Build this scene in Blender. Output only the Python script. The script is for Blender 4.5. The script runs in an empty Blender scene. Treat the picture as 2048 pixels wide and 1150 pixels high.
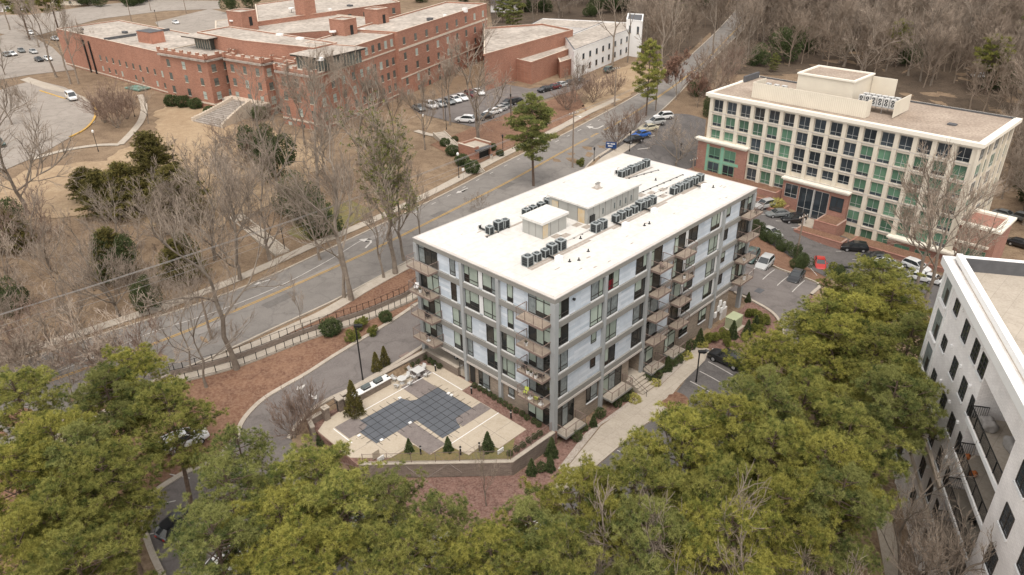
import bpy, bmesh, math, random
import numpy as np
from mathutils import Vector, Matrix
R_ = math.radians
scene = bpy.context.scene
COL = scene.collection

# ------------------------------------------------------------------ camera, world, sun, exposure
CAM_F, CAM_P, CAM_R, CAM_H = 1488.8, R_(28.43), R_(-1.19), 51.39
_cp, _sp, _cr, _sr = math.cos(CAM_P), math.sin(CAM_P), math.cos(CAM_R), math.sin(CAM_R)
_F = np.array([0, _cp, -_sp]); _X = np.array([1., 0, 0]); _U = np.array([0, _sp, _cp])
_A = _cr*_X + _sr*_U; _B = -_sr*_X + _cr*_U
CR = np.array([_A, _B, _F])
cd = bpy.data.cameras.new('camera'); cam = bpy.data.objects.new('camera', cd); COL.objects.link(cam)
cd.sensor_width = 36; cd.lens = CAM_F/2048*36; cd.clip_end = 5000; cd.clip_start = 0.5
m = Matrix.Identity(4)
for i in range(3):
    m[i][0] = _A[i]; m[i][1] = _B[i]; m[i][2] = -_F[i]
m[2][3] = CAM_H
cam.matrix_world = m
scene.camera = cam

SUN_EL, SUN_AZ = R_(66), R_(188)     # azimuth measured clockwise from +Y: light comes from behind the camera, right
w = bpy.data.worlds.new('World'); scene.world = w; w.use_nodes = True
nt = w.node_tree; nt.nodes.clear()
sky = nt.nodes.new('ShaderNodeTexSky'); sky.sky_type = 'NISHITA'; sky.sun_disc = False
sky.sun_elevation = SUN_EL; sky.sun_rotation = SUN_AZ; sky.air_density = 1.0; sky.dust_density = 2.0
hs = nt.nodes.new('ShaderNodeHueSaturation'); hs.inputs['Saturation'].default_value = 0.16
tint = nt.nodes.new('ShaderNodeMix'); tint.data_type = 'RGBA'; tint.blend_type = 'MULTIPLY'
tint.inputs[0].default_value = 1; tint.inputs[7].default_value = (1.0, 0.955, 0.90, 1)
bg = nt.nodes.new('ShaderNodeBackground'); bg.inputs[1].default_value = 0.15
wo = nt.nodes.new('ShaderNodeOutputWorld')
nt.links.new(sky.outputs[0], hs.inputs['Color']); nt.links.new(hs.outputs[0], tint.inputs[6])
nt.links.new(tint.outputs[2], bg.inputs[0]); nt.links.new(bg.outputs[0], wo.inputs[0])
sd = bpy.data.lights.new('sun', 'SUN'); sd.energy = 0.6; sd.angle = R_(20); sd.color = (1, 0.95, 0.88)
so = bpy.data.objects.new('sun', sd); COL.objects.link(so)
dv = Vector((math.sin(SUN_AZ)*math.cos(SUN_EL), math.cos(SUN_AZ)*math.cos(SUN_EL), math.sin(SUN_EL)))
so.rotation_euler = dv.to_track_quat('Z', 'Y').to_euler()
scene.view_settings.view_transform = 'Standard'; scene.view_settings.look = 'None'
scene.view_settings.exposure = 1.08; scene.view_settings.gamma = 1
scene.render.engine = 'CYCLES'; scene.cycles.max_bounces = 5; scene.cycles.diffuse_bounces = 3

# ------------------------------------------------------------------ terrain
S0 = np.array([4.06, 61.52]); PH = R_(45.42)
E1 = np.array([math.cos(PH), math.sin(PH)]); E2 = np.array([-E1[1], E1[0]])
def ss(t): t = np.clip(t, 0, 1); return t*t*(3-2*t)
def T(x, y):
    du = (x-S0[0])*E1[0] + (y-S0[1])*E1[1]; dv_ = (x-S0[0])*E2[0] + (y-S0[1])*E2[1]
    a = -0.9 + 2.5*ss((dv_-2)/19) + 0.65*ss((dv_-21)/21) + 1.15*ss((dv_-58)/14)
    b = -0.9 + 2.3*ss((dv_-12)/24) + 0.85*ss((dv_-34)/10) + 1.15*ss((dv_-58)/14)
    wst = ss((-8-du)/12)
    z = a*(1-wst) + b*wst
    # the office stands lower: s runs along its front, q is the distance before it
    s_ = (x-40.8)*.692-(y-153.5)*.722; q_ = -(x-40.8)*.722-(y-153.5)*.692
    base = -4.0-4.5*ss((s_-8)/26); k = ss((s_+16)/16)
    far_ = z-3.6*ss((s_-44)/24)
    east = np.where(q_ > 0, base+(far_-base)*ss((q_-8)/38), base+(z-2-base)*ss((-q_-30)/110))
    z = z*(1-k)+east*k
    hole = (du > -17.2) & (du < 0.2) & (dv_ > -1) & (dv_ < 20.2)
    z = np.where(hole, np.minimum(z, -0.9), z)
    return z
def Tz(x, y): return float(T(np.float64(x), np.float64(y)))
def ray(px, py): 
    d = CR.T @ np.array([(px-1024)/CAM_F, -(py-575)/CAM_F, 1.0]); return d
def atz(px, py, z):                       # point of the view ray at height z
    d = ray(px, py); t = (z-CAM_H)/d[2]; return np.array([d[0]*t, d[1]*t, z])
def at(px, py):                           # point of the ground under a photo position
    z = 1.0
    for _ in range(30):
        p = atz(px, py, z); zn = Tz(p[0], p[1]); z = 0.5*z+0.5*zn
    p = atz(px, py, z); return p
def proj(p):
    d = CR @ (np.array(p, float)-[0, 0, CAM_H]); return np.array([1024+CAM_F*d[0]/d[2], 575-CAM_F*d[1]/d[2]])
def height(base, topy):                   # height of an upright thing from the photo row of its top
    lo, hi = 0.2, 48.0
    for _ in range(40):
        mid = (lo+hi)/2
        if proj([base[0], base[1], base[2]+mid])[1] > topy: lo = mid
        else: hi = mid
    return lo
def UV(u, v, z=None):
    p = S0+u*E1+v*E2
    return np.array([p[0], p[1], Tz(*p) if z is None else z])

# ------------------------------------------------------------------ helpers
def tag(o, label=None, cat=None, group=None, kind=None):
    if label: o['label'] = label
    if cat: o['category'] = cat
    if group: o['group'] = group
    if kind: o['kind'] = kind
    return o
def empty(name, loc=(0, 0, 0), rz=0, **k):
    o = bpy.data.objects.new(name, None); COL.objects.link(o); o.location = loc; o.rotation_euler = (0, 0, rz)
    o.empty_display_size = 0.5
    return tag(o, **k)
def link(name, me, parent=None, loc=(0, 0, 0), rz=0, **k):
    o = bpy.data.objects.new(name, me); COL.objects.link(o); o.parent = parent; o.location = loc; o.rotation_euler = (0, 0, rz)
    return tag(o, **k)
def copy_tree(o, parent=None):
    c = o.copy(); COL.objects.link(c); c.parent = parent
    for ch in o.children: copy_tree(ch, c)
    return c
class MB:
    def __init__(s, fr=None): s.v = []; s.f = []; s.m = []; s.mats = []; s.fr = fr; s.smooth = False
    def mi(s, mat):
        if mat not in s.mats: s.mats.append(mat)
        return s.mats.index(mat)
    def add(s, vs, fs, mat):
        n = len(s.v); mi = s.mi(mat)
        if s.fr: vs = [s.fr(*p) for p in vs]
        s.v += [tuple(p) for p in vs]
        for f in fs: s.f.append(tuple(n+i for i in f)); s.m.append(mi)
    def box(s, x0, x1, y0, y1, z0, z1, mat):
        vs = [(x0, y0, z0), (x1, y0, z0), (x1, y1, z0), (x0, y1, z0), (x0, y0, z1), (x1, y0, z1), (x1, y1, z1), (x0, y1, z1)]
        s.add(vs, [(3, 2, 1, 0), (4, 5, 6, 7), (0, 1, 5, 4), (1, 2, 6, 5), (2, 3, 7, 6), (3, 0, 4, 7)], mat)
    def prism(s, poly, z0, z1, mat, top=None):
        n = len(poly)
        a = sum(poly[i][0]*poly[(i+1) % n][1]-poly[(i+1) % n][0]*poly[i][1] for i in range(n))
        if a < 0: poly = poly[::-1]
        vs = [(p[0], p[1], z0) for p in poly]+[(p[0], p[1], z1) for p in poly]
        s.add(vs, [tuple(range(n))[::-1]]+[(i, (i+1) % n, n+(i+1) % n, n+i) for i in range(n)], mat)
        s.add([(p[0], p[1], z1) for p in poly], [tuple(range(n))], top or mat)
    def tube(s, pts, rad, mat, n=6, cap=True):
        pts = [Vector(p) for p in pts]
        if not isinstance(rad, (list, tuple)): rad = [rad]*len(pts)
        vs = []; fs = []
        for i, p in enumerate(pts):
            d = (pts[min(i+1, len(pts)-1)]-pts[max(i-1, 0)]).normalized()
            a = d.orthogonal().normalized() if abs(d.z) < 0.99 else Vector((1, 0, 0)); a = (a-d*a.dot(d)).normalized(); b = d.cross(a)
            for k in range(n):
                t = 2*math.pi*k/n; vs.append(p+(a*math.cos(t)+b*math.sin(t))*rad[i])
        for i in range(len(pts)-1):
            for k in range(n):
                fs.append((i*n+k, i*n+(k+1) % n, (i+1)*n+(k+1) % n, (i+1)*n+k))
        if cap: fs += [tuple(range(n))[::-1], tuple((len(pts)-1)*n+k for k in range(n))]
        s.add(vs, fs, mat)
    def cyl(s, x, y, z0, z1, r, mat, n=12, r2=None): s.tube([(x, y, z0), (x, y, z1)], [r, r if r2 is None else r2], mat, n)
    def mesh(s, name):
        me = bpy.data.meshes.new(name); me.from_pydata(s.v, [], s.f)
        for mt in s.mats: me.materials.append(mt)
        me.polygons.foreach_set('material_index', s.m)
        if s.smooth: me.polygons.foreach_set('use_smooth', [True]*len(s.f))
        me.update(); return me
    def build(s, name, parent=None, loc=(0, 0, 0), rz=0, **k): return link(name, s.mesh(name), parent, loc, rz, **k)

# ------------------------------------------------------------------ materials
MATS = {}
def mat(name, c, rough=0.8, var=0.15, scale=1.0, c2=None, coords='Object', metal=0.0, spec=0.3, detail=4, bump=0.0, dist=0.0, thr=None, scale2=None, rnd=0.0):
    if name in MATS: return MATS[name]
    mt = bpy.data.materials.new(name); mt.use_nodes = True; n = mt.node_tree; b = n.nodes['Principled BSDF']
    b.inputs['Roughness'].default_value = rough; b.inputs['Metallic'].default_value = metal
    b.inputs['Specular IOR Level'].default_value = spec
    if c2 is None: c2 = tuple(max(0, x*(1-var)) for x in c); c = tuple(min(1, x*(1+var)) for x in c)
    if coords == 'World':
        g = n.nodes.new('ShaderNodeNewGeometry'); co = g.outputs['Position']
    else:
        g = n.nodes.new('ShaderNodeTexCoord'); co = g.outputs['Object']
    nz = n.nodes.new('ShaderNodeTexNoise'); nz.inputs['Scale'].default_value = scale; nz.inputs['Detail'].default_value = detail
    nz.inputs['Roughness'].default_value = 0.65; nz.inputs['Distortion'].default_value = dist
    n.links.new(co, nz.inputs['Vector'])
    rp = n.nodes.new('ShaderNodeMapRange'); lo, hi = thr or (0.3, 0.7); rp.inputs[1].default_value = lo; rp.inputs[2].default_value = hi
    n.links.new(nz.outputs[0], rp.inputs[0])
    mx = n.nodes.new('ShaderNodeMix'); mx.data_type = 'RGBA'; mx.inputs[6].default_value = (*c2, 1); mx.inputs[7].default_value = (*c, 1)
    n.links.new(rp.outputs[0], mx.inputs[0]); out = mx.outputs[2]
    if scale2:
        n2 = n.nodes.new('ShaderNodeTexNoise'); n2.inputs['Scale'].default_value = scale2; n2.inputs['Detail'].default_value = 3
        n.links.new(co, n2.inputs['Vector'])
        r2 = n.nodes.new('ShaderNodeMapRange'); r2.inputs[1].default_value = 0.3; r2.inputs[2].default_value = 0.7; r2.inputs[3].default_value = 0.72; r2.inputs[4].default_value = 1.25
        n.links.new(n2.outputs[0], r2.inputs[0])
        m2 = n.nodes.new('ShaderNodeVectorMath'); m2.operation = 'SCALE'; n.links.new(out, m2.inputs[0]); n.links.new(r2.outputs[0], m2.inputs['Scale']); out = m2.outputs[0]
    if rnd:
        oi = n.nodes.new('ShaderNodeObjectInfo'); r3 = n.nodes.new('ShaderNodeMapRange'); r3.inputs[3].default_value = 1-rnd; r3.inputs[4].default_value = 1+rnd
        n.links.new(oi.outputs['Random'], r3.inputs[0])
        m3 = n.nodes.new('ShaderNodeVectorMath'); m3.operation = 'SCALE'; n.links.new(out, m3.inputs[0]); n.links.new(r3.outputs[0], m3.inputs['Scale']); out = m3.outputs[0]
    n.links.new(out, b.inputs['Base Color'])
    if bump:
        bp = n.nodes.new('ShaderNodeBump'); bp.inputs['Strength'].default_value = bump; bp.inputs['Distance'].default_value = 0.05
        n.links.new(nz.outputs[0], bp.inputs['Height']); n.links.new(bp.outputs[0], b.inputs['Normal'])
    MATS[name] = mt; return mt
def brickmat(name, c1, c2, mortar, bw, bh, ms=0.012, rot=None, rough=0.85, axis='x', offset=0.5, scale2=0.15, bias=0.0):
    """brick or plank courses laid along a wall; the wall coordinate is x+y of the object frame so both faces run on"""
    mt = bpy.data.materials.new(name); mt.use_nodes = True; n = mt.node_tree; b = n.nodes['Principled BSDF']
    b.inputs['Roughness'].default_value = rough; b.inputs['Specular IOR Level'].default_value = 0.25
    tc = n.nodes.new('ShaderNodeTexCoord'); sx = n.nodes.new('ShaderNodeSeparateXYZ'); n.links.new(tc.outputs['Object'], sx.inputs[0])
    ad = n.nodes.new('ShaderNodeMath'); ad.operation = 'ADD'; n.links.new(sx.outputs[0], ad.inputs[0]); n.links.new(sx.outputs[1], ad.inputs[1])
    cx = n.nodes.new('ShaderNodeCombineXYZ'); n.links.new(ad.outputs[0], cx.inputs[0]); n.links.new(sx.outputs[2], cx.inputs[1])
    br = n.nodes.new('ShaderNodeTexBrick'); br.inputs['Scale'].default_value = 1; br.inputs['Brick Width'].default_value = bw; br.inputs['Row Height'].default_value = bh
    br.inputs['Mortar Size'].default_value = ms; br.inputs['Color1'].default_value = (*c1, 1); br.inputs['Color2'].default_value = (*c2, 1); br.inputs['Mortar'].default_value = (*mortar, 1)
    br.inputs['Bias'].default_value = bias; br.offset = offset
    n.links.new(cx.outputs[0], br.inputs['Vector'])
    nz = n.nodes.new('ShaderNodeTexNoise'); nz.inputs['Scale'].default_value = scale2; nz.inputs['Detail'].default_value = 6; nz.inputs['Roughness'].default_value = 0.7
    n.links.new(tc.outputs['Object'], nz.inputs['Vector'])
    r2 = n.nodes.new('ShaderNodeMapRange'); r2.inputs[1].default_value = 0.3; r2.inputs[2].default_value = 0.7; r2.inputs[3].default_value = 0.86; r2.inputs[4].default_value = 1.12
    n.links.new(nz.outputs[0], r2.inputs[0])
    m2 = n.nodes.new('ShaderNodeVectorMath'); m2.operation = 'SCALE'; n.links.new(br.outputs[0], m2.inputs[0]); n.links.new(r2.outputs[0], m2.inputs['Scale'])
    n.links.new(m2.outputs[0], b.inputs['Base Color']); MATS[name] = mt; return mt
def groundmat(name, cols, sc=(0.05, 0.5, 4.0), rough=0.95, cracks=0.0, seam=None):
    """three noises, large to small, mixing four ground colours"""
    mt = bpy.data.materials.new(name); mt.use_nodes = True; n = mt.node_tree; b = n.nodes['Principled BSDF']; b.inputs['Roughness'].default_value = rough
    b.inputs['Specular IOR Level'].default_value = 0.1
    g = n.nodes.new('ShaderNodeNewGeometry'); out = None
    for i, s in enumerate(sc):
        nz = n.nodes.new('ShaderNodeTexNoise'); nz.inputs['Scale'].default_value = s; nz.inputs['Detail'].default_value = 6; nz.inputs['Roughness'].default_value = 0.7
        n.links.new(g.outputs['Position'], nz.inputs['Vector'])
        rp = n.nodes.new('ShaderNodeMapRange'); rp.inputs[1].default_value = 0.42; rp.inputs[2].default_value = 0.62; n.links.new(nz.outputs[0], rp.inputs[0])
        mx = n.nodes.new('ShaderNodeMix'); mx.data_type = 'RGBA'
        if out is None: mx.inputs[6].default_value = (*cols[0], 1)
        else: n.links.new(out, mx.inputs[6])
        if i == 2:
            ml = n.nodes.new('ShaderNodeMath'); ml.operation = 'MULTIPLY'; ml.inputs[1].default_value = 0.55; n.links.new(rp.outputs[0], ml.inputs[0]); n.links.new(ml.outputs[0], mx.inputs[0])
        else: n.links.new(rp.outputs[0], mx.inputs[0])
        mx.inputs[7].default_value = (*cols[i+1], 1); out = mx.outputs[2]
    if cracks:                       # fine crack lines, sealed joints
        vo = n.nodes.new('ShaderNodeTexVoronoi'); vo.feature = 'DISTANCE_TO_EDGE'; vo.inputs['Scale'].default_value = cracks
        dn = n.nodes.new('ShaderNodeTexNoise'); dn.inputs['Scale'].default_value = cracks*3; dn.inputs['Detail'].default_value = 6; n.links.new(g.outputs['Position'], dn.inputs['Vector'])
        am = n.nodes.new('ShaderNodeVectorMath'); am.operation = 'MULTIPLY_ADD'; am.inputs[1].default_value = (1.6/cracks*.3,)*3; n.links.new(dn.outputs['Color'], am.inputs[0]); n.links.new(g.outputs['Position'], am.inputs[2]); n.links.new(am.outputs[0], vo.inputs['Vector'])
        cr_ = n.nodes.new('ShaderNodeMapRange'); cr_.inputs[1].default_value = 0; cr_.inputs[2].default_value = .035; cr_.inputs[3].default_value = .84; cr_.inputs[4].default_value = 1; n.links.new(vo.outputs['Distance'], cr_.inputs[0])
        vm = n.nodes.new('ShaderNodeVectorMath'); vm.operation = 'SCALE'; n.links.new(out, vm.inputs[0]); n.links.new(cr_.outputs[0], vm.inputs['Scale']); out = vm.outputs[0]
    if seam:                         # sheet seams, laid with the building
        mp = n.nodes.new('ShaderNodeMapping'); mp.inputs['Rotation'].default_value = (0, 0, -PH if 0 else -math.radians(45.42)); n.links.new(g.outputs['Position'], mp.inputs['Vector'])
        br = n.nodes.new('ShaderNodeTexBrick'); br.inputs['Scale'].default_value = 1; br.inputs['Brick Width'].default_value = seam[0]; br.inputs['Row Height'].default_value = seam[1]; br.inputs['Mortar Size'].default_value = seam[2]
        br.inputs['Color1'].default_value = (1, 1, 1, 1); br.inputs['Color2'].default_value = (seam[4],)*3+(1,); br.inputs['Mortar'].default_value = (seam[3],)*3+(1,); n.links.new(mp.outputs[0], br.inputs['Vector'])
        vm = n.nodes.new('ShaderNodeVectorMath'); vm.operation = 'MULTIPLY'; n.links.new(out, vm.inputs[0]); n.links.new(br.outputs[0], vm.inputs[1]); out = vm.outputs[0]
    n.links.new(out, b.inputs['Base Color']); MATS[name] = mt; return mt
# ------------------------------------------------------------------ material library
M_ground = groundmat('leaf_litter', [(.185, .128, .084), (.255, .185, .122), (.13, .088, .059), (.33, .245, .165)], (0.04, 0.35, 3.5))
M_mulch = groundmat('pine_straw', [(.175, .095, .062), (.225, .13, .085), (.135, .072, .05), (.32, .205, .14)], (0.08, 0.7, 3.2))
M_bark = groundmat('shredded_bark', [(.17, .095, .075), (.23, .135, .11), (.12, .068, .055), (.34, .23, .19)], (0.2, 1.2, 5.0))
M_lawn = groundmat('dormant_lawn', [(.36, .26, .165), (.28, .20, .125), (.42, .315, .205), (.24, .17, .11)], (0.06, 0.4, 3.0))
M_green = groundmat('thin_grass', [(.16, .15, .06), (.24, .17, .09), (.12, .13, .05), (.28, .2, .11)], (0.3, 1.2, 5.0))
M_road = groundmat('worn_asphalt', [(.205, .188, .172), (.235, .215, .196), (.178, .162, .148), (.255, .235, .213)], (0.06, 0.5, 6.0), 0.9, cracks=.16)
M_drive = groundmat('drive_asphalt', [(.165, .145, .135), (.19, .17, .158), (.145, .128, .12), (.22, .195, .18)], (0.08, 0.5, 6.0), 0.9, cracks=.12)
M_lot = groundmat('dark_asphalt', [(.125, .115, .112), (.15, .138, .132), (.10, .093, .09), (.18, .165, .155)], (0.08, 0.5, 6.0), 0.9, cracks=.14)
M_pale = groundmat('pale_asphalt', [(.29, .255, .22), (.34, .30, .262), (.245, .215, .185), (.38, .335, .295)], (0.05, 0.4, 4.0), 0.9, cracks=.12)
M_conc = groundmat('concrete', [(.42, .365, .30), (.46, .405, .335), (.37, .32, .26), (.50, .44, .37)], (0.12, 0.7, 5.0), 0.85, seam=(1.6, 1.6, .02, .78, .95))
M_deck = groundmat('tan_deck', [(.47, .40, .31), (.51, .44, .345), (.43, .36, .275), (.54, .47, .38)], (0.25, 1.0, 6.0), 0.8)
M_paver = groundmat('grey_paver', [(.20, .17, .16), (.235, .205, .19), (.17, .145, .135), (.28, .24, .22)], (0.3, 1.5, 7.0), 0.85)
M_gravel = groundmat('river_gravel', [(.34, .29, .24), (.40, .35, .30), (.28, .23, .19), (.60, .54, .48)], (0.5, 3.0, 9.0))
M_yellow = mat('road_yellow', (.62, .36, .07), .8, c2=(.42, .28, .10), scale=0.9, coords='World')
M_white = mat('road_white', (.60, .57, .53), .8, c2=(.40, .37, .335), scale=1.3, coords='World')
def ngray(name, v, **k): return mat(name, v, **k)
M_roofw = groundmat('roof_membrane', [(.66, .638, .60), (.61, .588, .55), (.675, .655, .62), (.54, .51, .46)], (.07, .35, 1.6), .55, seam=(12, 2.4, .04, .86, .965))
M_wire = mat('wire_grey', (.30, .28, .26), .6)
M_flash = mat('metal_coping', (.52, .48, .44), .5, var=.08, scale=.5)
M_beam = mat('grey_beam', (.245, .235, .215), .7, var=.07, scale=.5)
M_colm = mat('grey_column', (.34, .35, .35), .65, var=.07, scale=.5)
M_sill = mat('white_sill', (.68, .68, .67), .6, var=.05, scale=1)
M_plank = brickmat('white_blue_plank', (.64, .68, .725), (.47, .53, .59), (.50, .53, .57), 2.3, .36, .012, scale2=.4, rough=.45, offset=.37)
M_tbrick = brickmat('tan_brick', (.33, .265, .205), (.22, .175, .135), (.36, .31, .26), .42, .13, .014, scale2=.5)
M_wallbrick = brickmat('brown_brick', (.24, .19, .155), (.165, .13, .105), (.27, .23, .20), .42, .13, .014, scale2=.5)
M_redbrick = brickmat('red_brick', (.385, .185, .125), (.29, .135, .092), (.37, .25, .19), .55, .17, .012, scale2=.12)
M_obrick = brickmat('salmon_brick', (.36, .185, .14), (.29, .145, .11), (.37, .26, .215), .5, .16, .012, scale2=.3)
M_wbrick = brickmat('painted_brick', (.84, .80, .77), (.77, .73, .70), (.66, .62, .60), .42, .14, .016, scale2=.35)
M_frame = mat('dark_frame', (.045, .04, .036), .45, var=.1)
M_glass = mat('dark_glass', (.035, .038, .036), .08, c2=(.012, .013, .013), scale=.35, spec=.6, coords='World')
M_blind = mat('pale_blind', (.40, .46, .39), .25, c2=(.27, .32, .28), scale=.5, spec=.5, coords='World', rnd=.25)
M_curtain = mat('grey_curtain', (.26, .29, .29), .25, c2=(.14, .16, .16), scale=2.2, spec=.5, coords='World')
M_redglass = mat('red_curtain', (.16, .012, .02), .3)
M_rust = mat('rust_steel', (.215, .16, .135), .7, var=.12, scale=2)
M_balc = mat('tan_deckboard', (.35, .285, .225), .8, var=.12, scale=2.5)
M_gravroof = mat('gravel_roof', (.43, .35, .28), .95, c2=(.26, .20, .155), scale=.14, coords='World', detail=9, scale2=2.5)
M_oldroof = mat('old_roof', (.50, .44, .38), .9, c2=(.30, .26, .22), scale=.11, coords='World', detail=9, scale2=1.0)
M_cream = mat('cream_render', (.70, .64, .53), .75, c2=(.64, .58, .48), scale=.3)
M_creamtop = mat('cream_cornice', (.80, .75, .65), .7, var=.04, scale=.3)
M_mull = mat('pale_mullion', (.50, .50, .48), .5, var=.05)
M_greenpane = mat('green_panel', (.115, .22, .145), .22, c2=(.075, .15, .105), scale=.3, spec=.5, coords='World', rnd=.35)
M_blueglass = mat('dark_blue_glass', (.05, .064, .076), .06, c2=(.018, .024, .03), scale=.3, spec=.7, coords='World', rnd=.5)
M_mintpane = mat('mint_panel', (.22, .42, .30), .4, var=.08)
M_limest = mat('limestone', (.55, .47, .38), .8, var=.1, scale=.6)
M_weather = mat('weathered_stone', (.42, .37, .32), .9, c2=(.22, .19, .17), scale=1.2)
M_hwin = mat('hospital_pane', (.17, .19, .17), .15, c2=(.06, .07, .065), scale=.22, spec=.6, coords='World', rnd=.45)
M_hwin2 = mat('hospital_blind', (.36, .40, .36), .3, var=.15, scale=.3, coords='World')
M_white_p = mat('white_paint', (.80, .79, .77), .5, var=.03, scale=1)
M_pent = mat('grey_metal_panel', (.36, .355, .33), .55, var=.08, scale=.4)
M_pentr = mat('red_metal_panel', (.46, .22, .15), .6, var=.15, scale=.8)
M_door = mat('ply_door', (.55, .40, .22), .8, c2=(.50, .46, .38), scale=1.3)
M_hvac = mat('hvac_case', (.12, .14, .14), .5, var=.15, scale=6)
M_hvacd = mat('hvac_grille', (.022, .025, .027), .5, var=.2, scale=20)
M_hvacl = mat('hvac_edge', (.27, .29, .29), .4, var=.1)
M_black = mat('black_metal', (.02, .02, .02), .45, var=.1)
M_strip = mat('brown_walk_pad', (.36, .31, .265), .85, var=.2, scale=3)
M_cover = mat('pool_cover_mesh', (.125, .132, .146), .75, c2=(.10, .107, .12), scale=.6, coords='World')
M_wood = mat('pole_wood', (.24, .19, .15), .85, var=.25, scale=4)
M_steel = mat('steel', (.45, .45, .45), .35, var=.1, metal=.6)
M_tyre = mat('tyre', (.015, .015, .015), .8)
M_rim = mat('rim', (.45, .45, .46), .35, metal=.5)
M_cglass = mat('car_glass', (.025, .03, .033), .06, spec=.8)
M_red = mat('tail_red', (.35, .01, .01), .3)
M_patio = mat('patio_white', (.56, .55, .53), .6, var=.06, scale=4)
M_lamp = mat('lamp_glass', (.75, .74, .70), .2)
M_lime = mat('lime_fabric', (.55, .62, .12), .8)
M_box = mat('transformer_green', (.40, .43, .27), .6, var=.06)
M_slate = mat('slate_dark', (.10, .10, .105), .8, var=.15)
M_awn = mat('green_awning', (.05, .16, .12), .6, c2=(.25, .33, .29), scale=.8)

# ------------------------------------------------------------------ the ground and what lies on it
def lin(a, b, s): return list(np.arange(a, b, s))
xs = [-900, -700, -500, -380, -300, -260]+lin(-230, -70, 8)+lin(-70, 112, 1.25)+lin(112, 240, 8)+[260, 320, 420, 600, 900]
ys = [-120, -60, -20]+lin(0, 16, 4)+lin(16, 215, 1.25)+lin(215, 420, 9)+[440, 500, 600, 800, 1100, 1500]
X, Y = np.meshgrid(xs, ys); Z = T(X, Y)
nx, ny = len(xs), len(ys)
vs = np.stack([X.ravel(), Y.ravel(), Z.ravel()], 1).tolist()
fs = [(j*nx+i, j*nx+i+1, (j+1)*nx+i+1, (j+1)*nx+i) for j in range(ny-1) for i in range(nx-1)]
me = bpy.data.meshes.new('ground'); me.from_pydata(vs, [], fs); me.materials.append(M_ground)
me.polygons.foreach_set('use_smooth', [True]*len(fs)); link('ground', me, kind='structure')

def drape(name, poly, off, material, step=1.25, edge=0.0, **k):
    poly = [(float(p[0]), float(p[1])) for p in poly]
    bm = bmesh.new(); f = bm.faces.new([bm.verts.new((x, y, 0)) for x, y in poly])
    bmesh.ops.triangulate(bm, faces=[f])
    x0, x1 = min(p[0] for p in poly), max(p[0] for p in poly); y0, y1 = min(p[1] for p in poly), max(p[1] for p in poly)
    st = max(step, max(x1-x0, y1-y0)/90)
    for ax, a0, a1 in ((0, x0, x1), (1, y0, y1)):
        c = math.floor(a0/st)*st+st
        while c < a1:
            co = (c, 0, 0) if ax == 0 else (0, c, 0); no = (1, 0, 0) if ax == 0 else (0, 1, 0)
            bmesh.ops.bisect_plane(bm, geom=bm.verts[:]+bm.edges[:]+bm.faces[:], plane_co=co, plane_no=no, dist=1e-4); c += st
    for f in bm.faces:
        if f.normal.z < 0: f.normal_flip()
    bm.normal_update()
    for f in bm.faces:
        if f.normal.z < 0: f.normal_flip()
    for v in bm.verts: v.co.z = Tz(v.co.x, v.co.y)+off
    if edge:
        r = bmesh.ops.extrude_edge_only(bm, edges=[e for e in bm.edges if e.is_boundary])
        for v in [g for g in r['geom'] if isinstance(g, bmesh.types.BMVert)]: v.co.z -= edge
    me = bpy.data.meshes.new(name); bm.to_mesh(me); bm.free(); me.materials.append(material)
    k.setdefault('kind', 'structure')
    return link(name, me, **k)
def ragged(poly, amp=1.2, seed=1):
    r_ = random.Random(seed); out = []
    pl = resample([np.array(p[:2], float) for p in poly]+[np.array(poly[0][:2], float)], 1.6)[:-1]; ph_ = [r_.uniform(0, 6.28) for _ in range(4)]
    for i, p in enumerate(pl):
        t = pl[(i+1) % len(pl)]-pl[i-1]; t = t/max(np.linalg.norm(t), 1e-6); d = amp*(.5*math.sin(i*.37+ph_[0])+.35*math.sin(i*.91+ph_[1])+.3*math.sin(i*1.9+ph_[2])+r_.uniform(-.25, .25)); out.append(p+d*np.array([-t[1], t[0]]))
    return out
def PX(pts): return [at(*p)[:2] for p in pts]
def UVp(pts): return [S0+u*E1+v*E2 for u, v in pts]
def offs(line, d):
    line = [np.array(p[:2], float) for p in line]; out = []
    for i, p in enumerate(line):
        t = line[min(i+1, len(line)-1)]-line[max(i-1, 0)]; t /= np.linalg.norm(t); out.append(p+d*np.array([-t[1], t[0]]))
    return out
def resample(line, st):
    line = [np.array(p[:2], float) for p in line]; out = [line[0]]; 
    for a, b in zip(line[:-1], line[1:]):
        n = max(1, int(np.linalg.norm(b-a)/st)); out += [a+(b-a)*(i+1)/n for i in range(n)]
    return out
def smooth(line, it=2):
    line = [np.array(p[:2], float) for p in line]
    for _ in range(it):
        o = [line[0]]
        for a, b in zip(line[:-1], line[1:]): o += [a*.75+b*.25, a*.25+b*.75]
        line = o+[line[-1]]
    return line
STRIPS = {}
def strip_mesh(mb, line, w, off, material, st=1.5, h=0.0):
    line = resample(line, st); a = offs(line, w/2); b = offs(line, -w/2); vs = []
    for p, q in zip(a, b):
        vs += [(p[0], p[1], Tz(*p)+off), (q[0], q[1], Tz(*q)+off)]
    n = len(a); mb.add(vs, [(2*i, 2*i+1, 2*i+3, 2*i+2) for i in range(n-1)], material)
    if h:
        for k in (0, 1):
            v2 = []
            for i in range(n): x, y, z = vs[2*i+k]; v2 += [(x, y, z), (x, y, z-h)]
            mb.add(v2, [((2*i, 2*i+1, 2*i+3, 2*i+2) if k else (2*i+2, 2*i+3, 2*i+1, 2*i)) for i in range(n-1)], material)
def strip(name, line, w, off, material, st=1.5, h=0.0, **k):
    mb = MB(); strip_mesh(mb, line, w, off, material, st, h); k.setdefault('kind', 'structure'); return mb.build(name, **k)
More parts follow.
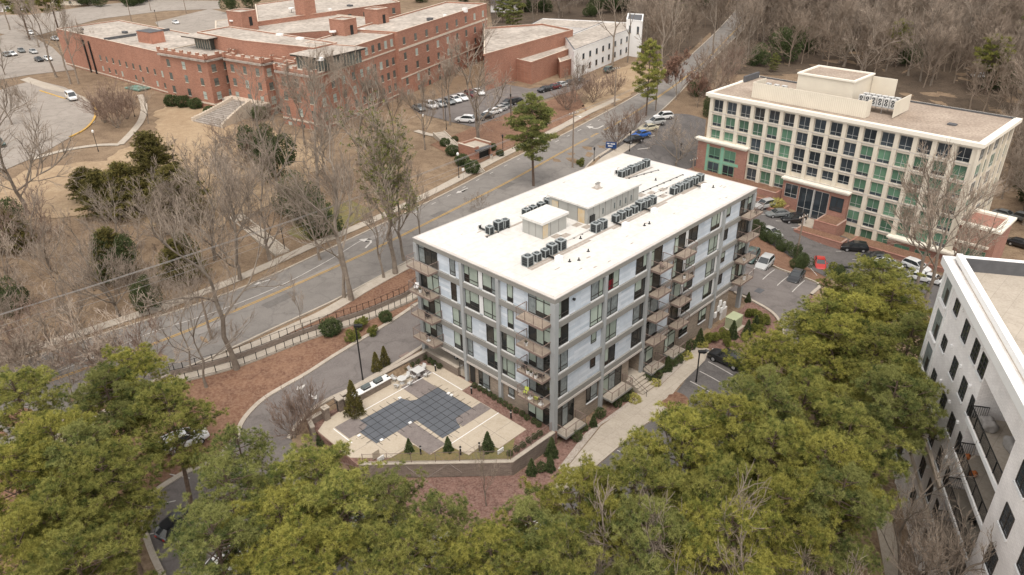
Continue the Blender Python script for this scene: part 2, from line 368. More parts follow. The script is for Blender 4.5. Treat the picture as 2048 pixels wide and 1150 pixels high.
def dashes(line, on, gap, start=0):
    line = resample(line, .5); out = []; cur = []; d = -start; 
    for a, b in zip(line[:-1], line[1:]):
        L = np.linalg.norm(b-a); ph = d % (on+gap)
        if d >= 0 and ph < on: cur = cur or [a]; cur.append(b)
        elif cur: out.append(cur); cur = []
        d += L
    if cur: out.append(cur)
    return out

# main road
yl = smooth([UV(-75, 45)[:2], UV(-45, 48.3)[:2]]+PX([(289, 698), (480, 619), (687, 528), (784, 482), (951, 398), (1035, 355), (1160, 285), (1254, 237), (1383, 150), (1445, 88), (1500, 30), (1530, 0)]))
nearL = [UV(-75, 36), UV(-45, 39)]+[at(*p) for p in [(345, 745), (500, 680), (640, 615), (700, 585)]]+[UV(30, 43), UV(60, 46)]+[at(*p) for p in [(1174, 325), (1237, 285), (1306, 236), (1372, 172), (1417, 127), (1460, 84), (1530, 20), (1560, -5)]]
farL = [UV(-75, 52.5), UV(-45, 55.0)]+[at(*p) for p in [(235, 660), (400, 610), (540, 555), (640, 508), (700, 480), (880, 395), (1010, 325), (1129, 270), (1184, 240), (1251, 205), (1300, 175), (1350, 140), (1382, 112), (1440, 58), (1490, 0)]]
nearS, farS = smooth(nearL), smooth(farL)
drape('road', list(nearS)+list(farS)[::-1], .07, M_road)
mk = MB()
for d in (-.16, .16): strip_mesh(mk, offs(yl, d), .13, .10, M_yellow)
mk.build('road_centre_line', kind='structure')
mk = MB()
wl = smooth([UV(-75, 48.5)[:2]]+PX([(190, 717), (300, 665), (420, 630), (560, 575), (670, 515), (712, 488)]))
strip_mesh(mk, wl, .14, .10, M_white)
for seg in dashes(smooth(PX([(712, 488), (800, 440), (880, 402), (960, 358), (1050, 312), (1130, 276), (1200, 240)])), 1.2, 3.4): strip_mesh(mk, seg, .14, .10, M_white, .6)
mk.build('road_lane_line', kind='structure')
def poly_local(o, ang, pts, flip=1): c, s = math.cos(ang), math.sin(ang); return [(o[0]+x*c-flip*y*s, o[1]+x*s+flip*y*c) for x, y in pts]
ARROW = [(0, -.07), (1.6, -.07), (1.6, -.28), (2.5, 0), (1.6, .28), (1.6, .07), (0, .07)]
TURN = [(0, -.08), (1.1, -.08), (1.5, .1), (1.5, .55), (1.8, .55), (1.42, 1.25), (1.04, .55), (1.32, .55), (1.32, .2), (1.0, .08), (0, .08)]
def arrow(name, p0, p1, shape=ARROW, flip=1, sc=1.0):
    a = at(*p0)[:2]; b = at(*p1)[:2]; ang = math.atan2(b[1]-a[1], b[0]-a[0]); L = np.linalg.norm(b-a)
    k = L/2.5 if shape is ARROW else sc
    return drape(name, poly_local(a, ang, [(x*k, y*max(k, 1)*1.5 if shape is ARROW else y*k) for x, y in shape], flip), .11, M_white, .7)
arrow('lane_arrow', (542, 560), (508, 571)); arrow('lane_arrow', (731, 497), (744, 484), TURN, 1, 1.9)
arrow('lane_arrow', (1207, 252), (1190, 260), TURN, -1, 2.2); arrow('lane_arrow', (936, 377), (912, 388))
for p0, p1 in (((618, 790), (634, 799)), ((611, 770), (593, 781)), ((1530, 600), (1546, 606)), ((1566, 592), (1547, 585))): arrow('drive_arrow', p0, p1)
# old patches and a few manhole covers
M_patch = groundmat('asphalt_patch', [(.15, .138, .128), (.175, .16, .15), (.13, .12, .11), (.20, .185, .17)], (.2, 1, 6), .9)
M_worn = groundmat('worn_patch', [(.25, .23, .21), (.28, .255, .235), (.22, .20, .185), (.30, .28, .255)], (.2, 1, 6), .9)
for k, (px, py, a_, b_, rot, mt_) in enumerate([(560, 600, 5, 1.6, .1, 0), (760, 470, 7, 1.2, .1, 1), (1010, 372, 4, 2, .2, 0), (640, 545, 9, .8, .1, 1), (1190, 285, 6, 1.4, .3, 0), (420, 655, 4, 1.5, 0, 1), (880, 430, 3, 2, .1, 0), (1265, 225, 8, 1.2, .4, 1)]):
    p = at(px, py)[:2]; an_ = PH+rot; drape('road_patch', [(p[0]+x*math.cos(an_)-y*math.sin(an_), p[1]+x*math.sin(an_)+y*math.cos(an_)) for x, y in ((-a_/2, -b_/2), (a_/2, -b_/2), (a_/2, b_/2), (-a_/2, b_/2))], .085+k*.0004, [M_patch, M_worn][mt_], 1.5)
# kerbs and pavements of the road
for nm, ln, sg in (('kerb', nearS, -1), ('kerb', farS, 1)):
    strip(nm, offs(ln, sg*.12), .26, .17, M_conc, h=.2)
strip('pavement', smooth([UV(-75, 55.2), UV(-45, 57.2)]+[at(*p) for p in [(215, 650), (390, 594), (530, 535), (640, 484), (700, 462), (870, 384), (1000, 312), (1111, 262), (1170, 228), (1235, 198)]]), 1.7, .14, M_conc, h=.1)
strip('pavement', smooth([UV(-40, 36)]+[at(*p) for p in [(390, 738), (520, 688), (600, 650), (660, 622), (760, 560)]]+[UV(30, 41.0), UV(60, 43)]+[at(*p) for p in [(1190, 330), (1250, 296), (1300, 262), (1326, 240)]]), 1.6, .14, M_conc, h=.1)
# grey-white walkway slab at the end of the ramp and the ramp itself
ramp = smooth(PX([(345, 762), (480, 727), (560, 696), (620, 673), (690, 650), (740, 634), (790, 612), (835, 592)])+[UV(14, 35.5)])
strip('ramp_path', ramp, 1.5, .20, M_conc, h=.2)
# driveway
outer = smooth(PX([(845, 598), (800, 630), (760, 655), (690, 697), (620, 743), (560, 775), (520, 800), (492, 828), (476, 852), (470, 880)]))
inner = smooth(PX([(852, 690), (841, 699), (772, 742), (707, 780), (659, 801), (623, 822), (596, 850), (580, 880)]))
drv = [UV(70, 34), UV(30, 34)]+list(outer)+list(inner)[::-1]+[UV(4, 21), UV(30, 21.6), UV(70, 21.6)]
drape('south_lot', PX([(470, 872), (430, 925), (380, 935), (318, 975), (292, 1000), (284, 1040), (300, 1100), (335, 1170), (360, 1300), (900, 1300), (1180, 1240), (1180, 1112), (1060, 1090), (900, 1104), (840, 1062), (790, 1012), (700, 985), (640, 945), (590, 900), (582, 876)]), .062, M_drive)
drape('driveway', drv, .07, M_drive)
strip('kerb', offs(outer, .2), .5, .19, M_conc, h=.25); strip('kerb', offs(inner, -.15), .45, .19, M_conc, h=.25)
strip('kerb', smooth(PX([(470, 880), (430, 925), (380, 940), (318, 978), (292, 1000), (284, 1040), (300, 1100), (335, 1170), (360, 1250)])), .55, .18, M_conc, h=.25)
mk = MB()
for a, b in (((310, 1012), (352, 1003)), ((300, 1070), (350, 1059)), ((735, 1105), (820, 1040)), ((660, 1120), (720, 1050)), ((860, 1120), (900, 1060)), ((1330, 1090), (1360, 1110)), ((340, 950), (380, 958))): strip_mesh(mk, PX([a, b]), .12, .11, M_white, .6)
mk.build('bay_lines', kind='structure')
# mulch beds, lawns and their like
drape('mulch_bed', list(outer)+PX([(455, 905), (330, 960), (290, 990), (240, 1080), (250, 1200), (-60, 1200), (-60, 800), (200, 790), (345, 772)])+list(offs(ramp, -.8)), .045, M_mulch)
drape('mulch_bed', [UV(-30, 36)[:2]]+list(offs(ramp, .8))+[UV(14, 38)[:2], UV(60, 42)[:2], UV(60, 44)[:2], UV(30, 40.4)[:2]]+PX([(760, 552), (660, 612), (600, 640), (520, 678), (400, 728)]), .04, M_mulch)
drape('mulch_bed', UVp([(-17, 10.4), (-6.3, -.3), (-.2, -.4), (39.5, -.4), (46, .6), (52, -4), (45, -9), (36, -6.2), (27.3, -4), (27.3, -1.6), (17.3, -1.3), (17.3, -.5), (13.8, -.5), (13.8, -1.5), (3, -1.9), (-3, -3.9)])+PX([(1105, 975), (1060, 1040), (1000, 1065), (860, 1085), (825, 1040), (780, 985), (740, 958)]), .05, M_bark)
drape('lawn', ragged(PX([(215, 322), (300, 268), (330, 200), (400, 210), (440, 245), (560, 265), (640, 285), (650, 330), (600, 390), (500, 420), (430, 470), (330, 450), (230, 440), (120, 440), (-20, 440), (-20, 372), (60, 345), (150, 325)]), 1.6, 2), .09, M_lawn, 2.5)
drape('lawn', ragged(PX([(1140, 232), (1165, 215), (1190, 160), (1260, 130), (1350, 135), (1300, 168), (1250, 196), (1180, 230)]), .8, 3), .08, M_lawn, 2.5)
drape('mulch_bed', PX([(860, 290), (930, 262), (1010, 225), (1090, 205), (1150, 180), (1180, 235), (1110, 262), (1000, 308), (960, 325), (900, 310)]), .08, M_mulch, 2.5)
drape('grass_patch', ragged(PX([(590, 440), (640, 418), (700, 400), (760, 420), (700, 450), (620, 482), (580, 465)]), 1.0, 4), .06, M_green)
# hospital forecourt, lots and paths
drape('hospital_drive', PX([(0, 180), (70, 160), (130, 175), (185, 205), (190, 245), (150, 270), (80, 310), (0, 345), (-60, 370), (-60, 180)]), .09, M_pale, 2.5)
drape('hospital_drive', PX([(58, 155), (110, 172), (170, 195), (185, 210), (150, 190), (90, 178), (40, 160)]), .11, M_conc, 2.5)
drape('hospital_drive', PX([(-60, 90), (40, 60), (105, 95), (150, 140), (60, 150), (-60, 170)]), .09, M_pale, 3)
drape('back_road', PX([(-60, 60), (60, 75), (200, 38), (330, 22), (440, 18), (440, 2), (300, 0), (180, 12), (60, 30), (-60, 30)]), .1, M_pale, 4)
drape('back_lot', PX([(310, 45), (420, 18), (470, 30), (470, 60), (400, 70), (330, 70)]), .14, M_pale, 4)
drape('hospital_lot', PX([(820, 215), (900, 190), (990, 165), (1060, 178), (1180, 160), (1160, 178), (1060, 208), (985, 240), (950, 255), (905, 245), (840, 228)]), .10, M_drive, 2.5)
mk = MB()
strip_mesh(mk, smooth(PX([(240, 290), (268, 262), (285, 240), (290, 212), (280, 190)])), 1.6, .14, M_conc)
strip_mesh(mk, smooth(PX([(60, 320), (130, 300), (200, 290), (240, 290)])), 1.6, .13, M_conc)
strip_mesh(mk, smooth(PX([(832, 262), (850, 268), (870, 272)])), 1.5, .13, M_conc)
mk.build('path', kind='structure')
mk = MB(); strip_mesh(mk, smooth(PX([(185, 205), (195, 230), (175, 258), (140, 275)])), .5, .22, M_yellow, h=.2); strip_mesh(mk, PX([(80, 182), (130, 198), (150, 190)]), .4, .22, M_yellow, h=.2); mk.build('painted_kerb', kind='structure')
# south-east walkway, bays, gravel
wk = UVp([(-8, -4.4), (-3.8, -4.4), (2.5, -2.3), (13.6, -1.65), (17.3, -1.6), (27.2, -1.6), (28.6, -2.6), (27.6, -4.0), (21.5, -3.9), (20.9, -4.9), (18.6, -5.3), (15, -4.6), (8, -4.3), (-8, -8)])
wk = PX([(1100, 985), (1125, 948), (1202, 854), (1274, 800), (1283, 783), (1312, 781), (1404, 694), (1418, 700), (1410, 722), (1359, 772), (1345, 790), (1352, 805), (1335, 822), (1290, 850), (1223, 907), (1143, 975), (1120, 1010)])
drape('walkway', wk, .12, M_conc, 1.25, edge=.15)
drape('gravel_strip', PX([(1116, 938), (1170, 868), (1225, 828), (1270, 795), (1280, 780), (1296, 795), (1202, 850), (1125, 946)]), .09, M_gravel)
drape('gravel_strip', PX([(1300, 775), (1330, 745), (1370, 715), (1395, 690), (1402, 696), (1312, 779)]), .09, M_gravel)
drape('south_lot', PX([(1418, 702), (1500, 745), (1545, 800), (1500, 1000), (1350, 1150), (1100, 1250), (1050, 1150), (1120, 1015), (1143, 978), (1223, 909), (1290, 852), (1335, 824), (1354, 806), (1347, 792), (1361, 774)]), .09, M_lot)
mk = MB()
for a, b in (((1416, 725), (1465, 752)), ((1399, 744), (1450, 772)), ((1380, 764), (1430, 792)), ((1234, 902), (1262, 916)), ((1262, 876), (1290, 890))): strip_mesh(mk, PX([a, b]), .12, .13, M_white, .6)
mk.build('bay_lines', kind='structure')
# east and north lots
north = PX([(1198, 312), (1215, 296), (1262, 262), (1322, 232), (1352, 228), (1412, 240), (1410, 262), (1399, 333)])
drape('east_lot', north+UVp([(71, 19)])+PX([(1511, 403), (1550, 418), (1620, 446), (1689, 474), (1735, 498), (1790, 520), (1880, 560), (1990, 640), (1960, 700), (1870, 640), (1800, 600), (1760, 600), (1720, 580), (1662, 560), (1591, 522), (1560, 500), (1520, 478), (1505, 455)])+UVp([(56, 7), (49, 12), (48, 22), (55, 32)]), .09, M_lot)
drape('lower_lot', PX([(1478, 560), (1490, 530), (1506, 510), (1548, 537), (1600, 555), (1644, 573), (1618, 590), (1620, 625), (1640, 680), (1580, 700), (1560, 648), (1543, 626), (1505, 605), (1474, 590)])+UVp([(43, -.5), (42, 6)]), .13, M_drive)
strip('kerb', smooth(PX([(1506, 508), (1548, 535), (1600, 553), (1646, 571), (1622, 590)])), .45, .22, M_conc, h=.2)
strip('kerb', smooth(PX([(1468, 586), (1505, 603), (1543, 624), (1562, 648), (1575, 690)])), .4, .25, M_conc, h=.2)
strip('kerb', smooth(PX([(1198, 314), (1240, 285), (1322, 230)])), .35, .24, M_conc, h=.2)
drape('hedge_bed', PX([(1496, 452), (1520, 478), (1560, 500), (1591, 522), (1660, 561), (1664, 576), (1646, 572), (1600, 553), (1548, 535), (1506, 508), (1490, 480)]), .15, M_mulch)
mk = MB()
for a, b in (((1519, 430), (1536, 430)), ((1551, 443), (1563, 444)), ((1583, 457), (1619, 456)), ((1611, 473), (1650, 471)), ((1640, 488), (1681, 485)), ((1671, 504), (1690, 504)), ((1704, 521), (1735, 518)), ((1737, 537), (1765, 534)), ((1635, 458), (1649, 468)), ((1666, 473), (1681, 484)),
             ((1525, 561), (1549, 541)), ((1554, 573), (1580, 552)), ((1584, 586), (1609, 563)), ((1498, 549), (1512, 536)), ((1621, 538), (1634, 553)), ((1650, 548), (1656, 556)),
             ((1275, 300), (1300, 297)), ((1252, 292), (1268, 290)), ((1290, 276), (1310, 272))): strip_mesh(mk, PX([a, b]), .13, .17, M_white, .5)
mk.build('bay_lines', kind='structure')
# stepped concrete path down the bank and the small stair by the shelter
def stairs(name, p0, p1, wid, n, label, cat='steps', material=None):
    a, b = at(*p0), at(*p1); material = material or M_conc
    root = empty(name, (0, 0, 0)); tag(root, label, cat); mb = MB()
    d = (b-a)[:2]; L = np.linalg.norm(d); d = d/L; nn = np.array([-d[1], d[0]])
    za, zb = Tz(*a[:2])+.15, Tz(*b[:2])+.15
    if abs(za-zb) < .6: za = zb+.9
    for i in range(n):
        q0 = a[:2]+d*L*i/n; q1 = a[:2]+d*L*(i+1)/n; z = za+(zb-za)*i/n
        poly = [q0-nn*wid/2, q1-nn*wid/2, q1+nn*wid/2, q0+nn*wid/2]; mb.prism([tuple(q) for q in poly], z-.8, z, material)
    mb.build('treads', root)
    for s in (-1, 1):
        mb = MB(); q0 = a[:2]+nn*s*(wid/2+.14); q1 = b[:2]+nn*s*(wid/2+.14)
        poly = [q0-nn*.12, q1-nn*.12, q1+nn*.12, q0+nn*.12]
        vs = [(*poly[0], za-1), (*poly[1], zb-1), (*poly[2], zb-1), (*poly[3], za-1), (*poly[0], za+.18), (*poly[1], zb+.18), (*poly[2], zb+.18), (*poly[3], za+.18)]
        mb.add(vs, [(3, 2, 1, 0), (4, 5, 6, 7), (0, 1, 5, 4), (1, 2, 6, 5), (2, 3, 7, 6), (3, 0, 4, 7)], material); mb.build('side_wall', root)
    return root
stairs('garden_steps', (470, 432), (565, 508), 1.9, 26, 'long flight of pale concrete steps climbing the leafy bank to the lawn')
stairs('garden_steps', (878, 272), (926, 312), 2.2, 16, 'concrete steps rising from the brick shelter to the hospital parking', material=M_conc)
# ------------------------------------------------------------------ facade helpers
def side_front(a, d, z): return (a, -d, z)                    # wall facing -y of the building frame
def side_left(a, d, z): return (-d, a, z)                     # wall facing -x
def side_right(L): return lambda a, d, z: (L+d, a, z)
def side_back(Wd): return lambda a, d, z: (a, Wd+d, z)
def win(parent, side, a0, a1, z0, z1, panes='w', name='window', frame=None, fw=.085, dep=.06, rng=random, style='apart', sill=True):
    """frame and its own panes; the panes are one sub-part"""
    frame = frame or M_frame; fm = MB(side); pm = MB(side)
    if style == 'apart':
        n = 3 if a1-a0 > 2.6 else (2 if a1-a0 > 1.3 else 1)
        cuts = [a0, a0+(a1-a0)*.36, a1] if n == 2 and panes != 'r' else ([a0, a1-(a1-a0)*.36, a1] if n == 2 else [a0+(a1-a0)*i/n for i in range(n+1)])
        H = z1-z0; zc = [z0, z0+.22*H, z1] if panes != 'd' else [z0, z0+.8*H, z1]
        fm.box(a0, a1, 0, dep, z0, z0+fw, frame); fm.box(a0, a1, 0, dep, z1-fw, z1, frame)
        for c in cuts: fm.box(c-fw/2 if c != a0 else a0, c+fw/2 if c != a1 else a1, 0, dep+.004, z0+fw, z1-fw, frame)
        for c in zc[1:-1]: fm.box(a0+fw, a1-fw, 0, dep-.006, c-fw/2, c+fw/2, frame)
        for i in range(len(cuts)-1):
            r = rng.random(); mt = M_blind if r < .42 else (M_curtain if r < .64 else M_glass)
            zs = z0+(H*rng.choice([0, 0, .25, .45])) if mt is M_blind else z0
            if mt is M_blind and zs > z0:
                pm.box(cuts[i], cuts[i+1], -.01, .02, zs, z1, mt); pm.box(cuts[i], cuts[i+1], -.01, .02, z0, zs, M_glass)
            else: pm.box(cuts[i], cuts[i+1], -.01, .02, z0, z1, mt)
        if panes == 'red': pm = MB(side); pm.box(a0, a0+(a1-a0)*.5, -.01, .02, z0, z0+.55*H, M_redglass); pm.box(a0, a0+(a1-a0)*.5, -.01, .02, z0+.55*H, z1, M_glass); pm.box(a0+(a1-a0)*.5, a1, -.01, .02, z0, z1, M_blind)
        w_ = fm.build(name, parent)
        pm.build('pane', w_)
        if sill:
            sm = MB(side); sm.box(a0-.05, a1+.05, 0, dep+.05, z0-.16, z0-.002, M_sill); sm.build('sill', w_)
    elif style == 'office':
        mc = 2
        H = z1-z0; pm.box(a0, a1, -.01, .02, z0, z1, panes)
        if panes is M_greenpane and rng.random() < .55: pm = MB(side); q = z0+H*rng.choice([.22, .3]); pm.box(a0, a1, -.01, .02, q, z1, panes); pm.box(a0, a1, -.01, .02, z0, q, M_blueglass)
        fm.box(a0, a1, 0, dep, z0, z0+.05, frame); fm.box(a0, a1, 0, dep, z1-.05, z1, frame)
        for c in (a0+.025, (a0+a1)/2, a1-.025): fm.box(c-.025, c+.025, 0, dep+.004, z0+.05, z1-.05, frame)
        fm.box(a0+.05, a1-.05, 0, dep-.006, z0+H*.27, z0+H*.27+.05, frame)
        w_ = fm.build(name, parent); pm.build('pane', w_)
    elif style == 'hosp':
        pm.box(a0, a1, -.01, .03, z0, z1, panes); pm.box(a0-.08, a1+.08, 0, .12, z0-.14, z0-.002, M_limest)
        pm.box(a0, a1, .03, .06, (z0+z1)/2-.04, (z0+z1)/2+.04, M_frame)
        w_ = pm.build(name, parent)
    elif style == 'paned':
        H = z1-z0
        for c in (a0, (a0+a1)/2, a1): fm.box(c-.045, c+.045, 0, dep, z0, z1, frame)
        for q in (0, .5, 1): fm.box(a0+.045, a1-.045, 0, dep-.004, z0+H*q-.04, z0+H*q+.04, frame)
        for q in (.25, .75): fm.box(a0+.045, a1-.045, 0, dep-.02, z0+H*q-.015, z0+H*q+.015, frame)
        pm.box(a0, a1, -.01, .015, z0, z1, panes)
        w_ = fm.build(name, parent); pm.build('pane', w_)
        sm = MB(side); sm.box(a0-.12, a1+.12, 0, .14, z0-.2, z0-.045, M_sill); sm.build('sill', w_)
    return w_
def balcony(parent, side, a0, a1, dep, z, name='balcony', light=False, mesh_in=True):
    top = M_conc if light else M_balc; edge = M_rust if not light else M_beam
    b = MB(side); b.box(a0, a1, .0, dep, z-.26, z-.02, edge); b.box(a0+.03, a1-.03, .0, dep-.03, z-.02, z, top)
    o = b.build(name, parent); r = MB(side); H = 1.05; t = .025
    n = max(2, int((a1-a0)/1.15)); 
    for i in range(n+1): c = a0+.04+(a1-a0-.08)*i/n; r.box(c-t, c+t, dep-.08, dep-.03, z, z+H, M_rust)
    for c in (a0+.04, a1-.04): r.box(c-t, c+t, .02, .07, z, z+H, M_rust)
    r.box(a0, a1, dep-.09, dep-.02, z+H, z+H+.05, M_rust)
    for c in (a0+.04, a1-.04): r.box(c-.035, c+.035, 0, dep-.09, z+H, z+H+.05, M_rust)
    for k in range(1, 8):
        zz = z+H*k/8; r.box(a0+.03, a1-.03, dep-.058, dep-.05, zz-.006, zz+.006, M_rust)
        for c in (a0+.04, a1-.04): r.box(c-.004, c+.004, 0, dep-.06, zz-.006, zz+.006, M_rust)
    r.build('railing', o); return o

# ------------------------------------------------------------------ the apartment block in the middle
rnd = random.Random(4)
L, WD = 39.3, 21.2
apt = empty('apartment_building', (S0[0], S0[1], 0), PH)
tag(apt, 'five storey apartment block in the middle with white roof, pale blue panels and grey frame', 'building')
FZ = {5: 13.8, 4: 10.65, 3: 7.5, 2: 4.35, 1: 1.0}
c = MB(); c.box(.3, L-.3, .3, WD-.3, 3.7, 16.1, M_plank); c.build('wall', apt)
c = MB(); c.prism([(.34, .34), (13.5, .34), (13.5, 2.6), (15.7, 2.6), (15.7, .34), (L-3.3, .34), (L-3.3, WD-.34), (7, WD-.34), (7, 13.5), (.34, 13.5)], -1.6, 3.695, M_tbrick); c.build('brick_base', apt)
c = MB(); c.prism([(0, 0), (L, 0), (L, WD), (0, WD)], 16.1, 16.62, M_beam)
c.prism([(-.03, -.03), (L+.03, -.03), (L+.03, WD+.03), (-.03, WD+.03)], 16.62, 16.72, M_flash)
c.build('parapet', apt)
rf = MB(); rf.prism([(.28, .28), (L-.28, .28), (L-.28, WD-.28), (.28, WD-.28)], 16.715, 16.75, M_roofw)
roof = rf.build('roof', apt)
# grey columns and beams
def colm(u0, u1, v0, v1, z0, z1=16.1): q = MB(); q.box(u0, u1, v0, v1, z0, z1, M_colm); q.build('column', apt)
colm(-.04, .56, -.04, .56, -2.2)
colm(-.04, .5, WD-.52, WD+.04, 1.2); colm(L-.5, L+.04, -.04, .5, -1.9)
for u in (8.1, 15.8, 31.7): colm(u-.22, u+.22, -.02, .3, -1.5)
for v in (7.9, 13.45): colm(-.02, .3, v-.22, v+.22, .3)
for k in (2, 3, 4, 5):
    z = FZ[k]
    q = MB(); q.box(.56, L-.5, .06, .3, z-.65, z, M_beam); q.box(.06, .3, .56, WD-.52, z-.648, z+.002, M_beam)
    q.box(L-.3, L-.06, .5, WD-.3, z-.65, z, M_beam); q.box(.5, L-.5, WD-.3, WD-.06, z-.65, z, M_beam)
    if k == 2: q.box(.56, L-.5, .0, .055, z-.95, z-.66, M_flash); q.box(.0, .055, .56, WD-.52, z-.95, z-.66, M_flash)
    q.build('beam', apt)
q = MB(); q.box(.3, 6.9, 13.7, WD-.3, 3.4, 3.69, M_beam); q.build('soffit', apt)
F = lambda a, d, z: (a, .28-d, z); Lf = lambda a, d, z: (.28-d, a, z)   # walls set .3 behind the frame
TB = M_tbrick
for k in (5, 4, 3, 2):
    z = FZ[k]; z0, z1 = z+.16, z+2.3 if k == 5 else z+2.42; H2 = z1
    # south-east side
    win(apt, F, .62, 2.35, z0, H2, rng=rnd, panes='w')
    if k in (5, 4): win(apt, F, 5.85, 7.8, z0, H2, rng=rnd, panes='r')
    else: win(apt, F, 6.15, 7.0, z0+1.0, z0+2.25, rng=rnd, sill=False)
    win(apt, F, 8.65, 10.5, z0, H2, rng=rnd, panes='red' if k == 5 else 'w')
    win(apt, F, 13.6, 15.5, z0, H2, rng=rnd, panes='r')
    win(apt, F, 16.1, 18.5, z+.02, H2, rng=rnd, panes='d', name='balcony_door', sill=False)
    win(apt, F, 21.0, 23.2, z+.02, H2, rng=rnd, panes='d', name='balcony_door', sill=False)
    win(apt, F, 23.9, 25.85, z0, H2, rng=rnd, panes='w')
    win(apt, F, 28.9, 30.9, z0, H2, rng=rnd, panes='r')
    win(apt, F, 32.4, 33.35, z0+.7, H2-.1, rng=rnd, sill=False)
    win(apt, F, 35.9, L-.55, z+.02, H2, rng=rnd, panes='d', name='balcony_door', sill=False)
    q = MB(F)
    for a0, a1 in ((8.32, 8.6), (15.52, 15.58), (23.25, 23.85), (30.95, 31.45)): q.box(a0, a1, 0, .03, z+.16, H2, M_sill)
    q.build('white_panel', apt)
    balcony(apt, F, 16.05, 18.75, 1.55, z); balcony(apt, F, 20.9, 23.5, 1.55, z); balcony(apt, F, 35.9, L+.0, 1.55, z)
    # south-west side
    win(apt, Lf, .6, 3.7, z+.02, H2, rng=rnd, panes='d', name='balcony_door', sill=False)
    win(apt, Lf, 17.5, WD-.55, z+.02, H2, rng=rnd, panes='d', name='balcony_door', sill=False)
    if k in (5, 4):
        spec = [(5.85, 6.65, 'w'), (8.15, 10.25, 'w'), (10.95, 13.1, 'r'), (14.55, 15.4, 'w')]
    else: spec = [(5.75, 7.6, 'r'), (8.25, 9.95, 'w'), (12.3, 13.15, 'w'), (13.7, 15.4, 'w')]
    for a0, a1, pn in spec: win(apt, Lf, a0, a1, z0, H2, rng=rnd, panes=pn)
    if k in (5, 4):
        q = MB(Lf); q.box(10.3, 10.9, 0, .03, z+.16, H2, M_sill); q.build('white_panel', apt)
    balcony(apt, Lf, .45, 4.0, 1.6, z); balcony(apt, Lf, 17.3, WD-.1, 1.6, z)
# ground floor openings
z = .75
win(apt, F, .7, 3.5, .3, 3.2, rng=rnd, panes='d', name='patio_door', sill=False); balcony(apt, F, .6, 3.9, 1.5, .25, light=True)
win(apt, F, 5.7, 7.6, 1.1, 3.2, rng=rnd)
win(apt, F, 8.45, 12.0, .65, 3.2, rng=rnd, panes='d', name='patio_door', sill=False); balcony(apt, F, 8.45, 12.3, 1.5, .62, light=True)
win(apt, F, 16.0, 18.3, .35, 3.0, rng=rnd, panes='d', name='patio_door', sill=False); balcony(apt, F, 16.1, 18.9, 1.5, .35, light=True)
win(apt, F, 20.8, 23.0, .35, 3.0, rng=rnd, panes='d', name='patio_door', sill=False); balcony(apt, F, 20.7, 23.4, 1.5, .35, light=True)
win(apt, F, 24.0, 25.8, 1.1, 3.0, rng=rnd); win(apt, F, 28.5, 30.2, 1.1, 3.0, rng=rnd)
win(apt, Lf, .6, 3.85, .85, 3.1, rng=rnd, panes='d', name='patio_door', sill=False)
win(apt, Lf, 5.95, 6.8, 2.0, 3.15, rng=rnd); win(apt, Lf, 9.8, 11.55, 1.15, 3.25, rng=rnd, panes='r')
q = MB(Lf); q.box(12.2, 13.0, .0, .04, .85, 3.2, M_black); q.build('entrance_door', apt)
q = MB(); q.box(14.0, 15.2, 2.55, 2.6, .2, 2.6, M_frame); q.build('entrance_door', apt)
q = MB(); q.box(.2, 7, 13.6, WD, .9, 1.68, M_conc); q.box(6.9, 6.99, 13.6, WD, 1.68, 3.4, M_beam); q.build('carport_floor', apt)
# roof houses
ph = MB(); ph.box(9.2, 13.3, 9.9, 12.9, 16.75, 18.5, M_pent)
for i in range(1, 3): ph.box(9.2+i*1.37-.02, 9.2+i*1.37+.02, 9.87, 9.9, 16.75, 18.45, M_beam)
for i in range(1, 3): ph.box(9.17, 9.2, 9.9+i*1.0-.02, 9.9+i*1.0+.02, 16.75, 18.45, M_beam)
ph = ph.build('roof_house', apt)
q = MB(); q.box(9.0, 13.5, 9.7, 13.1, 18.5, 18.78, M_roofw); q.build('house_roof', ph)
q = MB(); q.box(9.28, 10.1, 9.85, 9.9, 16.77, 18.35, M_door); q.build('door', ph)
ph = MB(); ph.box(15.7, 25.7, 8.8, 14.6, 16.75, 18.75, M_pent)
for i in range(1, 9): ph.box(15.7+i*1.111-.02, 15.7+i*1.111+.02, 8.77, 8.8, 16.75, 18.7, M_beam)
for i in range(1, 4): ph.box(15.67, 15.7, 8.8+i*1.45-.02, 8.8+i*1.45+.02, 16.75, 18.7, M_beam)
for i in (2, 4, 5, 6, 7): ph.box(16.3+i*1.111, 16.42+i*1.111, 8.72, 8.8, 17.2, 17.9, M_hvac)
ph = ph.build('roof_house', apt)
q = MB(); q.box(15.5, 25.9, 8.55, 14.8, 18.75, 18.95, M_roofw); q.build('house_roof', ph)
for v0 in (9.2, 13.2): q = MB(); q.box(15.63, 15.7, v0, v0+.95, 16.77, 18.4, M_door); q.build('door', ph)
q = MB(); q.box(16.1, 16.9, 8.6, 8.75, 16.8, 17.7, M_black); q.build('meter_bank', ph)
q = MB(); q.box(20.6, 21.6, 11.2, 12.2, 18.95, 18.99, M_strip); q.box(20.8, 21.1, 11.5, 11.8, 18.99, 19.5, M_flash); q.box(21.2, 21.5, 11.55, 11.85, 18.99, 19.5, M_flash); q.box(20.78, 21.12, 11.48, 11.82, 19.5, 19.6, M_beam); q.box(21.18, 21.52, 11.53, 11.87, 19.5, 19.6, M_beam); q.build('roof_vent', ph)
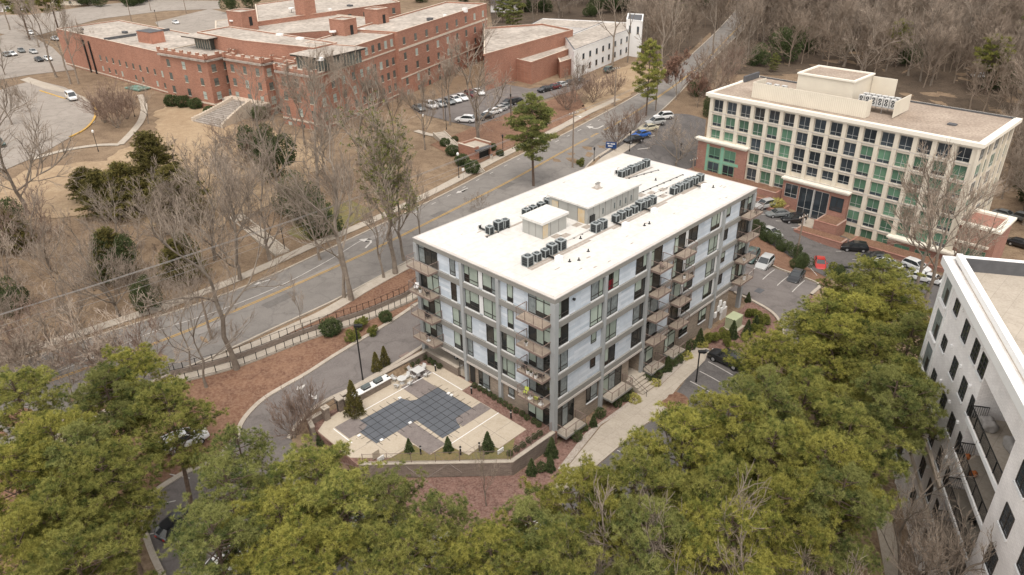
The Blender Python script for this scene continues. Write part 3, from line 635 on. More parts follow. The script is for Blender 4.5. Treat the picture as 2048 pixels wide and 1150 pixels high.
# walk pads, gas pipes, hoods, plumbing vents: parts of the roof
q = MB()
for v0, a, b in ((6.05, 2.9, 36.6), (5.65, 2.9, 12.6), (5.65, 16.6, 27.5), (5.7, 31.0, 36.6), (15.0, 5.5, 9.5), (14.3, 30, 37), (14.75, 8.9, 12.6), (14.75, 30, 36.2)):
    q.box(a, b, v0, v0+.34, 16.751, 16.762, M_strip)
for u, v in ((11.2, 8.3), (14.6, 8.0), (10.3, 8.9), (26.8, 9.1), (28.3, 8.6), (14.3, 9.2), (28.3, 6.9), (30.2, 8.2)): q.box(u, u+1.1, v, v+.8, 16.753, 16.764, M_strip)
q.build('walk_pad', roof)
q = MB()
for a, b in (((8.9, 7.5), (14.6, 7.5)), ((5.5, 14.9), (9, 14.9)), ((26, 7.6), (30, 7.6)), ((27, 10), (37, 9.6)), ((31.2, 14.2), (36.4, 13.1)), ((26, 8.6), (37, 8.4))):
    q.tube([(*a, 16.84), (*b, 16.84)], .035, M_flash if a[1] < 9 else M_black, 5)
    n = int(math.hypot(b[0]-a[0], b[1]-a[1])/1.3)
    for i in range(n+1):
        t = i/max(n, 1); u = a[0]+(b[0]-a[0])*t; v = a[1]+(b[1]-a[1])*t; q.box(u-.07, u+.07, v-.12, v+.12, 16.75, 16.83, M_black)
q.build('gas_pipe', roof)
for u, v, du, dvv in ((6.3, 5.0, -.1, -1), (6.5, 17.4, 0, 1), (17.8, 17.5, 0, 1), (17.9, 5.0, 0, -1), (23.6, 5.0, 0, -1), (34.4, 4.8, 0, -1), (31.5, 16.9, 0, 1)):
    q = MB(); s = 1 if dvv > 0 else -1
    q.box(u-.35, u+.35, min(v, v-s*.0)-.3, v+.3, 16.75, 17.35, M_white_p); q.box(u-.1, u+.1, min(v-s*1.7, v-s*.3), max(v-s*1.7, v-s*.3), 16.9, 17.0, M_black); q.box(u-.12, u+.12, v-s*.36-.06, v-s*.36+.06, 16.9, 17.25, M_black); q.build('pipe_hood', roof)
for u, v in ((7.0, 4.1), (7.9, 3.6), (19.8, 3.7), (20.6, 3.6), (35.6, 4.2), (28.5, 12.0), (33, 11.2), (17.5, 15.8), (30, 16.6), (10.2, 4.2), (29.2, 11.4), (12.2, 6.9)):
    q = MB(); q.cyl(u, v, 16.75, 17.05, .07, M_black, 8); q.cyl(u, v, 16.75, 16.82, .2, M_black, 8, .1); q.build('vent_pipe', roof)
random.seed(3)
q = MB()
for i in range(26):
    u = random.uniform(1, 38); v = random.choice([random.uniform(1, 5), random.uniform(16.5, 20)]); a = random.uniform(0, 3); s = random.uniform(.08, .3)
    q.prism([(u+s*math.cos(a+k*1.05)*random.uniform(.5, 1)*2, v+s*math.sin(a+k*1.05)*.5*random.uniform(.5, 1)) for k in range(6)], 16.7505, 16.7525, M_strip)
q.build('leaf_stain', roof)
q = MB(F); q.box(2.95, 3.15, 0, .25, 15.3, 15.5, M_black); q.build('camera_box', apt)
q = MB(F)
for i, (a, zz) in enumerate(((32.5, 1.2), (33.2, 1.9), (34, 1.3), (34.6, 1.9), (33.5, 2.6))): q.box(a, a+.5, 0, .2, zz-1, zz-.2, M_white_p)
q.build('meter_box', apt)

# condensers: one kind, copied; each stands on the roof as a thing of its own
def condenser():
    r = empty('condenser_unit'); q = MB(); s = .36; q.box(-s, s, -s, s, .06, .86, M_hvacd)
    q.build('coil', r)
    q = MB()
    for x in (-s, s):
        for y in (-s, s): q.box(x-.045, x+.045, y-.045, y+.045, 0, .9, M_hvacl)
    for zz in (.3, .52, .72): q.box(-s-.012, s+.012, -s-.012, s+.012, zz, zz+.02, M_hvac)
    q.box(-s-.03, s+.03, -s-.03, s+.03, 0, .07, M_hvac); q.build('case', r)
    q = MB(); n = 20
    ring = [(.5*.82*math.cos(6.2832*k/n), .5*.82*math.sin(6.2832*k/n)) for k in range(n)]
    sq = []
    for k in range(n):
        cx, cy = ring[k]; mxx = max(abs(cx), abs(cy)); sq.append((cx/mxx*.41, cy/mxx*.41))
    vs = [(x, y, .93) for x, y in sq]+[(x*.72, y*.72, .95) for x, y in ring]+[(x, y, .86) for x, y in sq]+[(x*.72, y*.72, .80) for x, y in ring]
    q.add(vs, [(k, (k+1) % n, n+(k+1) % n, n+k) for k in range(n)]+[(2*n+k, 2*n+(k+1) % n, (k+1) % n, k) for k in range(n)]+[(n+k, n+(k+1) % n, 3*n+(k+1) % n, 3*n+k) for k in range(n)], M_hvacl)
    q.build('top_cover', r)
    q = MB(); q.cyl(0, 0, .80, .81, .29, M_hvacd, 16); q.cyl(0, 0, .81, .93, .09, M_hvac, 10)
    for k in range(4): a = k*1.5708; q.box(-.012 if k % 2 else -.29, .012 if k % 2 else .29, -.29 if k % 2 else -.012, .29 if k % 2 else .012, .935, .945, M_hvacl)
    q.build('fan', r); return r
c0 = condenser(); first = True
ordn = ['first', 'second', 'third', 'fourth', 'fifth', 'sixth', 'seventh', 'eighth', 'ninth']
rows = [('the row of five by the white roof\'s near corner', [3.5, 4.9, 6.2, 7.3, 8.7], 6.8, [1.22, 1.0, .95, 1.2, 1.2]),
        ('the row beside the long roof house', [14.8, 16.0, 18.5, 19.6, 20.9, 22.1, 23.3, 24.6, 25.8], 6.85, [1.15, 1.15, .95, 1.05, .95, .95, 1.2, 1.1, 1.1]),
        ('the row of six near the roof\'s right end', [30.3, 31.5, 32.8, 33.7, 35.1, 36.5], 6.7, [1, 1.1, 1, 1.15, 1.05, 1.05]),
        ('the trio near the roof\'s left corner', [6.5, 7.9, 9.0], 15.45, [.95, 1.15, 1.0]),
        ('the row half hidden behind the small roof house', [12.9, 14.1, 15.5, 16.9], 15.8, [1, 1, 1, 1.05]),
        ('the row at the far edge of the white roof', [31.0, 32.1, 33.2, 34.3, 35.4, 36.6], 15.3, [1, 1, 1.1, 1, 1, 1.1])]
for desc, us, v, sc in rows:
    for i, u in enumerate(us):
        o = c0 if first else copy_tree(c0); first = False
        p = UV(u, v, 16.75); o.location = p; o.rotation_euler = (0, 0, PH); o.scale = (sc[i]*.97, sc[i]*.97, sc[i])
        tag(o, 'condenser %s from the left in %s' % (ordn[i], desc), 'air conditioner', 'condensers on the apartment roof')

# balcony furniture and the like
def chair_mesh(material, back=.85):
    q = MB(); q.box(-.28, .28, -.26, .26, .38, .46, material)
    q.add([(-.28, .2, .46), (.28, .2, .46), (.28, .42, back+.1), (-.28, .42, back+.1), (-.28, .27, .46), (.28, .27, .46), (.28, .48, back+.08), (-.28, .48, back+.08)], [(0, 1, 2, 3), (7, 6, 5, 4), (0, 3, 7, 4), (1, 5, 6, 2), (3, 2, 6, 7)], material)
    return q
def chair(loc, rz, material, label, frame=None, group=None):
    r = empty('chair', loc, rz); r.scale = (.82, .82, .82); tag(r, label, 'chair', group)
    chair_mesh(material).build('seat', r)
    q = MB()
    for x in (-.24, .24):
        for y in (-.22, .22): q.tube([(x, y, .38), (x*1.1, y*1.15, 0)], .022, frame or M_black, 5)
        q.tube([(x*1.15, -.25, .62), (x*1.15, .3, .64)], .028, frame or material, 5); q.tube([(x*1.15, -.22, .38), (x*1.15, -.22, .62)], .022, frame or material, 5)
    q.build('legs', r); return r
def table(loc, r0, material, label, square=False, cat='table'):
    r = empty('table', loc, PH); tag(r, label, cat); q = MB()
    if square: q.box(-r0, r0, -r0, r0, .7, .74, material)
    else: q.cyl(0, 0, .70, .74, r0, material, 20)
    q.build('tabletop', r); q = MB(); q.cyl(0, 0, .02, .7, .05, M_white_p, 8); q.cyl(0, 0, 0, .05, .28, M_white_p, 10); q.build('base', r); return r
def at_uv(u, v, z): return tuple(UV(u, v, z))
chair(at_uv(-.75, 3.25, 4.35+3.15*0), PH-1.2, M_lime, 'lime green cushioned chair on the second floor corner balcony, left of its table')
chair(at_uv(-.8, 1.7, 4.35), PH+1.9, M_lime, 'lime green cushioned chair on the second floor corner balcony, right of its table')
table(at_uv(-.9, 2.5, 4.35), .3, M_rust, 'small round brown table between two lime chairs')
table(at_uv(-.9, 1.0, 4.35), .28, M_black, 'small dark table at the right end of the balcony with lime chairs')
chair(at_uv(-.8, 3.4, 7.5), PH-1.5, M_black, 'black balcony chair above the lime chairs, at the left rail')
chair(at_uv(-.8, 1.0, 7.5), PH+1.6, M_black, 'black balcony chair above the lime chairs, beside the corner column')
def planter(loc, label, green=M_green, h=.55):
    r = empty('planter', loc, PH); tag(r, label, 'planter'); q = MB(); q.cyl(0, 0, 0, h*.6, .16, M_white_p, 10, .2); q.build('pot', r)
    q = MB(); rr = random.Random(int(loc[0]*100))
    for i in range(40):
        a = rr.uniform(0, 6.28); l = rr.uniform(.2, .42); e = rr.uniform(.3, 1.3); d = Vector((math.cos(a)*math.cos(e), math.sin(a)*math.cos(e), math.sin(e))); s = Vector((-d.y, d.x, 0)).normalized()*.04
        b = Vector((0, 0, h*.55)); q.add([b-s, b+s, b+d*l], [(0, 1, 2)], M_leafd)
    q.build('leaves', r)
# ------------------------------------------------------------------ the cream office
OO = atz(1412, 185, 13)[:2]; OA = math.atan2(*(atz(1971, 290, 13)[:2]-OO)[::-1])
OL, OW = 52.1, 20.7
off = empty('office_building', (OO[0], OO[1], 0), OA); tag(off, 'cream office block with a grid of green and dark windows and a gravel roof', 'building')
c = MB(); c.box(.9, OL-.9, .9, OW-.9, -9.5, 12.3, M_cream); c.build('wall', off)
c = MB(); c.box(0, OL, 0, OW, 12.35, 12.75, M_creamtop); c.box(.4, OL-.4, .4, OW-.4, 12.0, 12.35, M_creamtop)
for a in ((0, OL, 0, 1.0), (0, OL, OW-.5, OW), (0, .7, 1.0, OW-.5), (OL-1.2, OL, 1.0, OW-.5)): c.box(*a, 12.75, 13.0, M_creamtop)
c.box(1, OL-1, OW-.75, OW-.5, 12.75, 13.1, M_slate); c.build('cornice', off)
c = MB(); c.box(.7, OL-1.2, 1.0, OW-.75, 12.7, 12.8, M_gravroof); oroof = c.build('roof', off)
c = MB(); c.box(43.5, 44.9, 8.5, 9.6, 12.8, 13.05, M_slate); c.build('roof_hatch', oroof)
c = MB(); c.box(.6, 1.1, OW-7.2, OW-1.2, 12.9, 14.1, M_slate); c.box(-.6, .6, OW-7, OW-2, 12.6, 12.8, M_creamtop); c.build('roof_screen', off)
# penthouse, screens and rooftop units
def opx(px, py, z):
    p = atz(px, py, z)[:2]-OO; c_, s_ = math.cos(OA), math.sin(OA); return p[0]*c_+p[1]*s_, -p[0]*s_+p[1]*c_
z7 = lambda x, y: (1380+x/3.027, 100+y/3.027)
c = MB(); c.box(15.2, 26.3, 8.2, 17.0, 12.8, 17.6, M_cream); pz = c.build('plant_house', off)
c = MB()
for a in ((15.0, 26.5, 8.0, 8.5), (15.0, 26.5, 16.6, 17.1), (15.0, 15.5, 8.5, 16.6), (26.0, 26.5, 8.5, 16.6)): c.box(*a, 17.6, 17.9, M_creamtop)
c.box(15.5, 26, 8.5, 16.6, 17.6, 17.65, M_gravroof); c.build('house_roof', pz)
c = MB(); c.box(26.5, 31.0, 16.4, 16.7, 12.8, 17.4, M_cream); c.build('screen_wall', off)
c = MB(); c.box(8.6, 31.4, 3.0, 3.15, 12.85, 15.9, M_cream); c.box(8.6, 8.75, 3.15, 8.0, 12.85, 15.9, M_cream); c.box(31.25, 31.4, 3.15, 5.0, 12.85, 15.9, M_cream)
for i in range(60): c.box(8.8+i*.375, 8.83+i*.375, 2.97, 3.0, 12.9, 15.85, M_creamtop)
c.build('roof_screen', off)
c = MB(); c.box(35.0, 35.15, 6.0, 13.2, 13.0, 15.9, M_cream); c.build('roof_screen', off)
def rooftop_unit(x, y, z, label, rz=0, w_=.95):
    r = empty('fan_unit', tuple(np.append(OO+np.array([x*math.cos(OA)-y*math.sin(OA), x*math.sin(OA)+y*math.cos(OA)]), z)), OA+rz); tag(r, label, 'air conditioner', 'fan units on the office roof')
    q = MB(); q.box(-w_/2, w_/2, -.35, .35, 0, 1.5, M_patio); q.build('case', r)
    for zz in (.42, 1.08): q = MB(); q.tube([(0, -.35, zz), (0, -.37, zz)], .3, M_hvacd, 14); q.tube([(0, -.37, zz), (0, -.385, zz)], .1, M_white_p, 8); q.build('fan', r)
    return r
c = MB(); c.box(27.5, 34.9, 7.8, 11.2, 14.0, 14.12, M_steel)
for x in np.arange(27.8, 35, 2.2):
    for y in (8, 11): c.box(x, x+.1, y, y+.1, 12.8, 14, M_steel)
c.build('unit_platform', off)
for i in range(6): rooftop_unit(28.1+i*1.16, 8.5, 14.12, 'white twin fan unit in the front row on the office platform, %s from left' % ordn[i])
for i in range(6): rooftop_unit(28.1+i*1.16, 10.3, 14.12, 'white twin fan unit in the back row on the office platform, %s from the left' % ordn[i])
for i, (x, y) in enumerate([(9.8, 4.2), (11.2, 4.3), (12.6, 4.3), (14, 4.4), (10.3, 6.3), (12, 6.3), (13.6, 6.4), (17.5, 4.4), (18.8, 4.4), (21.6, 4.4), (22.9, 4.4), (25.2, 4.4), (26.5, 4.4), (27.8, 4.4), (29.3, 4.4)]): rooftop_unit(x, y, 13.9 if i < 13 else 13.7, 'white unit behind the long cream screen, %s from its left end' % (ordn+['tenth', 'eleventh', 'twelfth', 'thirteenth', 'fourteenth', 'fifteenth'])[i])
# window grid: sixteen bays
ro = random.Random(8); nb = 16; x0 = 1.3; bw = (OL-2.6)/nb; FH = 3.12
OF = lambda a, d, z: (a, .9-d, z); cnt = 0; restf = MB(OF)
def green(i, r):
    if r == 0: return False
    if r == 1: return i in (0, 1, 2, 3, 4, 5, 10, 11, 12, 13, 14, 15)
    if r == 2: return i not in (6, 7, 8, 9)
    if r in (3, 4): return i not in (6, 7, 8, 9)
    return i >= 10
for c0_ in range(nb+1):
    q = MB(OF); xx = x0+c0_*bw; q.box(xx-.38, xx+.38, .0, .45, -9 if c0_ > 10 else -6, 12.0, M_cream); q.build('pier', off)
q = MB(OF)
for r in range(8): zt = 11.9-r*FH; q.box(x0, OL-x0, 0, .3, zt-.02-.75+.0, zt-.0-.02-.35 if 0 else zt-.3, M_cream) if 0 else None
for r in range(1, 8): zt = 11.75-r*FH; q.box(x0 if r < 5 else 35, OL-x0, .02, .34, zt+.12, zt+.62, M_cream); q.box(x0 if r < 5 else 35, OL-x0, .34, .46, zt+.5, zt+.66, M_flash)
q.build('spandrel_band', off)
for r in range(7):
    for i in range(nb):
        zt = 11.75-r*FH
        if r >= 2 and i < 3: continue
        if r == 4 and 6 <= i <= 9: continue
        if r > 4 and i < 10: continue
        if r >= 6 and i > 13: continue
        h = 2.42 if not (r == 3 and 6 <= i <= 9) else 1.7
        if r == 1 and i < 3: h = 2.3
        mt = M_greenpane if (green(i, r) and not (r == 1 and i == 3 and False)) else M_blueglass
        if r in (2,) and 3 <= i <= 5 or r == 4: mt = M_greenpane if i in (5, 4) or i > 9 else M_blueglass
        win(off, OF, x0+i*bw+.46, x0+(i+1)*bw-.46, zt-h, zt, mt, frame=M_mull, style='office', rng=ro, sill=False); cnt += 1
# row three at left (bays 0-2) sits above the brick corner
for i in range(3): win(off, OF, x0+i*bw+.46, x0+(i+1)*bw-.46, 11.75-2*FH-1.75, 11.75-2*FH, M_greenpane, frame=M_mull, style='office', rng=ro)
def cornice(side, a0, a1, z, d=1.3): q = MB(side); q.box(a0, a1, 0, d, z, z+.3, M_creamtop); q.box(a0+.3, a1-.3, 0, d-.3, z-.35, z, M_creamtop); q.build('ledge', off)
cornice(OF, -1.2, x0+3*bw+.5, 3.2, 1.5); cornice(OF, x0+6*bw-.6, x0+10*bw+.7, -.6, 1.6); cornice(OF, x0+13*bw-.6, OL+.2, -6.6, 1.6)
q = MB(OF); q.box(-.6, x0+3*bw+.3, 0, .95, -6.5, 2.85, M_obrick); q.build('brick_corner', off)
for i in range(2):
    for r in range(2): win(off, lambda a, d, z: (a, -.05-d, z), 2.3+i*3.6, 4.9+i*3.6, -.3-r*3.2, 2.1-r*3.2, M_greenpane if r == 0 else M_blueglass, frame=M_mintpane, style='office', rng=ro)
q = MB(lambda a, d, z: (a, -.05-d, z)); q.box(1.6, 2.2, 0, .06, -4.4, 2.5, M_mintpane); q.box(5.0, 5.8, 0, .06, -4.4, 2.5, M_mintpane); q.box(2.2, 9.3, 0, .05, -1.0, -.4, M_mintpane); q.build('mint_panel', off)
q = MB(OF); q.box(x0+6*bw-.3, x0+10*bw+.4, 0, 1.0, -8, -.95, M_obrick); q.build('brick_entrance', off)
BF = lambda a, d, z: (a, -.1-d, z)
win(off, BF, x0+6*bw+.3, x0+6*bw+2.9, -4.2, -1.5, M_blueglass, frame=M_mull, style='office', rng=ro)
win(off, BF, x0+7*bw+.2, x0+7*bw+3.0, -7.2, -1.5, M_blueglass, frame=M_mull, style='office', rng=ro, name='entrance_glass')
win(off, BF, x0+8*bw+.2, x0+8*bw+3.0, -7.2, -1.5, M_blueglass, frame=M_mull, style='office', rng=ro, name='entrance_glass')
q = MB(BF); q.box(x0+7*bw+3.05, x0+8*bw+.15, 0, .3, -7.4, -1.4, M_mull); q.build('entrance_pillar', off)
win(off, BF, x0+9*bw+.3, x0+9*bw+2.8, -4.6, -1.8, M_blueglass, frame=M_frame, style='office', rng=ro)
q = MB(OF); q.box(x0+13*bw-.4, OL-.9, 0, .95, -13, -7.0, M_obrick); q.build('brick_corner', off)
for i in range(2): win(off, BF, x0+13.3*bw+i*3.6, x0+13.3*bw+i*3.6+2.6, -10.2, -7.6, M_greenpane, frame=M_mintpane, style='office', rng=ro)
# right end wall with its windows and the brick wing
OR = lambda a, d, z: (OL-.9+d, a, z)
for r in range(6):
    zt = 11.75-r*FH
    for a in (2.4, 5.4, 10.2, 13.2, 16.4): win(off, OR, a, a+2.1, zt-2.35, zt, M_greenpane if r % 2 else M_blueglass, frame=M_mull, style='office', rng=ro)
q = MB(OR)
for a in (.2, 4.55, 7.6, 12.5, 15.6, 18.6): q.box(a, a+.6, 0, .4, -7, 12, M_cream)
q.build('pier', off)
q = MB(); q.box(OL-.9, OL+5.4, 1.5, 9.5, -13, -1.5, M_obrick); q.build('brick_wing', off)
q = MB(); q.box(OL-.9, OL+5.8, 1.1, 2.3, -1.5, -1.1, M_creamtop); q.box(OL+4.6, OL+5.8, 2.3, 9.9, -1.5, -1.1, M_creamtop); q.box(OL-.9, OL+4.6, 8.7, 9.9, -1.5, -1.1, M_creamtop); q.box(OL-.9, OL+4.6, .9, 1.8, -4.6, -4.3, M_creamtop); q.build('ledge', off)
win(off, lambda a, d, z: (a, 1.5-d, z), OL+.6, OL+4.4, -8.6, -5.4, M_greenpane, frame=M_mintpane, style='office', rng=ro)
win(off, lambda a, d, z: (a, 1.5-d, z), OL+.6, OL+4.4, -12.2, -9.0, M_blueglass, frame=M_mull, style='office', rng=ro)
# brick terrace and planters in front, each a box of brick with a bed of soil
for (u0, u1, v0, v1, zt, lb) in [(-1.2, 19.4, -2.4, .85, -3.3, 'long brick terrace at the left front of the cream office'), (12.6, 18.2, -4.6, -2.5, -4.3, 'raised brick planter left of the office entrance'), (18.4, 22.2, -5.4, -1.2, -5.4, 'brick planter with yellow flowers at the office entrance'),
        (28.9, 33.2, -4.6, -.15, -5.6, 'raised brick planter right of the office entrance'), (26.6, 35.8, -7.6, -4.8, -7.2, 'low brick terrace right of the office entrance'), (35.9, 52.5, -4.4, -1.0, -7.8, 'long brick retaining wall under the right windows of the office')]:
    r = empty('brick_planter', (OO[0], OO[1], 0), OA); tag(r, lb, 'planter'); q = MB(); q.box(u0, u1, v0, v1, -12, zt, M_obrick); q.build('wall', r)
    q = MB(); q.box(u0+.35, u1-.35, v0+.35, v1-.1, zt, zt+.04, M_mulch); q.build('soil', r)
    q = MB(); q.box(u0-.05, u1+.05, v0-.05, v0+.35, zt+.002, zt+.1, M_obrick); q.build('coping', r)
q = MB(lambda x, y, z: (OO[0]+x*math.cos(OA)-y*math.sin(OA), OO[1]+x*math.sin(OA)+y*math.cos(OA), z)); q.box(22.2, 28.8, -4.5, -.1, -9, -7.35, M_conc); q.build('entrance_landing', kind='structure')
FLOWER = (OO[0]+20.3*math.cos(OA)+3.4*math.sin(OA), OO[1]+20.3*math.sin(OA)-3.4*math.cos(OA), -5.35)

# ------------------------------------------------------------------ the red brick hospital
HO = atz(315, 95, 16.9)[:2]; HA = R_(-34.5); HE = np.array([math.cos(HA), math.sin(HA)]); HN = np.array([-HE[1], HE[0]])
hos = empty('hospital_building', (HO[0], HO[1], 0), HA); tag(hos, 'large red brick hospital with battlement parapets, stone bands and flat roofs, upper left', 'building')
def hpx(px, py, z): p = atz(px, py, z)[:2]-HO; return float(p@HE), float(p@HN)
rh = random.Random(5); hw = []          # windows: (side, a, z, w, h)
def hblock(poly, z1, z0=-.5, par=.0, roof=None, name='wing', cren=False):
    q = MB(); n = len(poly); q.prism(poly, z0, z1, M_redbrick, M_oldroof); o = q.build(name, hos)
    a = sum(poly[i][0]*poly[(i+1) % n][1]-poly[(i+1) % n][0]*poly[i][1] for i in range(n)); P = poly if a > 0 else poly[::-1]
    q = MB()
    for i in range(n):
        p0 = np.array(P[i]); p1 = np.array(P[(i+1) % n]); d = p1-p0; Ln = np.linalg.norm(d); d = d/Ln; nn = np.array([d[1], -d[0]])
        pl = [p0+nn*.05, p1+nn*.05, p1-nn*.4, p0-nn*.4]; q.prism([tuple(x) for x in pl], z1+.003*i, z1+par+.16+.003*i, M_limest if par == 0 else M_redbrick, M_limest)
    q.build('parapet', o); return o
def hband(P0, P1, z, h=.35, d=.12, m_=None):
    p0, p1 = np.array(P0), np.array(P1); v = p1-p0; v = v/np.linalg.norm(v); nn = np.array([v[1], -v[0]])
    q = MB(); q.prism([tuple(x) for x in (p0+nn*d, p1+nn*d, p1-nn*.05, p0-nn*.05)], z, z+h, m_ or M_limest); q.build('stone_band', hos)
def hwins(P0, P1, zs, n=None, sp=3.1, w_=1.15, h=1.7, off_=None, skip=()):
    p0, p1 = np.array(P0, float), np.array(P1, float); L_ = np.linalg.norm(p1-p0); v = (p1-p0)/L_; nn = np.array([v[1], -v[0]]); n = n or max(1, int(L_/sp)); g = L_/n
    for z in zs:
        for i in range(n):
            if i in skip: continue
            hw.append((p0+v*(g*(i+.5)), v, nn, z, w_, h))
# front bays, from the left: bay A, setback, entry bay, setback, bay B, then the long right wing
A0 = (0, 0); A1 = hpx(398, 112, 16.9); A1 = (A1[0], 0)
xA = A1[0]; xB0 = hpx(453, 104, 16.9)[0]; xB1 = hpx(530, 115, 16.9)[0]; xC0 = hpx(565, 125, 16.9)[0]; xC1 = hpx(643, 137, 16.9)[0]
yB = 4.0; yS = 7.0; yC = 1.0; zT = 16.9; zG = 1.0
fs_ = [(0, 0), (xA, 0), (xA, yS), (xB0, yS), (xB0, yB), (xB1, yB), (xB1, yS), (xC0, yS), (xC0, yC), (xC1, yC)]
xE = xC1; yE0 = hpx(643, 137, 16.9)[1]
# right wing runs back from the corner; its direction is that of the photo
pw0 = np.array((xC1, yC)); pr = np.array(hpx(968, 25, 16.9)); dr = pr-pw0; ang_ = math.atan2(dr[1], dr[0])
print('hospital', [tuple(round(float(v), 1) for v in p) for p in fs_], 'wing end', pr, math.degrees(ang_))
wing_len = float(np.linalg.norm(dr)); wd_ = dr/wing_len; wn = np.array([-wd_[1], wd_[0]])
FHh = 3.2; rowz = [zT-3.3-FHh*i for i in range(5)]
hblock([fs_[0], fs_[1], fs_[2], fs_[3], fs_[4], fs_[5], fs_[6], fs_[7], fs_[8], fs_[9], tuple(pw0+wd_*16), tuple(pw0+wd_*16+wn*18), (0, 17)], 15.9, name='front_block')
hblock([tuple(pw0+wd_*15.9), tuple(pw0+wd_*33), tuple(pw0+wd_*33+wn*14), tuple(pw0+wd_*15.9+wn*14)], 19.0, par=.1, name='right_wing')
hblock([tuple(pw0+wd_*32.9-wn*1.0), tuple(pw0+wd_*wing_len-wn*1.0), tuple(pw0+wd_*wing_len+wn*13), tuple(pw0+wd_*32.9+wn*13)], 19.3, par=.2, name='right_wing')
# set back top storey
hblock([(3, 10), (24, 7.8), (xC1-9, 9.5), (xC1-9, 17), (3, 20)], 19.2, z0=15.9, par=.1, name='top_storey')
hwins((5.5, 9.74), (xC1-9.2, 9.5), [16.6], n=8, w_=1.1, h=1.6)
q = MB(); q.box(xC1-9, xC1-.5, 4.2, 16, 15.9, 18.6, M_hwin); 
for i in range(9): q.box(xC1-9+i*.97, xC1-8.9+i*.97, 4.12, 4.2, 15.9, 18.6, M_limest)
for i in range(12): q.box(xC1-.5, xC1-.42, 4.3+i*.97, 4.4+i*.97, 15.9, 18.6, M_limest)
q.build('glazed_storey', hos); q = MB(); q.box(xC1-9.8, xC1+.1, 3.2, 17, 18.62, 19.0, M_frame); q.box(xC1-9.9, xC1+.2, 3.1, 17.1, 19.0, 19.08, M_oldroof); q.build('glazed_roof', hos)
q = MB(); q.box(4.2, 10.5, 8.0, 13.5, 15.9, 18.7, M_hwin)
for i in range(7): q.box(4.2+i*1.0, 4.3+i*1.0, 7.92, 8.0, 15.9, 18.7, M_limest)
q.build('glazed_storey', hos); q = MB(); q.box(2.0, 12.4, 5.8, 15, 18.72, 19.0, M_frame); q.box(1.9, 12.5, 5.7, 15.1, 19.0, 19.1, M_oldroof); q.build('glazed_roof', hos)
# battlements and weathered cornice along the stepped front
segs_ = list(zip(fs_[:-1], fs_[1:]))
q = MB(); q2 = MB()
for (p0, p1) in segs_:
    p0, p1 = np.array(p0, float), np.array(p1, float); d = p1-p0; Ln = np.linalg.norm(d); d /= Ln; nn = np.array([d[1], -d[0]])
    q2.prism([tuple(x) for x in (p0+nn*.55-d*.0, p1+nn*.55, p1-nn*.1, p0-nn*.1)], 15.2, 15.62, M_weather)
    q.prism([tuple(x) for x in (p0+nn*.06, p1+nn*.06, p1-nn*.35, p0-nn*.35)], 15.9, 16.5, M_redbrick, M_limest)
    k = max(1, int(Ln/3.0))
    for i in range(k+1):
        c_ = p0+d*Ln*i/k; q.prism([tuple(x) for x in (c_-d*.45+nn*.12, c_+d*.45+nn*.12, c_+d*.45-nn*.42, c_-d*.45-nn*.42)], 15.9, 17.1, M_redbrick, M_limest)
q.build('battlement', hos); q2.build('cornice', hos)
for (p0, p1) in segs_:
    L_ = math.hypot(p1[0]-p0[0], p1[1]-p0[1]); n = 3 if L_ > 8 else (1 if L_ < 5 else 2)
    hwins(p0, p1, [12.6, 9.3, 6.0, 2.4], n=n, w_=1.25, h=1.75); hband(p0, p1, 4.75, .4)
z_r = [14.6, 11.4, 8.2, 5.0]
hwins(pw0, pw0+wd_*16, [11.9, 8.7, 5.5, 2.4], n=4, w_=1.2, h=1.75); hband(pw0, pw0+wd_*33, 4.0, .3); hband(pw0, pw0+wd_*33, 15.2, .3)
hwins(pw0+wd_*16, pw0+wd_*33, [16.4, 11.9, 8.7, 5.5], n=6, w_=1.15, h=1.7)
hwins(pw0+wd_*33-wn*1, pw0+wd_*wing_len-wn*1, [16.2, 12.4, 9.2, 6.0, 2.9], n=9, w_=1.2, h=1.7); hband(pw0+wd_*33-wn*1, pw0+wd_*wing_len-wn*1, 14.9, .5); hband(pw0+wd_*33-wn*1, pw0+wd_*wing_len-wn*1, 7.9, .3)
# left long wing, blank above
L0 = hpx(112, 58, 14.3); L1 = (2.5, 3.2)
dl = np.array(L0)-np.array(L1); nl = np.array([-dl[1], dl[0]])/np.linalg.norm(dl); nl = nl if nl[1] > 0 else -nl
L0t = tuple(L0); hblock([L0t, L1, tuple(np.array(L1)+nl*20), tuple(np.array(L0)+nl*20)], 14.2, par=.1, name='left_wing')
hwins(np.array(L1)+dl*.66, L1, [8.0], n=12, w_=.95, h=1.5); hwins(np.array(L1)+dl*.66, L1, [5.0], n=12, w_=.95, h=1.3, skip=(4, 7)); hband(L0t, L1, 3.8, .3); hwins(np.array(L1)+dl*.2, L1, [1.9], n=4, w_=.95, h=1.3)
q = MB(); um = np.array(L1)+dl*.36+nl*7; q.box(um[0]-3.4, um[0]+3.4, um[1]-2, um[1]+2, 14.2, 17.2, M_pentr)
for i in range(14): q.box(um[0]-3.3+i*.5, um[0]-3.25+i*.5, um[1]-2.04, um[1]-2, 14.3, 17.1, M_frame)
q.box(um[0]-3.5, um[0]+3.5, um[1]-2.1, um[1]+2.1, 17.2, 17.3, M_slate); q.build('roof_house', hos)
q = MB(); a_ = np.array(L1)+dl*.55; b_ = a_+nl*19.6; s_ = dl/np.linalg.norm(dl)*.2; q.prism([tuple(a_-s_), tuple(a_+s_), tuple(b_+s_), tuple(b_-s_)], 14.2, 14.9, M_slate); q.build('roof_upstand', hos)
q = MB()
for t in (.70, .75): p = np.array(L1)+dl*t-nl*.25; q.box(p[0]-.18, p[0]+.18, p[1]-.18, p[1]+.18, 3.0, 12.9, M_black)
q.build('flue_pipe', hos)
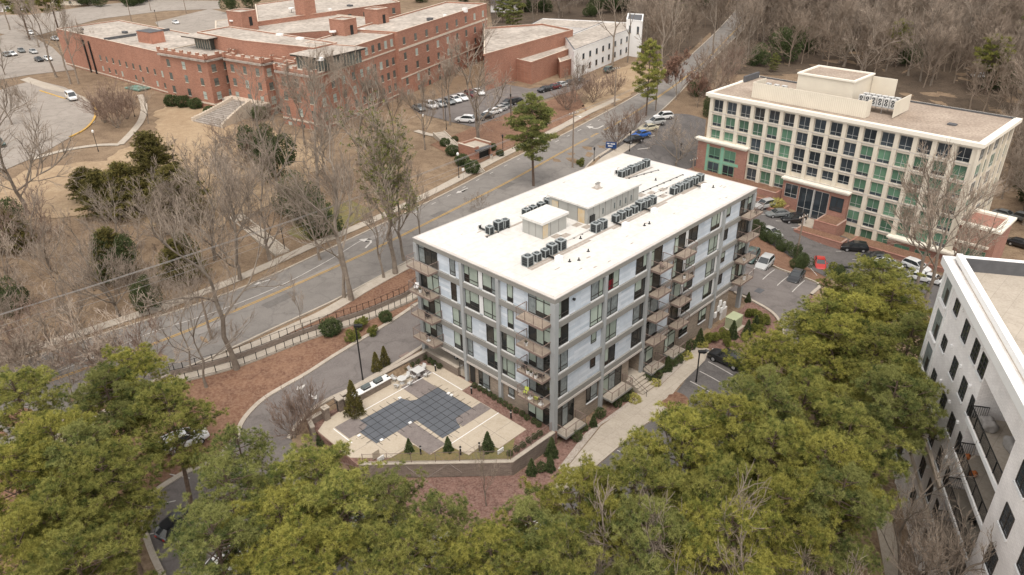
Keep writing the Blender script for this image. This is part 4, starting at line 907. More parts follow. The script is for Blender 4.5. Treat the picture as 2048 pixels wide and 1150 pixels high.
# towers and back wings
for (px, py, z, w0, d0, nm) in [(482, 22, 22.5, 6, 5, 'stair_tower'), (607, -10, 24.0, 4.2, 4.2, 'chimney_tower'), (685, 38, 22.6, 5, 4.5, 'stair_tower'), (752, 18, 22.8, 4.6, 4.4, 'stair_tower')]:
    cx, cy = hpx(px, py, z); o = hblock([(cx-w0/2, cy-d0/2), (cx+w0/2, cy-d0/2), (cx+w0/2, cy+d0/2), (cx-w0/2, cy+d0/2)], z, z0=14, par=.1, name=nm)
    if nm == 'stair_tower': q = MB(); q.box(cx+w0/2, cx+w0/2+.06, cy-.2, cy+.8, z-3.6, z-1.3, M_black); q.build('door', o)
b1 = [hpx(455, 50, 19), hpx(640, 62, 19)]
hblock([hpx(515, 45, 18.6), hpx(800, 5, 18.6), hpx(730, -20, 18.6), hpx(510, 10, 18.6)], 18.6, par=.1, name='back_wing')
hblock([hpx(430, 75, 17.9), hpx(640, 60, 17.9), hpx(780, 55, 17.9), hpx(800, 40, 17.9), hpx(600, 20, 17.9), hpx(430, 40, 17.9)], 17.6, z0=0, name='back_wing')
e0, e1 = np.array(hpx(515, 45, 18.6)), np.array(hpx(800, 5, 18.6)); hwins(e0, e1, [15.6], n=9)
# rooftop clutter
rr_ = random.Random(9)
for px, py, z in [(725, 62, 19.1), (560, 70, 19.3), (600, 78, 19.3), (640, 118, 19.1), (860, 40, 19.5), (890, 32, 19.5), (930, 22, 19.5), (250, 66, 14.3), (165, 60, 14.3), (280, 72, 14.3), (660, 20, 18.7), (700, 12, 18.7)]:
    x, y = hpx(px, py, z); q = MB(); s = rr_.uniform(.35, 1.0); q.box(x-s, x+s, y-s*.6, y+s*.6, z-.3, z+rr_.uniform(.3, .9), M_white_p if rr_.random() < .6 else M_slate); q.build('roof_vent', hos)
for i, (px, py, z) in enumerate([(465, 38, 20.6), (665, 60, 20.4), (740, 36, 20.6), (582, 14, 20.2)]):
    x, y = hpx(px, py, z); q = MB(); q.cyl(x, y, z-.5, z-.2, .9, M_white_p, 14); q.cyl(x, y, z-1.8, z-.5, .08, M_black, 6); q.build('dish', hos)
# write the windows: the hundred that show largest one by one, the others as one
hw.sort(key=lambda w_: -w_[4]*w_[5]/np.linalg.norm((HO+HE*w_[0][0]+HN*w_[0][1])))
rest = MB()
for k, (c_, v, nn, z, w_, h) in enumerate(hw):
    sd_ = (lambda c_, v, nn: (lambda a, d, zz: (c_[0]+v[0]*a+nn[0]*d, c_[1]+v[1]*a+nn[1]*d, zz)))(c_, v, nn); mt = M_hwin2 if rh.random() < .35 else M_hwin
    if k < 96: win(hos, sd_, -w_/2, w_/2, z, z+h, mt, style='hosp')
    else:
        rest.fr = sd_; rest.box(-w_/2, w_/2, -.01, .03, z, z+h, mt); rest.box(-w_/2-.08, w_/2+.08, 0, .12, z-.14, z-.002, M_limest)
rest.fr = None; o = rest.build('window', hos); o['kind'] = 'stuff'
# entrance canopy and fan stair
q = MB(); q.box(xB0-.5, xB1+.5, yB-2.6, yB, 5.6, 6.3, M_weather); q.box(xB0-.2, xB1+.2, yB-2.3, yB, 6.3, 6.6, M_limest); q.build('canopy', hos)
q = MB()
for i in range(4): x = xB0+.6+i*(xB1-xB0-1.2)/3; q.cyl(x, yB-1.9, 2.5, 5.6, .16, M_limest, 8)
q.build('canopy_columns', hos)
q = MB(); q.box(xB0+1.5, xB0+3.2, yB-.06, yB, 3.4, 5.4, M_hwin2); q.box(xB0+4.4, xB0+6.6, yB-.06, yB, 3.4, 5.6, M_frame); q.build('entrance_door', hos)
fan = empty('entrance_stair', (HO[0], HO[1], 0), HA); tag(fan, 'fan shaped stone stair with curved white walls at the hospital entrance', 'stair')
q = MB(); cx = (xB0+xB1)/2; zt = 3.3; n = 16; yb = yB-2.6
for i in range(n):
    t0, t1 = i/n, (i+1)/n; w0 = 3.0+2.2*t0**1.8; w1 = 3.0+2.2*t1**1.8; z = Tz(*(HO+HE*cx+HN*(yb-13)))+.15+(zt-.0)*(1-t0)*.92
    q.prism([(cx-w0, yb-10.5*t0), (cx+w0, yb-10.5*t0), (cx+w1, yb-10.5*t1), (cx-w1, yb-10.5*t1)], .5, z, M_weather if i % 2 else M_pale)
q.build('treads', fan)
for s in (-1, 1):
    q = MB()
    for i in range(n):
        t0, t1 = i/n, (i+1)/n; w0 = 3.0+2.2*t0**1.8; w1 = 3.0+2.2*t1**1.8; z = Tz(*(HO+HE*cx+HN*(yb-13)))+.8+zt*(1-t0)*.95
        q.prism([(cx+s*w0, yb-10.5*t0), (cx+s*(w0+.7), yb-10.5*t0), (cx+s*(w1+.7), yb-10.5*t1), (cx+s*w1, yb-10.5*t1)], .5, z, M_limest)
    q.build('side_wall', fan)
# green canopy by the left wing
q = MB(); cpx = np.array(L1)+dl*.30-nl*2.0; q.box(cpx[0]-3.4, cpx[0]+3.4, cpx[1]-2, cpx[1]+1.5, 3.6, 3.9, M_awn)
for x in (-3, 3): q.box(cpx[0]+x-.1, cpx[0]+x+.1, cpx[1]-1.9, cpx[1]-1.7, 1, 3.6, M_frame)
q.build('side_canopy', hos)

# ------------------------------------------------------------------ brick annex and the white blocks behind
def block(name, pts, z, H_, label, wallm, roofm, par=.3, parm=None, zref=None):
    P = [atz(px, py, z)[:2] for px, py in pts]; o = empty(name, (P[0][0], P[0][1], 0), 0); tag(o, label, 'building')
    poly = [tuple(p-P[0]) for p in P]; q = MB(); q.prism(poly, z-H_, z, wallm, roofm); q.build('wall', o)
    n = len(poly); a = sum(poly[i][0]*poly[(i+1) % n][1]-poly[(i+1) % n][0]*poly[i][1] for i in range(n)); PP = poly if a > 0 else poly[::-1]; q = MB()
    for i in range(n):
        p0, p1 = np.array(PP[i]), np.array(PP[(i+1) % n]); d = (p1-p0)/np.linalg.norm(p1-p0); nn = np.array([d[1], -d[0]])
        q.prism([tuple(x) for x in (p0+nn*.06, p1+nn*.06, p1-nn*.35, p0-nn*.35)], z+.004*i, z+par+.004*i, wallm, parm or M_limest)
    q.build('parapet', o); return o, poly, P[0]
def bwin(o, p0, p1, z, n, w_, h, mt=None, name='window', style='hosp', t0=0, t1=1):
    p0, p1 = np.array(p0, float), np.array(p1, float); L_ = np.linalg.norm(p1-p0); v = (p1-p0)/L_; nn = np.array([v[1], -v[0]])
    for i in range(n):
        c_ = p0+v*L_*(t0+(t1-t0)*(i+.5)/n); sd_ = (lambda c_: (lambda a, d, zz: (c_[0]+v[0]*a+nn[0]*d, c_[1]+v[1]*a+nn[1]*d, zz)))(c_); win(o, sd_, -w_/2, w_/2, z, z+h, mt or M_hwin, style=style, name=name)
an, po, p00 = block('annex_building', [(968, 112), (1146, 62), (1085, 50), (968, 58)], 12.5, 12, 'tall windowless red brick annex with a worn flat roof', M_redbrick, M_oldroof, .5)
an2, po2, p2 = block('annex_building', [(1000, 112), (1062, 127), (1146, 97), (1120, 80), (1030, 90)], 9.0, 9, 'lower red brick annex step with a long parapet along the parking', M_redbrick, M_oldroof, .4)
an3, po3, p3 = block('annex_building', [(1120, 126), (1194, 103), (1165, 92), (1110, 104)], 7.6, 7.5, 'lowest red brick annex with a dark awning at its corner', M_redbrick, M_oldroof, .3)
bwin(an3, po3[0], po3[1], 4.5, 4, .8, 1.3, t0=.3, t1=.8)
q = MB(); e = np.array(po3[1]); q.box(e[0]-1.6, e[0]+.4, e[1]-1.2, e[1]+.6, 3.0, 3.4, M_awn); q.build('awning', an3)
wb, wp, w0_ = block('white_building', [(1148, 102), (1282, 52), (1255, 46), (1205, 46), (1130, 76)], 11, 10.5, 'three storey white painted block with dark windows behind the brick annex', M_white_p, M_oldroof, .3, M_slate)
for z in (7.8, 4.6): bwin(wb, wp[0], wp[1], z, 10, 1.2, 1.6, M_blueglass, t0=.08)
bwin(wb, wp[0], wp[1], 1.2, 5, 3.0, 1.9, M_blueglass, t0=.12)
wc, wp2, _ = block('white_building', [(1062, 50), (1212, 62), (1235, 45), (1085, 38)], 9, 8.5, 'low white block with green shutters glimpsed behind bare trunks', M_white_p, M_oldroof, .3, M_slate)
bwin(wc, wp2[0], wp2[1], 5.6, 9, 1.3, 1.9, M_awn)
wt, wp3, _ = block('white_building', [(1253, 40), (1285, 44), (1287, 30), (1256, 28)], 14, 13.5, 'white stair tower at the right end of the far white building', M_white_p, M_slate, .3, M_white_p)
bwin(wt, wp3[0], wp3[1], 10.3, 2, .8, 2.2, M_blueglass)
for i, (px, py, w_, d_, h, wm, rm, lb) in enumerate([(1960, 62, 16, 10, 6, M_cream, M_oldroof, 'low house with a pale flat roof in the wood at the upper right'), (2025, 30, 14, 10, 6, M_white_p, M_slate, 'low grey roofed house at the upper right corner'), (1010, 22, 12, 8, 6, M_white_p, M_slate, 'dark roofed house behind the hospital end'), (150, 8, 20, 8, 5, M_cream, M_slate, 'low building at the top edge above the back road'), (1640, 10, 16, 8, 6, M_white_p, M_slate, 'pale house deep in the wood above the office'), (1530, -5, 14, 8, 6, M_cream, M_slate, 'tan house deep in the wood at the top edge'), (20, 20, 14, 10, 5, M_white_p, M_oldroof, 'pale low building at the upper left corner')]):
    p = at(px, py); o = empty('house', (p[0], p[1], p[2]-.3), rr_.uniform(-.5, .5)); tag(o, lb, 'house')
    q = MB(); q.box(-w_/2, w_/2, -d_/2, d_/2, 0, h*.62, wm); q.build('wall', o)
    q = MB(); hw_ = w_/2+.5; hd = d_/2+.6; zb = h*.62; q.add([(-hw_, -hd, zb), (hw_, -hd, zb), (hw_, hd, zb), (-hw_, hd, zb), (-hw_, 0, h), (hw_, 0, h)], [(0, 1, 5, 4), (2, 3, 4, 5), (0, 4, 3), (1, 2, 5), (3, 2, 1, 0)], rm); q.build('roof', o)
    for x in (-w_*.3, 0, w_*.3): q = MB(); q.box(x-.6, x+.6, -d_/2-.04, -d_/2, h*.2, h*.48, M_hwin); q.build('window', o)

# ------------------------------------------------------------------ white brick building at the right edge
WO = atz(1899, 515, 20.2)[:2]; WA = R_(-105.6)
wb = empty('white_brick_building', (WO[0], WO[1], 0), WA); tag(wb, 'white painted brick apartment building with black paned windows and deep balconies, right edge', 'building')
WLn, WWd = 60, 34; bal = [(14.9, 23.3)]
q = MB(); zs = [16.3, 12.55, 8.8, 5.05]
q.box(0, 14.9, 0, WWd, -8, 19.4, M_wbrick); q.box(23.4, WLn, -.35, WWd, -8, 19.4, M_wbrick); q.box(14.9, 23.4, 3.6, WWd, -8, 19.4, M_wbrick); q.box(14.9, 23.4, 0, 3.2, 16.95, 19.4, M_wbrick); q.box(14.9, 23.4, 0, 3.2, -8, -2.5, M_wbrick); q.build('wall', wb)
q = MB(); q.box(-.35, WLn, -.5, .15, 19.4, 20.2, M_white_p); q.box(-.35, 0.15, .15, WWd, 19.4, 20.2, M_white_p)
q.box(.15, WLn, .45, .95, 20.2, 20.75, M_white_p); q.box(.45, .95, .95, WWd, 20.2, 20.75, M_white_p); q.box(.15, WLn, .15, .45, 19.4, 20.0, M_wbrick); q.box(.15, .45, .45, WWd, 19.4, 20.0, M_wbrick); q.build('parapet', wb)
q = MB(); q.box(.95, WLn, .95, WWd, 19.2, 19.42, M_gravroof2 if 'M_gravroof2' in globals() else M_conc); rw = q.build('roof', wb)
q = MB(); q.box(.95, 1.0, 1.0, WWd, 19.42, 20.7, M_slate); q.build('parapet_lining', wb)
q = MB(); q.cyl(8.8, 7.2, 19.42, 19.8, .12, M_black, 8); q.build('roof_vent', rw)
W_ = side_front
for r in range(6):
    zt = 18.35-3.74*r
    if r: win(wb, W_, 4.4, 5.6, zt-1.35, zt-.1, M_blueglass, style='paned') 
    else: win(wb, W_, 4.75, 6.0, zt-1.1, zt+.15, M_blueglass, style='paned')
    for a in (8.2, 11.3):
        win(wb, W_, a, a+1.25, zt-1.75, zt, M_blueglass, style='paned')
    if r > 1 or r == 0:
        if r == 0: pass
    win(wb, W_, 14.0, 14.75, zt-1.75, zt, M_blueglass, style='paned') if r else win(wb, W_, 13.4, 14.7, zt-1.75, zt, M_blueglass, style='paned')
    # loggia opening at the far corner
    q = MB(W_); q.box(.95, 2.75, .0, .03, zt-1.9, zt+.75, M_curtain if 0 else M_wshade if 'M_wshade' in globals() else M_curtain); lo = q.build('loggia', wb)
    q = MB(W_); q.box(.75, 2.95, 0, .2, zt-2.1, zt-1.95, M_white_p); q.box(1.8, 2.6, .03, .05, zt-1.85, zt-.4, M_frame); q.build('sill', lo)
    for a in (25.35, 29.2, 33.0): win(wb, lambda a_, d, z: (a_, -.35-d, z), a, a+1.6, zt-1.8-.9, zt-.9, M_blueglass, style='paned')
    q = MB(W_); q.cyl(0, 0, 0, .1, .1, M_white_p, 4) if 0 else None
    for a in (7.0, 10.2, 13.1): q.box(a-.12, a+.12, 0, .18, zt+.12, zt+.36, M_white_p)
    q.build('wall_lamp', wb)
q = MB(W_); q.box(-.15, 14.7, 0, .35, 4.75, 5.15, M_limest); q.box(-.15, 14.7, 0, .2, .95, 1.3, M_limest); q.box(.0, .5, 0, .12, -8, 19.4, M_white_p); q.box(3.2, 3.45, 0, .08, -8, 19.4, M_white_p); q.build('belt_course', wb)
for k, z in enumerate((13.1, 9.35, 5.6, 1.85)):
    q = MB(); q.box(14.8, 23.5, -.28, 3.58, z-.45, z-.05, M_white_p); q.box(14.93, 23.37, -.15, 3.58, z-.05, z, M_deckslab if 'M_deckslab' in globals() else M_conc); b = q.build('balcony', wb)
    q = MB(); H = 1.1
    for x in np.linspace(14.8, 23.4, 6): q.box(x-.035, x+.035, -.2, -.13, z, z+H, M_black)
    q.box(14.77, 23.43, -.2, -.13, z+H, z+H+.06, M_black); q.box(14.77, 23.43, -.18, -.15, z+.1, z+.14, M_black)
    for x in (15.0, 23.3):
        q.box(x-.035, x+.035, -.13, 1.1, z+H, z+H+.06, M_black)
        for y in np.arange(-.05, 1.1, .16): q.box(x-.012, x+.012, y-.012, y+.012, z, z+H, M_black)
    for x in np.arange(14.95, 23.3, .13): q.box(x-.012, x+.012, -.18, -.155, z+.14, z+H, M_black)
    q.build('railing', b)
    for a in (15.6, 19.6): win(wb, lambda a_, d, zz: (a_, 3.6-d, zz), a, a+2.6, z+.05, z+2.4, M_blueglass, style='paned', name='balcony_door')
# ------------------------------------------------------------------ foliage and bark materials
def leafmat(name, c1, c2, c3, sc=1.7, rough=.75):
    mt = bpy.data.materials.new(name); mt.use_nodes = True; n = mt.node_tree; b = n.nodes['Principled BSDF']; b.inputs['Roughness'].default_value = rough
    b.inputs['Specular IOR Level'].default_value = .15
    tc = n.nodes.new('ShaderNodeTexCoord'); oi = n.nodes.new('ShaderNodeObjectInfo'); ad = n.nodes.new('ShaderNodeVectorMath'); ad.operation = 'ADD'
    ml = n.nodes.new('ShaderNodeVectorMath'); ml.operation = 'SCALE'; ml.inputs['Scale'].default_value = 37.0; ml.inputs[0].default_value = (1, 1, 1)
    n.links.new(oi.outputs['Random'], ml.inputs['Scale']); ml.inputs[0].default_value = (37, 11, 5)
    n.links.new(tc.outputs['Object'], ad.inputs[0]); n.links.new(ml.outputs[0], ad.inputs[1])
    nz = n.nodes.new('ShaderNodeTexNoise'); nz.inputs['Scale'].default_value = sc; nz.inputs['Detail'].default_value = 5; n.links.new(ad.outputs[0], nz.inputs['Vector'])
    at_ = n.nodes.new('ShaderNodeAttribute'); at_.attribute_name = 'tint'
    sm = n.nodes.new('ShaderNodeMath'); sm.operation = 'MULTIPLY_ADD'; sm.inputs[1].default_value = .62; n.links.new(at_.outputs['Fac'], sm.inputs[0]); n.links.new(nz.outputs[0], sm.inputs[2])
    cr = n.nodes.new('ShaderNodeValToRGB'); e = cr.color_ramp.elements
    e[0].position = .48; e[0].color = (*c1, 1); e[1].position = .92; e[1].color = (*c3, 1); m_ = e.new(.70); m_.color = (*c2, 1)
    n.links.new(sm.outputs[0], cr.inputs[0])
    mr = n.nodes.new('ShaderNodeMapRange'); mr.inputs[3].default_value = .84; mr.inputs[4].default_value = 1.16; n.links.new(oi.outputs['Random'], mr.inputs[0])
    sc_ = n.nodes.new('ShaderNodeVectorMath'); sc_.operation = 'SCALE'; n.links.new(cr.outputs[0], sc_.inputs[0]); n.links.new(mr.outputs[0], sc_.inputs['Scale'])
    n.links.new(sc_.outputs[0], b.inputs['Base Color'])
    MATS[name] = mt; return mt
M_pine = leafmat('pine_needles', (.055, .076, .021), (.14, .158, .040), (.29, .28, .075))
M_pine3 = leafmat('pine_needles_fresh', (.062, .082, .020), (.16, .172, .038), (.32, .30, .07))
M_pine2 = leafmat('pine_needles_blue', (.062, .084, .028), (.13, .15, .046), (.22, .225, .072))
M_cedar = leafmat('cedar_needles', (.05, .05, .018), (.10, .09, .028), (.16, .135, .04), 1.6)
M_leafd = leafmat('dark_leaf', (.025, .045, .018), (.055, .08, .03), (.10, .12, .05), 2.5)
M_leafg = leafmat('shrub_leaf', (.06, .085, .025), (.12, .14, .035), (.20, .20, .05), 2.5)
M_leafr = leafmat('rust_leaf', (.14, .075, .055), (.22, .12, .085), (.30, .18, .13), 1.5)
M_leafy = leafmat('yellow_leaf', (.30, .27, .06), (.42, .38, .09), (.5, .46, .15), 3)
M_barkp = mat('pine_bark', (.17, .12, .09), .95, c2=(.09, .065, .05), scale=3)

M_barkg = mat('grey_bark', (.27, .225, .18), .95, c2=(.16, .13, .105), scale=2.0, rnd=.18)
M_twig = mat('grey_twig', (.36, .295, .235), .95, c2=(.235, .185, .145), scale=.6, rnd=.22)
M_twigb = mat('brown_twig', (.25, .18, .14), .95, c2=(.16, .11, .085), scale=.8, rnd=.2)
M_bark2 = groundmat('bark_bed', [(.17, .095, .075), (.23, .135, .11), (.12, .068, .055), (.34, .23, .19)], (0.2, 1.2, 5.0))

class Fast:
    """triangle soups built fast, with a tint value per face corner"""
    def __init__(s): s.v = []; s.f = []; s.t = []; s.n = 0
    def tris(s, P, tint):          # P (k,3,3)
        k = len(P); s.v.append(P.reshape(-1, 3)); s.f.append(np.arange(3*k)+s.n); s.t.append(np.repeat(tint, 3)); s.n += 3*k
    def mesh(s, name, material):
        V = np.concatenate(s.v); me = bpy.data.meshes.new(name); nv = len(V); nf = nv//3
        me.vertices.add(nv); me.vertices.foreach_set('co', V.ravel().astype(np.float32))
        me.loops.add(nv); me.loops.foreach_set('vertex_index', np.arange(nv, dtype=np.int32))
        me.polygons.add(nf); me.polygons.foreach_set('loop_start', np.arange(0, nv, 3, dtype=np.int32)); me.polygons.foreach_set('loop_total', np.full(nf, 3, dtype=np.int32))
        a = me.attributes.new('tint', 'FLOAT', 'POINT'); a.data.foreach_set('value', np.concatenate(s.t).astype(np.float32))
        me.materials.append(material); me.update(); me.validate(); return me
def norm(a): return a/np.maximum(np.linalg.norm(a, axis=-1, keepdims=True), 1e-9)
def tufts(F_, cen, up, rng, size=.34, blades=14, wid=.05, spread=1.0, tint=None):
    """pompoms of needles at every centre, leaning along up"""
    n = len(cen); k = blades
    d = rng.normal(size=(n, k, 3)); d = norm(norm(d)*spread+up[:, None, :]*.75)
    l = size*rng.uniform(.7, 1.15, (n, k, 1)); s = norm(np.cross(d, rng.normal(size=(n, k, 3))))*wid*.5
    c = cen[:, None, :]+np.zeros((n, k, 3))
    P = np.stack([c-s+d*l*.12, c+s+d*l*.12, c+d*l], 2).reshape(-1, 3, 3)
    tt = (rng.uniform(0, 1, n) if tint is None else tint)
    F_.tris(P, np.repeat(tt, k))
def pine(seed, H=18, R=4.6, cb=.45, nb=44, per=15, needles=None, dens=1.0, size=.32, blades=30, wid=.030, top=.75):
    rng = np.random.default_rng(seed); tr = MB(); z0 = H*cb
    bend = rng.normal(size=2)*.5
    tp = [(bend[0]*math.sin(t*2.2)*.8, bend[1]*math.sin(t*1.9)*.8, H*t) for t in np.linspace(0, .96, 9)]
    tr.tube(tp, [.24*(1-.8*t)+.02 for t in np.linspace(0, 1, 9)], M_barkp, 8)
    cen = []; ups = []; tint = []
    for i in range(nb):
        t = (i+.5)/nb; t = t**.85; z = z0+(H-z0)*t*.97; a = i*2.399+rng.normal()*.35
        prof = math.sin(min(1, (1-t)/(1-top*.55))*math.pi/2)**.75*(.55+.45*min(1, t*3.2))
        ln = R*prof*rng.uniform(.72, 1.12)+.35; rise = rng.uniform(.05, .5)*ln*(.4+.6*t)
        b0 = np.array([np.interp(z, [p[2] for p in tp], [p[j] for p in tp]) for j in (0, 1)]+[z-.35])
        dr = np.array([math.cos(a), math.sin(a), 0]); mid = b0+dr*ln*.5+np.array([0, 0, rise*.3]); end = b0+dr*ln+np.array([0, 0, rise])
        tr.tube([b0, mid, end], [.07*(1-t*.5), .045, .015], M_barkp, 4, False)
        nc = max(2, int(ln*1.75*dens))
        for j in range(nc):
            q = .32+.68*(j+rng.uniform(.2, .9))/nc; side = np.array([-dr[1], dr[0], 0])*rng.uniform(-1, 1)*ln*.30*(1.15-q*.3)
            c = b0*(1-q)+end*q+side+np.array([0, 0, rng.uniform(-.15, .4)])
            base = b0*(1-q*.75)+end*q*.75
            tr.tube([base, c], [.025, .01], M_barkp, 3, False)
            m_ = per; u = rng.normal(size=(m_, 3)); u[:, 2] = np.abs(u[:, 2])*.9; u = norm(u)*rng.uniform(.3, 1, (m_, 1))*np.array([.62, .62, .48])
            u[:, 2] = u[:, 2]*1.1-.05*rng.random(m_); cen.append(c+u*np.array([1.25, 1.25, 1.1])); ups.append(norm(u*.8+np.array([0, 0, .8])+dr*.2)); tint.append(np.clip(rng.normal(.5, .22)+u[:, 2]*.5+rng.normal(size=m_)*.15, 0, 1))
    F_ = Fast(); tufts(F_, np.concatenate(cen), np.concatenate(ups), rng, size, blades, wid, 1.0, np.concatenate(tint))
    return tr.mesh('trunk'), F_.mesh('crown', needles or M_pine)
def bare(seed, H=15, spread=.55, clear=.3, r0=.22, depth=5, kids=4, fine=1.0, upw=.35, stems=1, twigm=None, leaves=None, twigw=.022):
    rng = np.random.default_rng(seed); tr = MB(); F_ = Fast(); tw = []; 
    def grow(p, d, ln, r, k):
        n = 3 if k > 1 else 2; pts = [p]; dd = d
        for i in range(n):
            dd = norm(dd+rng.normal(size=3)*.13+np.array([0, 0, upw*.12])); pts.append(pts[-1]+dd*ln/n)
        rr = [r*(1-.45*i/n) for i in range(n+1)]
        if r > .028: tr.tube(pts, rr, M_barkg, 6 if r > .09 else 4, False)
        else:
            for a, b, ra, rb in zip(pts[:-1], pts[1:], rr[:-1], rr[1:]): tw.append((a, b, max(ra, twigw*.7), max(rb, twigw*.45)))
        if k == 0: return
        nk = kids+int(rng.integers(-1, 2)); 
        for j in range(nk):
            t = 1 if j == 0 else rng.uniform(.3, 1.0); x = t*n; i = min(int(x), n-1); q = pts[i]+(pts[i+1]-pts[i])*(x-i)
            e = norm(np.cross(dd, rng.normal(size=3))); sp = spread*(.45 if j == 0 else rng.uniform(.75, 1.35))
            grow(q, norm(dd+e*sp+np.array([0, 0, upw*.25])), ln*(rng.uniform(.62, .8) if j == 0 else rng.uniform(.5, .76)), r*(.72 if j == 0 else .52), k-1)
    for s in range(stems):
        a = s*6.283/max(stems, 1)+rng.uniform(0, 1); lean = .06 if stems == 1 else .38
        d0 = norm(np.array([math.cos(a)*lean, math.sin(a)*lean, 1])); base = np.array([math.cos(a), math.sin(a), 0])*(.12 if stems > 1 else 0)
        tl = H*clear; n = 4; pts = [base+d0*tl*i/n+np.append(rng.normal(size=2)*.07*i**.5, 0) for i in range(n+1)]
        rr = [r0*(1.35 if i == 0 else 1)*(1-.28*i/n) for i in range(n+1)]; tr.tube(pts, rr, M_barkg, 8, False)
        q = pts[-1]; first = 2 if clear > .4 else 3
        rem = H-tl; l0 = rem*.42
        grow(q, norm(d0+rng.normal(size=3)*.05), l0, r0*.68, depth)
        for j in range(first):
            a2 = j*6.283/first+rng.uniform(0, 2); e = np.array([math.cos(a2), math.sin(a2), 0]); hq = pts[max(1, n-j)]
            grow(hq, norm(d0*.8+e*spread*1.5), l0*rng.uniform(.75, 1), r0*.5, depth-1)
    # twigs: flat three sided slivers
    P0 = np.array([t[0] for t in tw]); P1 = np.array([t[1] for t in tw]); RA = np.array([t[2] for t in tw])[:, None]; RB = np.array([t[3] for t in tw])[:, None]
    d = norm(P1-P0); a = norm(np.cross(d, rng.normal(size=d.shape))); b = np.cross(d, a); tt = rng.uniform(0, 1, len(P0))
    for k in range(3):
        t0, t1 = k*2.094, (k+1)*2.094
        o0 = a*math.cos(t0)+b*math.sin(t0); o1 = a*math.cos(t1)+b*math.sin(t1)
        F_.tris(np.stack([P0+o0*RA, P0+o1*RA, P1+o0*RB], 1), tt); F_.tris(np.stack([P0+o1*RA, P1+o1*RB, P1+o0*RB], 1), tt)
    out = [tr.mesh('trunk'), F_.mesh('twigs', twigm or M_twig)]
    if leaves:
        G = Fast(); sel = rng.random(len(P1)) < leaves[1]; c = P1[sel]; tufts(G, c, norm(rng.normal(size=c.shape)), rng, leaves[2], leaves[3], leaves[4], 1.2); out.append(G.mesh('leaves', leaves[0]))
    return out
def blob(seed, H, R, material, n=900, shape='round', leaf=.14, blades=5, wid=.09, stem=True):
    """shrubs, hedges, cones: leaf clumps through the volume over a stem"""
    rng = np.random.default_rng(seed); u = norm(rng.normal(size=(n, 3))); r = rng.uniform(.55, 1, (n, 1))**.6
    if shape == 'round': c = u*r*np.array([R, R, H*.5])*(1+.12*np.sin(u[:, :1]*7+seed))+np.array([0, 0, H*.5])
    elif shape == 'cone':
        t = rng.uniform(0, 1, n)**1.35; a = rng.uniform(0, 6.283, n); q = R*(1-t)**.8*rng.uniform(.6, 1.05, n)*(1+.15*np.sin(a*5+t*9)); c = np.stack([q*np.cos(a), q*np.sin(a), t*H], 1); u = norm(np.stack([np.cos(a), np.sin(a), np.full(n, .5)], 1))
    else:
        k = 9; cc = rng.uniform(-1, 1, (k, 3))*np.array([R*.62, R*.62, H*.25])+np.array([0, 0, H*.5]); i = rng.integers(0, k, n); c = cc[i]+u*r*np.array([R*.5, R*.5, H*.3])
    c[:, 2] = np.maximum(c[:, 2], .05)
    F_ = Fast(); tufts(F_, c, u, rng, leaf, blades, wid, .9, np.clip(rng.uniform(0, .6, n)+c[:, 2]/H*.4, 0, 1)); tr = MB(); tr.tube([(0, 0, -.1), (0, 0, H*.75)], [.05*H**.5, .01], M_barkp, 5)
    for k in range(5): a = k*1.26; tr.tube([(0, 0, H*.1), (math.cos(a)*R*.5, math.sin(a)*R*.5, H*.5)], [.03, .01], M_barkp, 4)
    return tr.mesh('stem'), F_.mesh('foliage', material)
def cedar(seed, H, R, material, tiers=115):
    rng = np.random.default_rng(seed); tr = MB(); tr.tube([(0, 0, 0), (0, 0, H*.95)], [.2, .03], M_barkp, 6); cen = []; ups = []
    for i in range(tiers):
        t = (i+rng.uniform(0, 1))/tiers; z = H*(.06+.92*t); a = i*2.4+rng.normal()*.4; ln = R*(1-t)**.7*rng.uniform(.6, 1.2)+.2; dr = np.array([math.cos(a), math.sin(a), .28])
        tr.tube([(0, 0, z), tuple(np.array([0, 0, z])+dr*ln)], [.035, .01], M_barkp, 3, False)
        n = int(12+ln*16); q = rng.uniform(.25, 1.05, n)[:, None]; c = np.array([0, 0, z])+dr*ln*q+rng.normal(size=(n, 3))*np.array([.28, .28, .16])*(1.2-q*.3)
        cen.append(c); ups.append(norm(dr+rng.normal(size=(n, 3))*.4))
    F_ = Fast(); tufts(F_, np.concatenate(cen), np.concatenate(ups), rng, .36, 8, .07, .8); return tr.mesh('trunk'), F_.mesh('crown', material)

VAR = {}
def variants(key, fn):
    if key not in VAR: VAR[key] = fn()
    return VAR[key]
def plant(kind, meshes, names, p, sc, rz, sz=None, **k):
    r = empty(kind, tuple(p), rz); r.scale = (sc, sc, sz or sc); tag(r, **k)
    for me_, nm in zip(meshes, names): link(nm, me_, r)
    return r
rv = random.Random(11)
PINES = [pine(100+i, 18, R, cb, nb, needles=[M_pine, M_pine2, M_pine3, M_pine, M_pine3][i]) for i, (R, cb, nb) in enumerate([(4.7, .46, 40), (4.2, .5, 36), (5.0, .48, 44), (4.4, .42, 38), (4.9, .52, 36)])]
PINES2 = [pine(120+i, 18, 4.3, .45, 36, 13, M_pine2, .75) for i in range(2)]
TALL = [bare(200+i, 18, .55, .42, .24, 5, 3, upw=.45, twigw=.026) for i in range(4)]
DENSE = [bare(270+i, 18, .5, .4, .22, 5, 4, upw=.5, twigw=.03) for i in range(4)]       # tall grey tree
WIDE = [bare(210+i, 17, .72, .2, .30, 5, 4, upw=.35) for i in range(3)]      # wide open crown
SLIM = [bare(220+i, 13, .42, .35, .12, 5, 3, upw=.6) for i in range(3)]      # slender
BUSH = [bare(230+i, 8, .7, .14, .09, 5, 3, upw=.45, stems=2, twigw=.03, twigm=M_twigb if i == 1 else None) for i in range(5)]   # brushy young trees
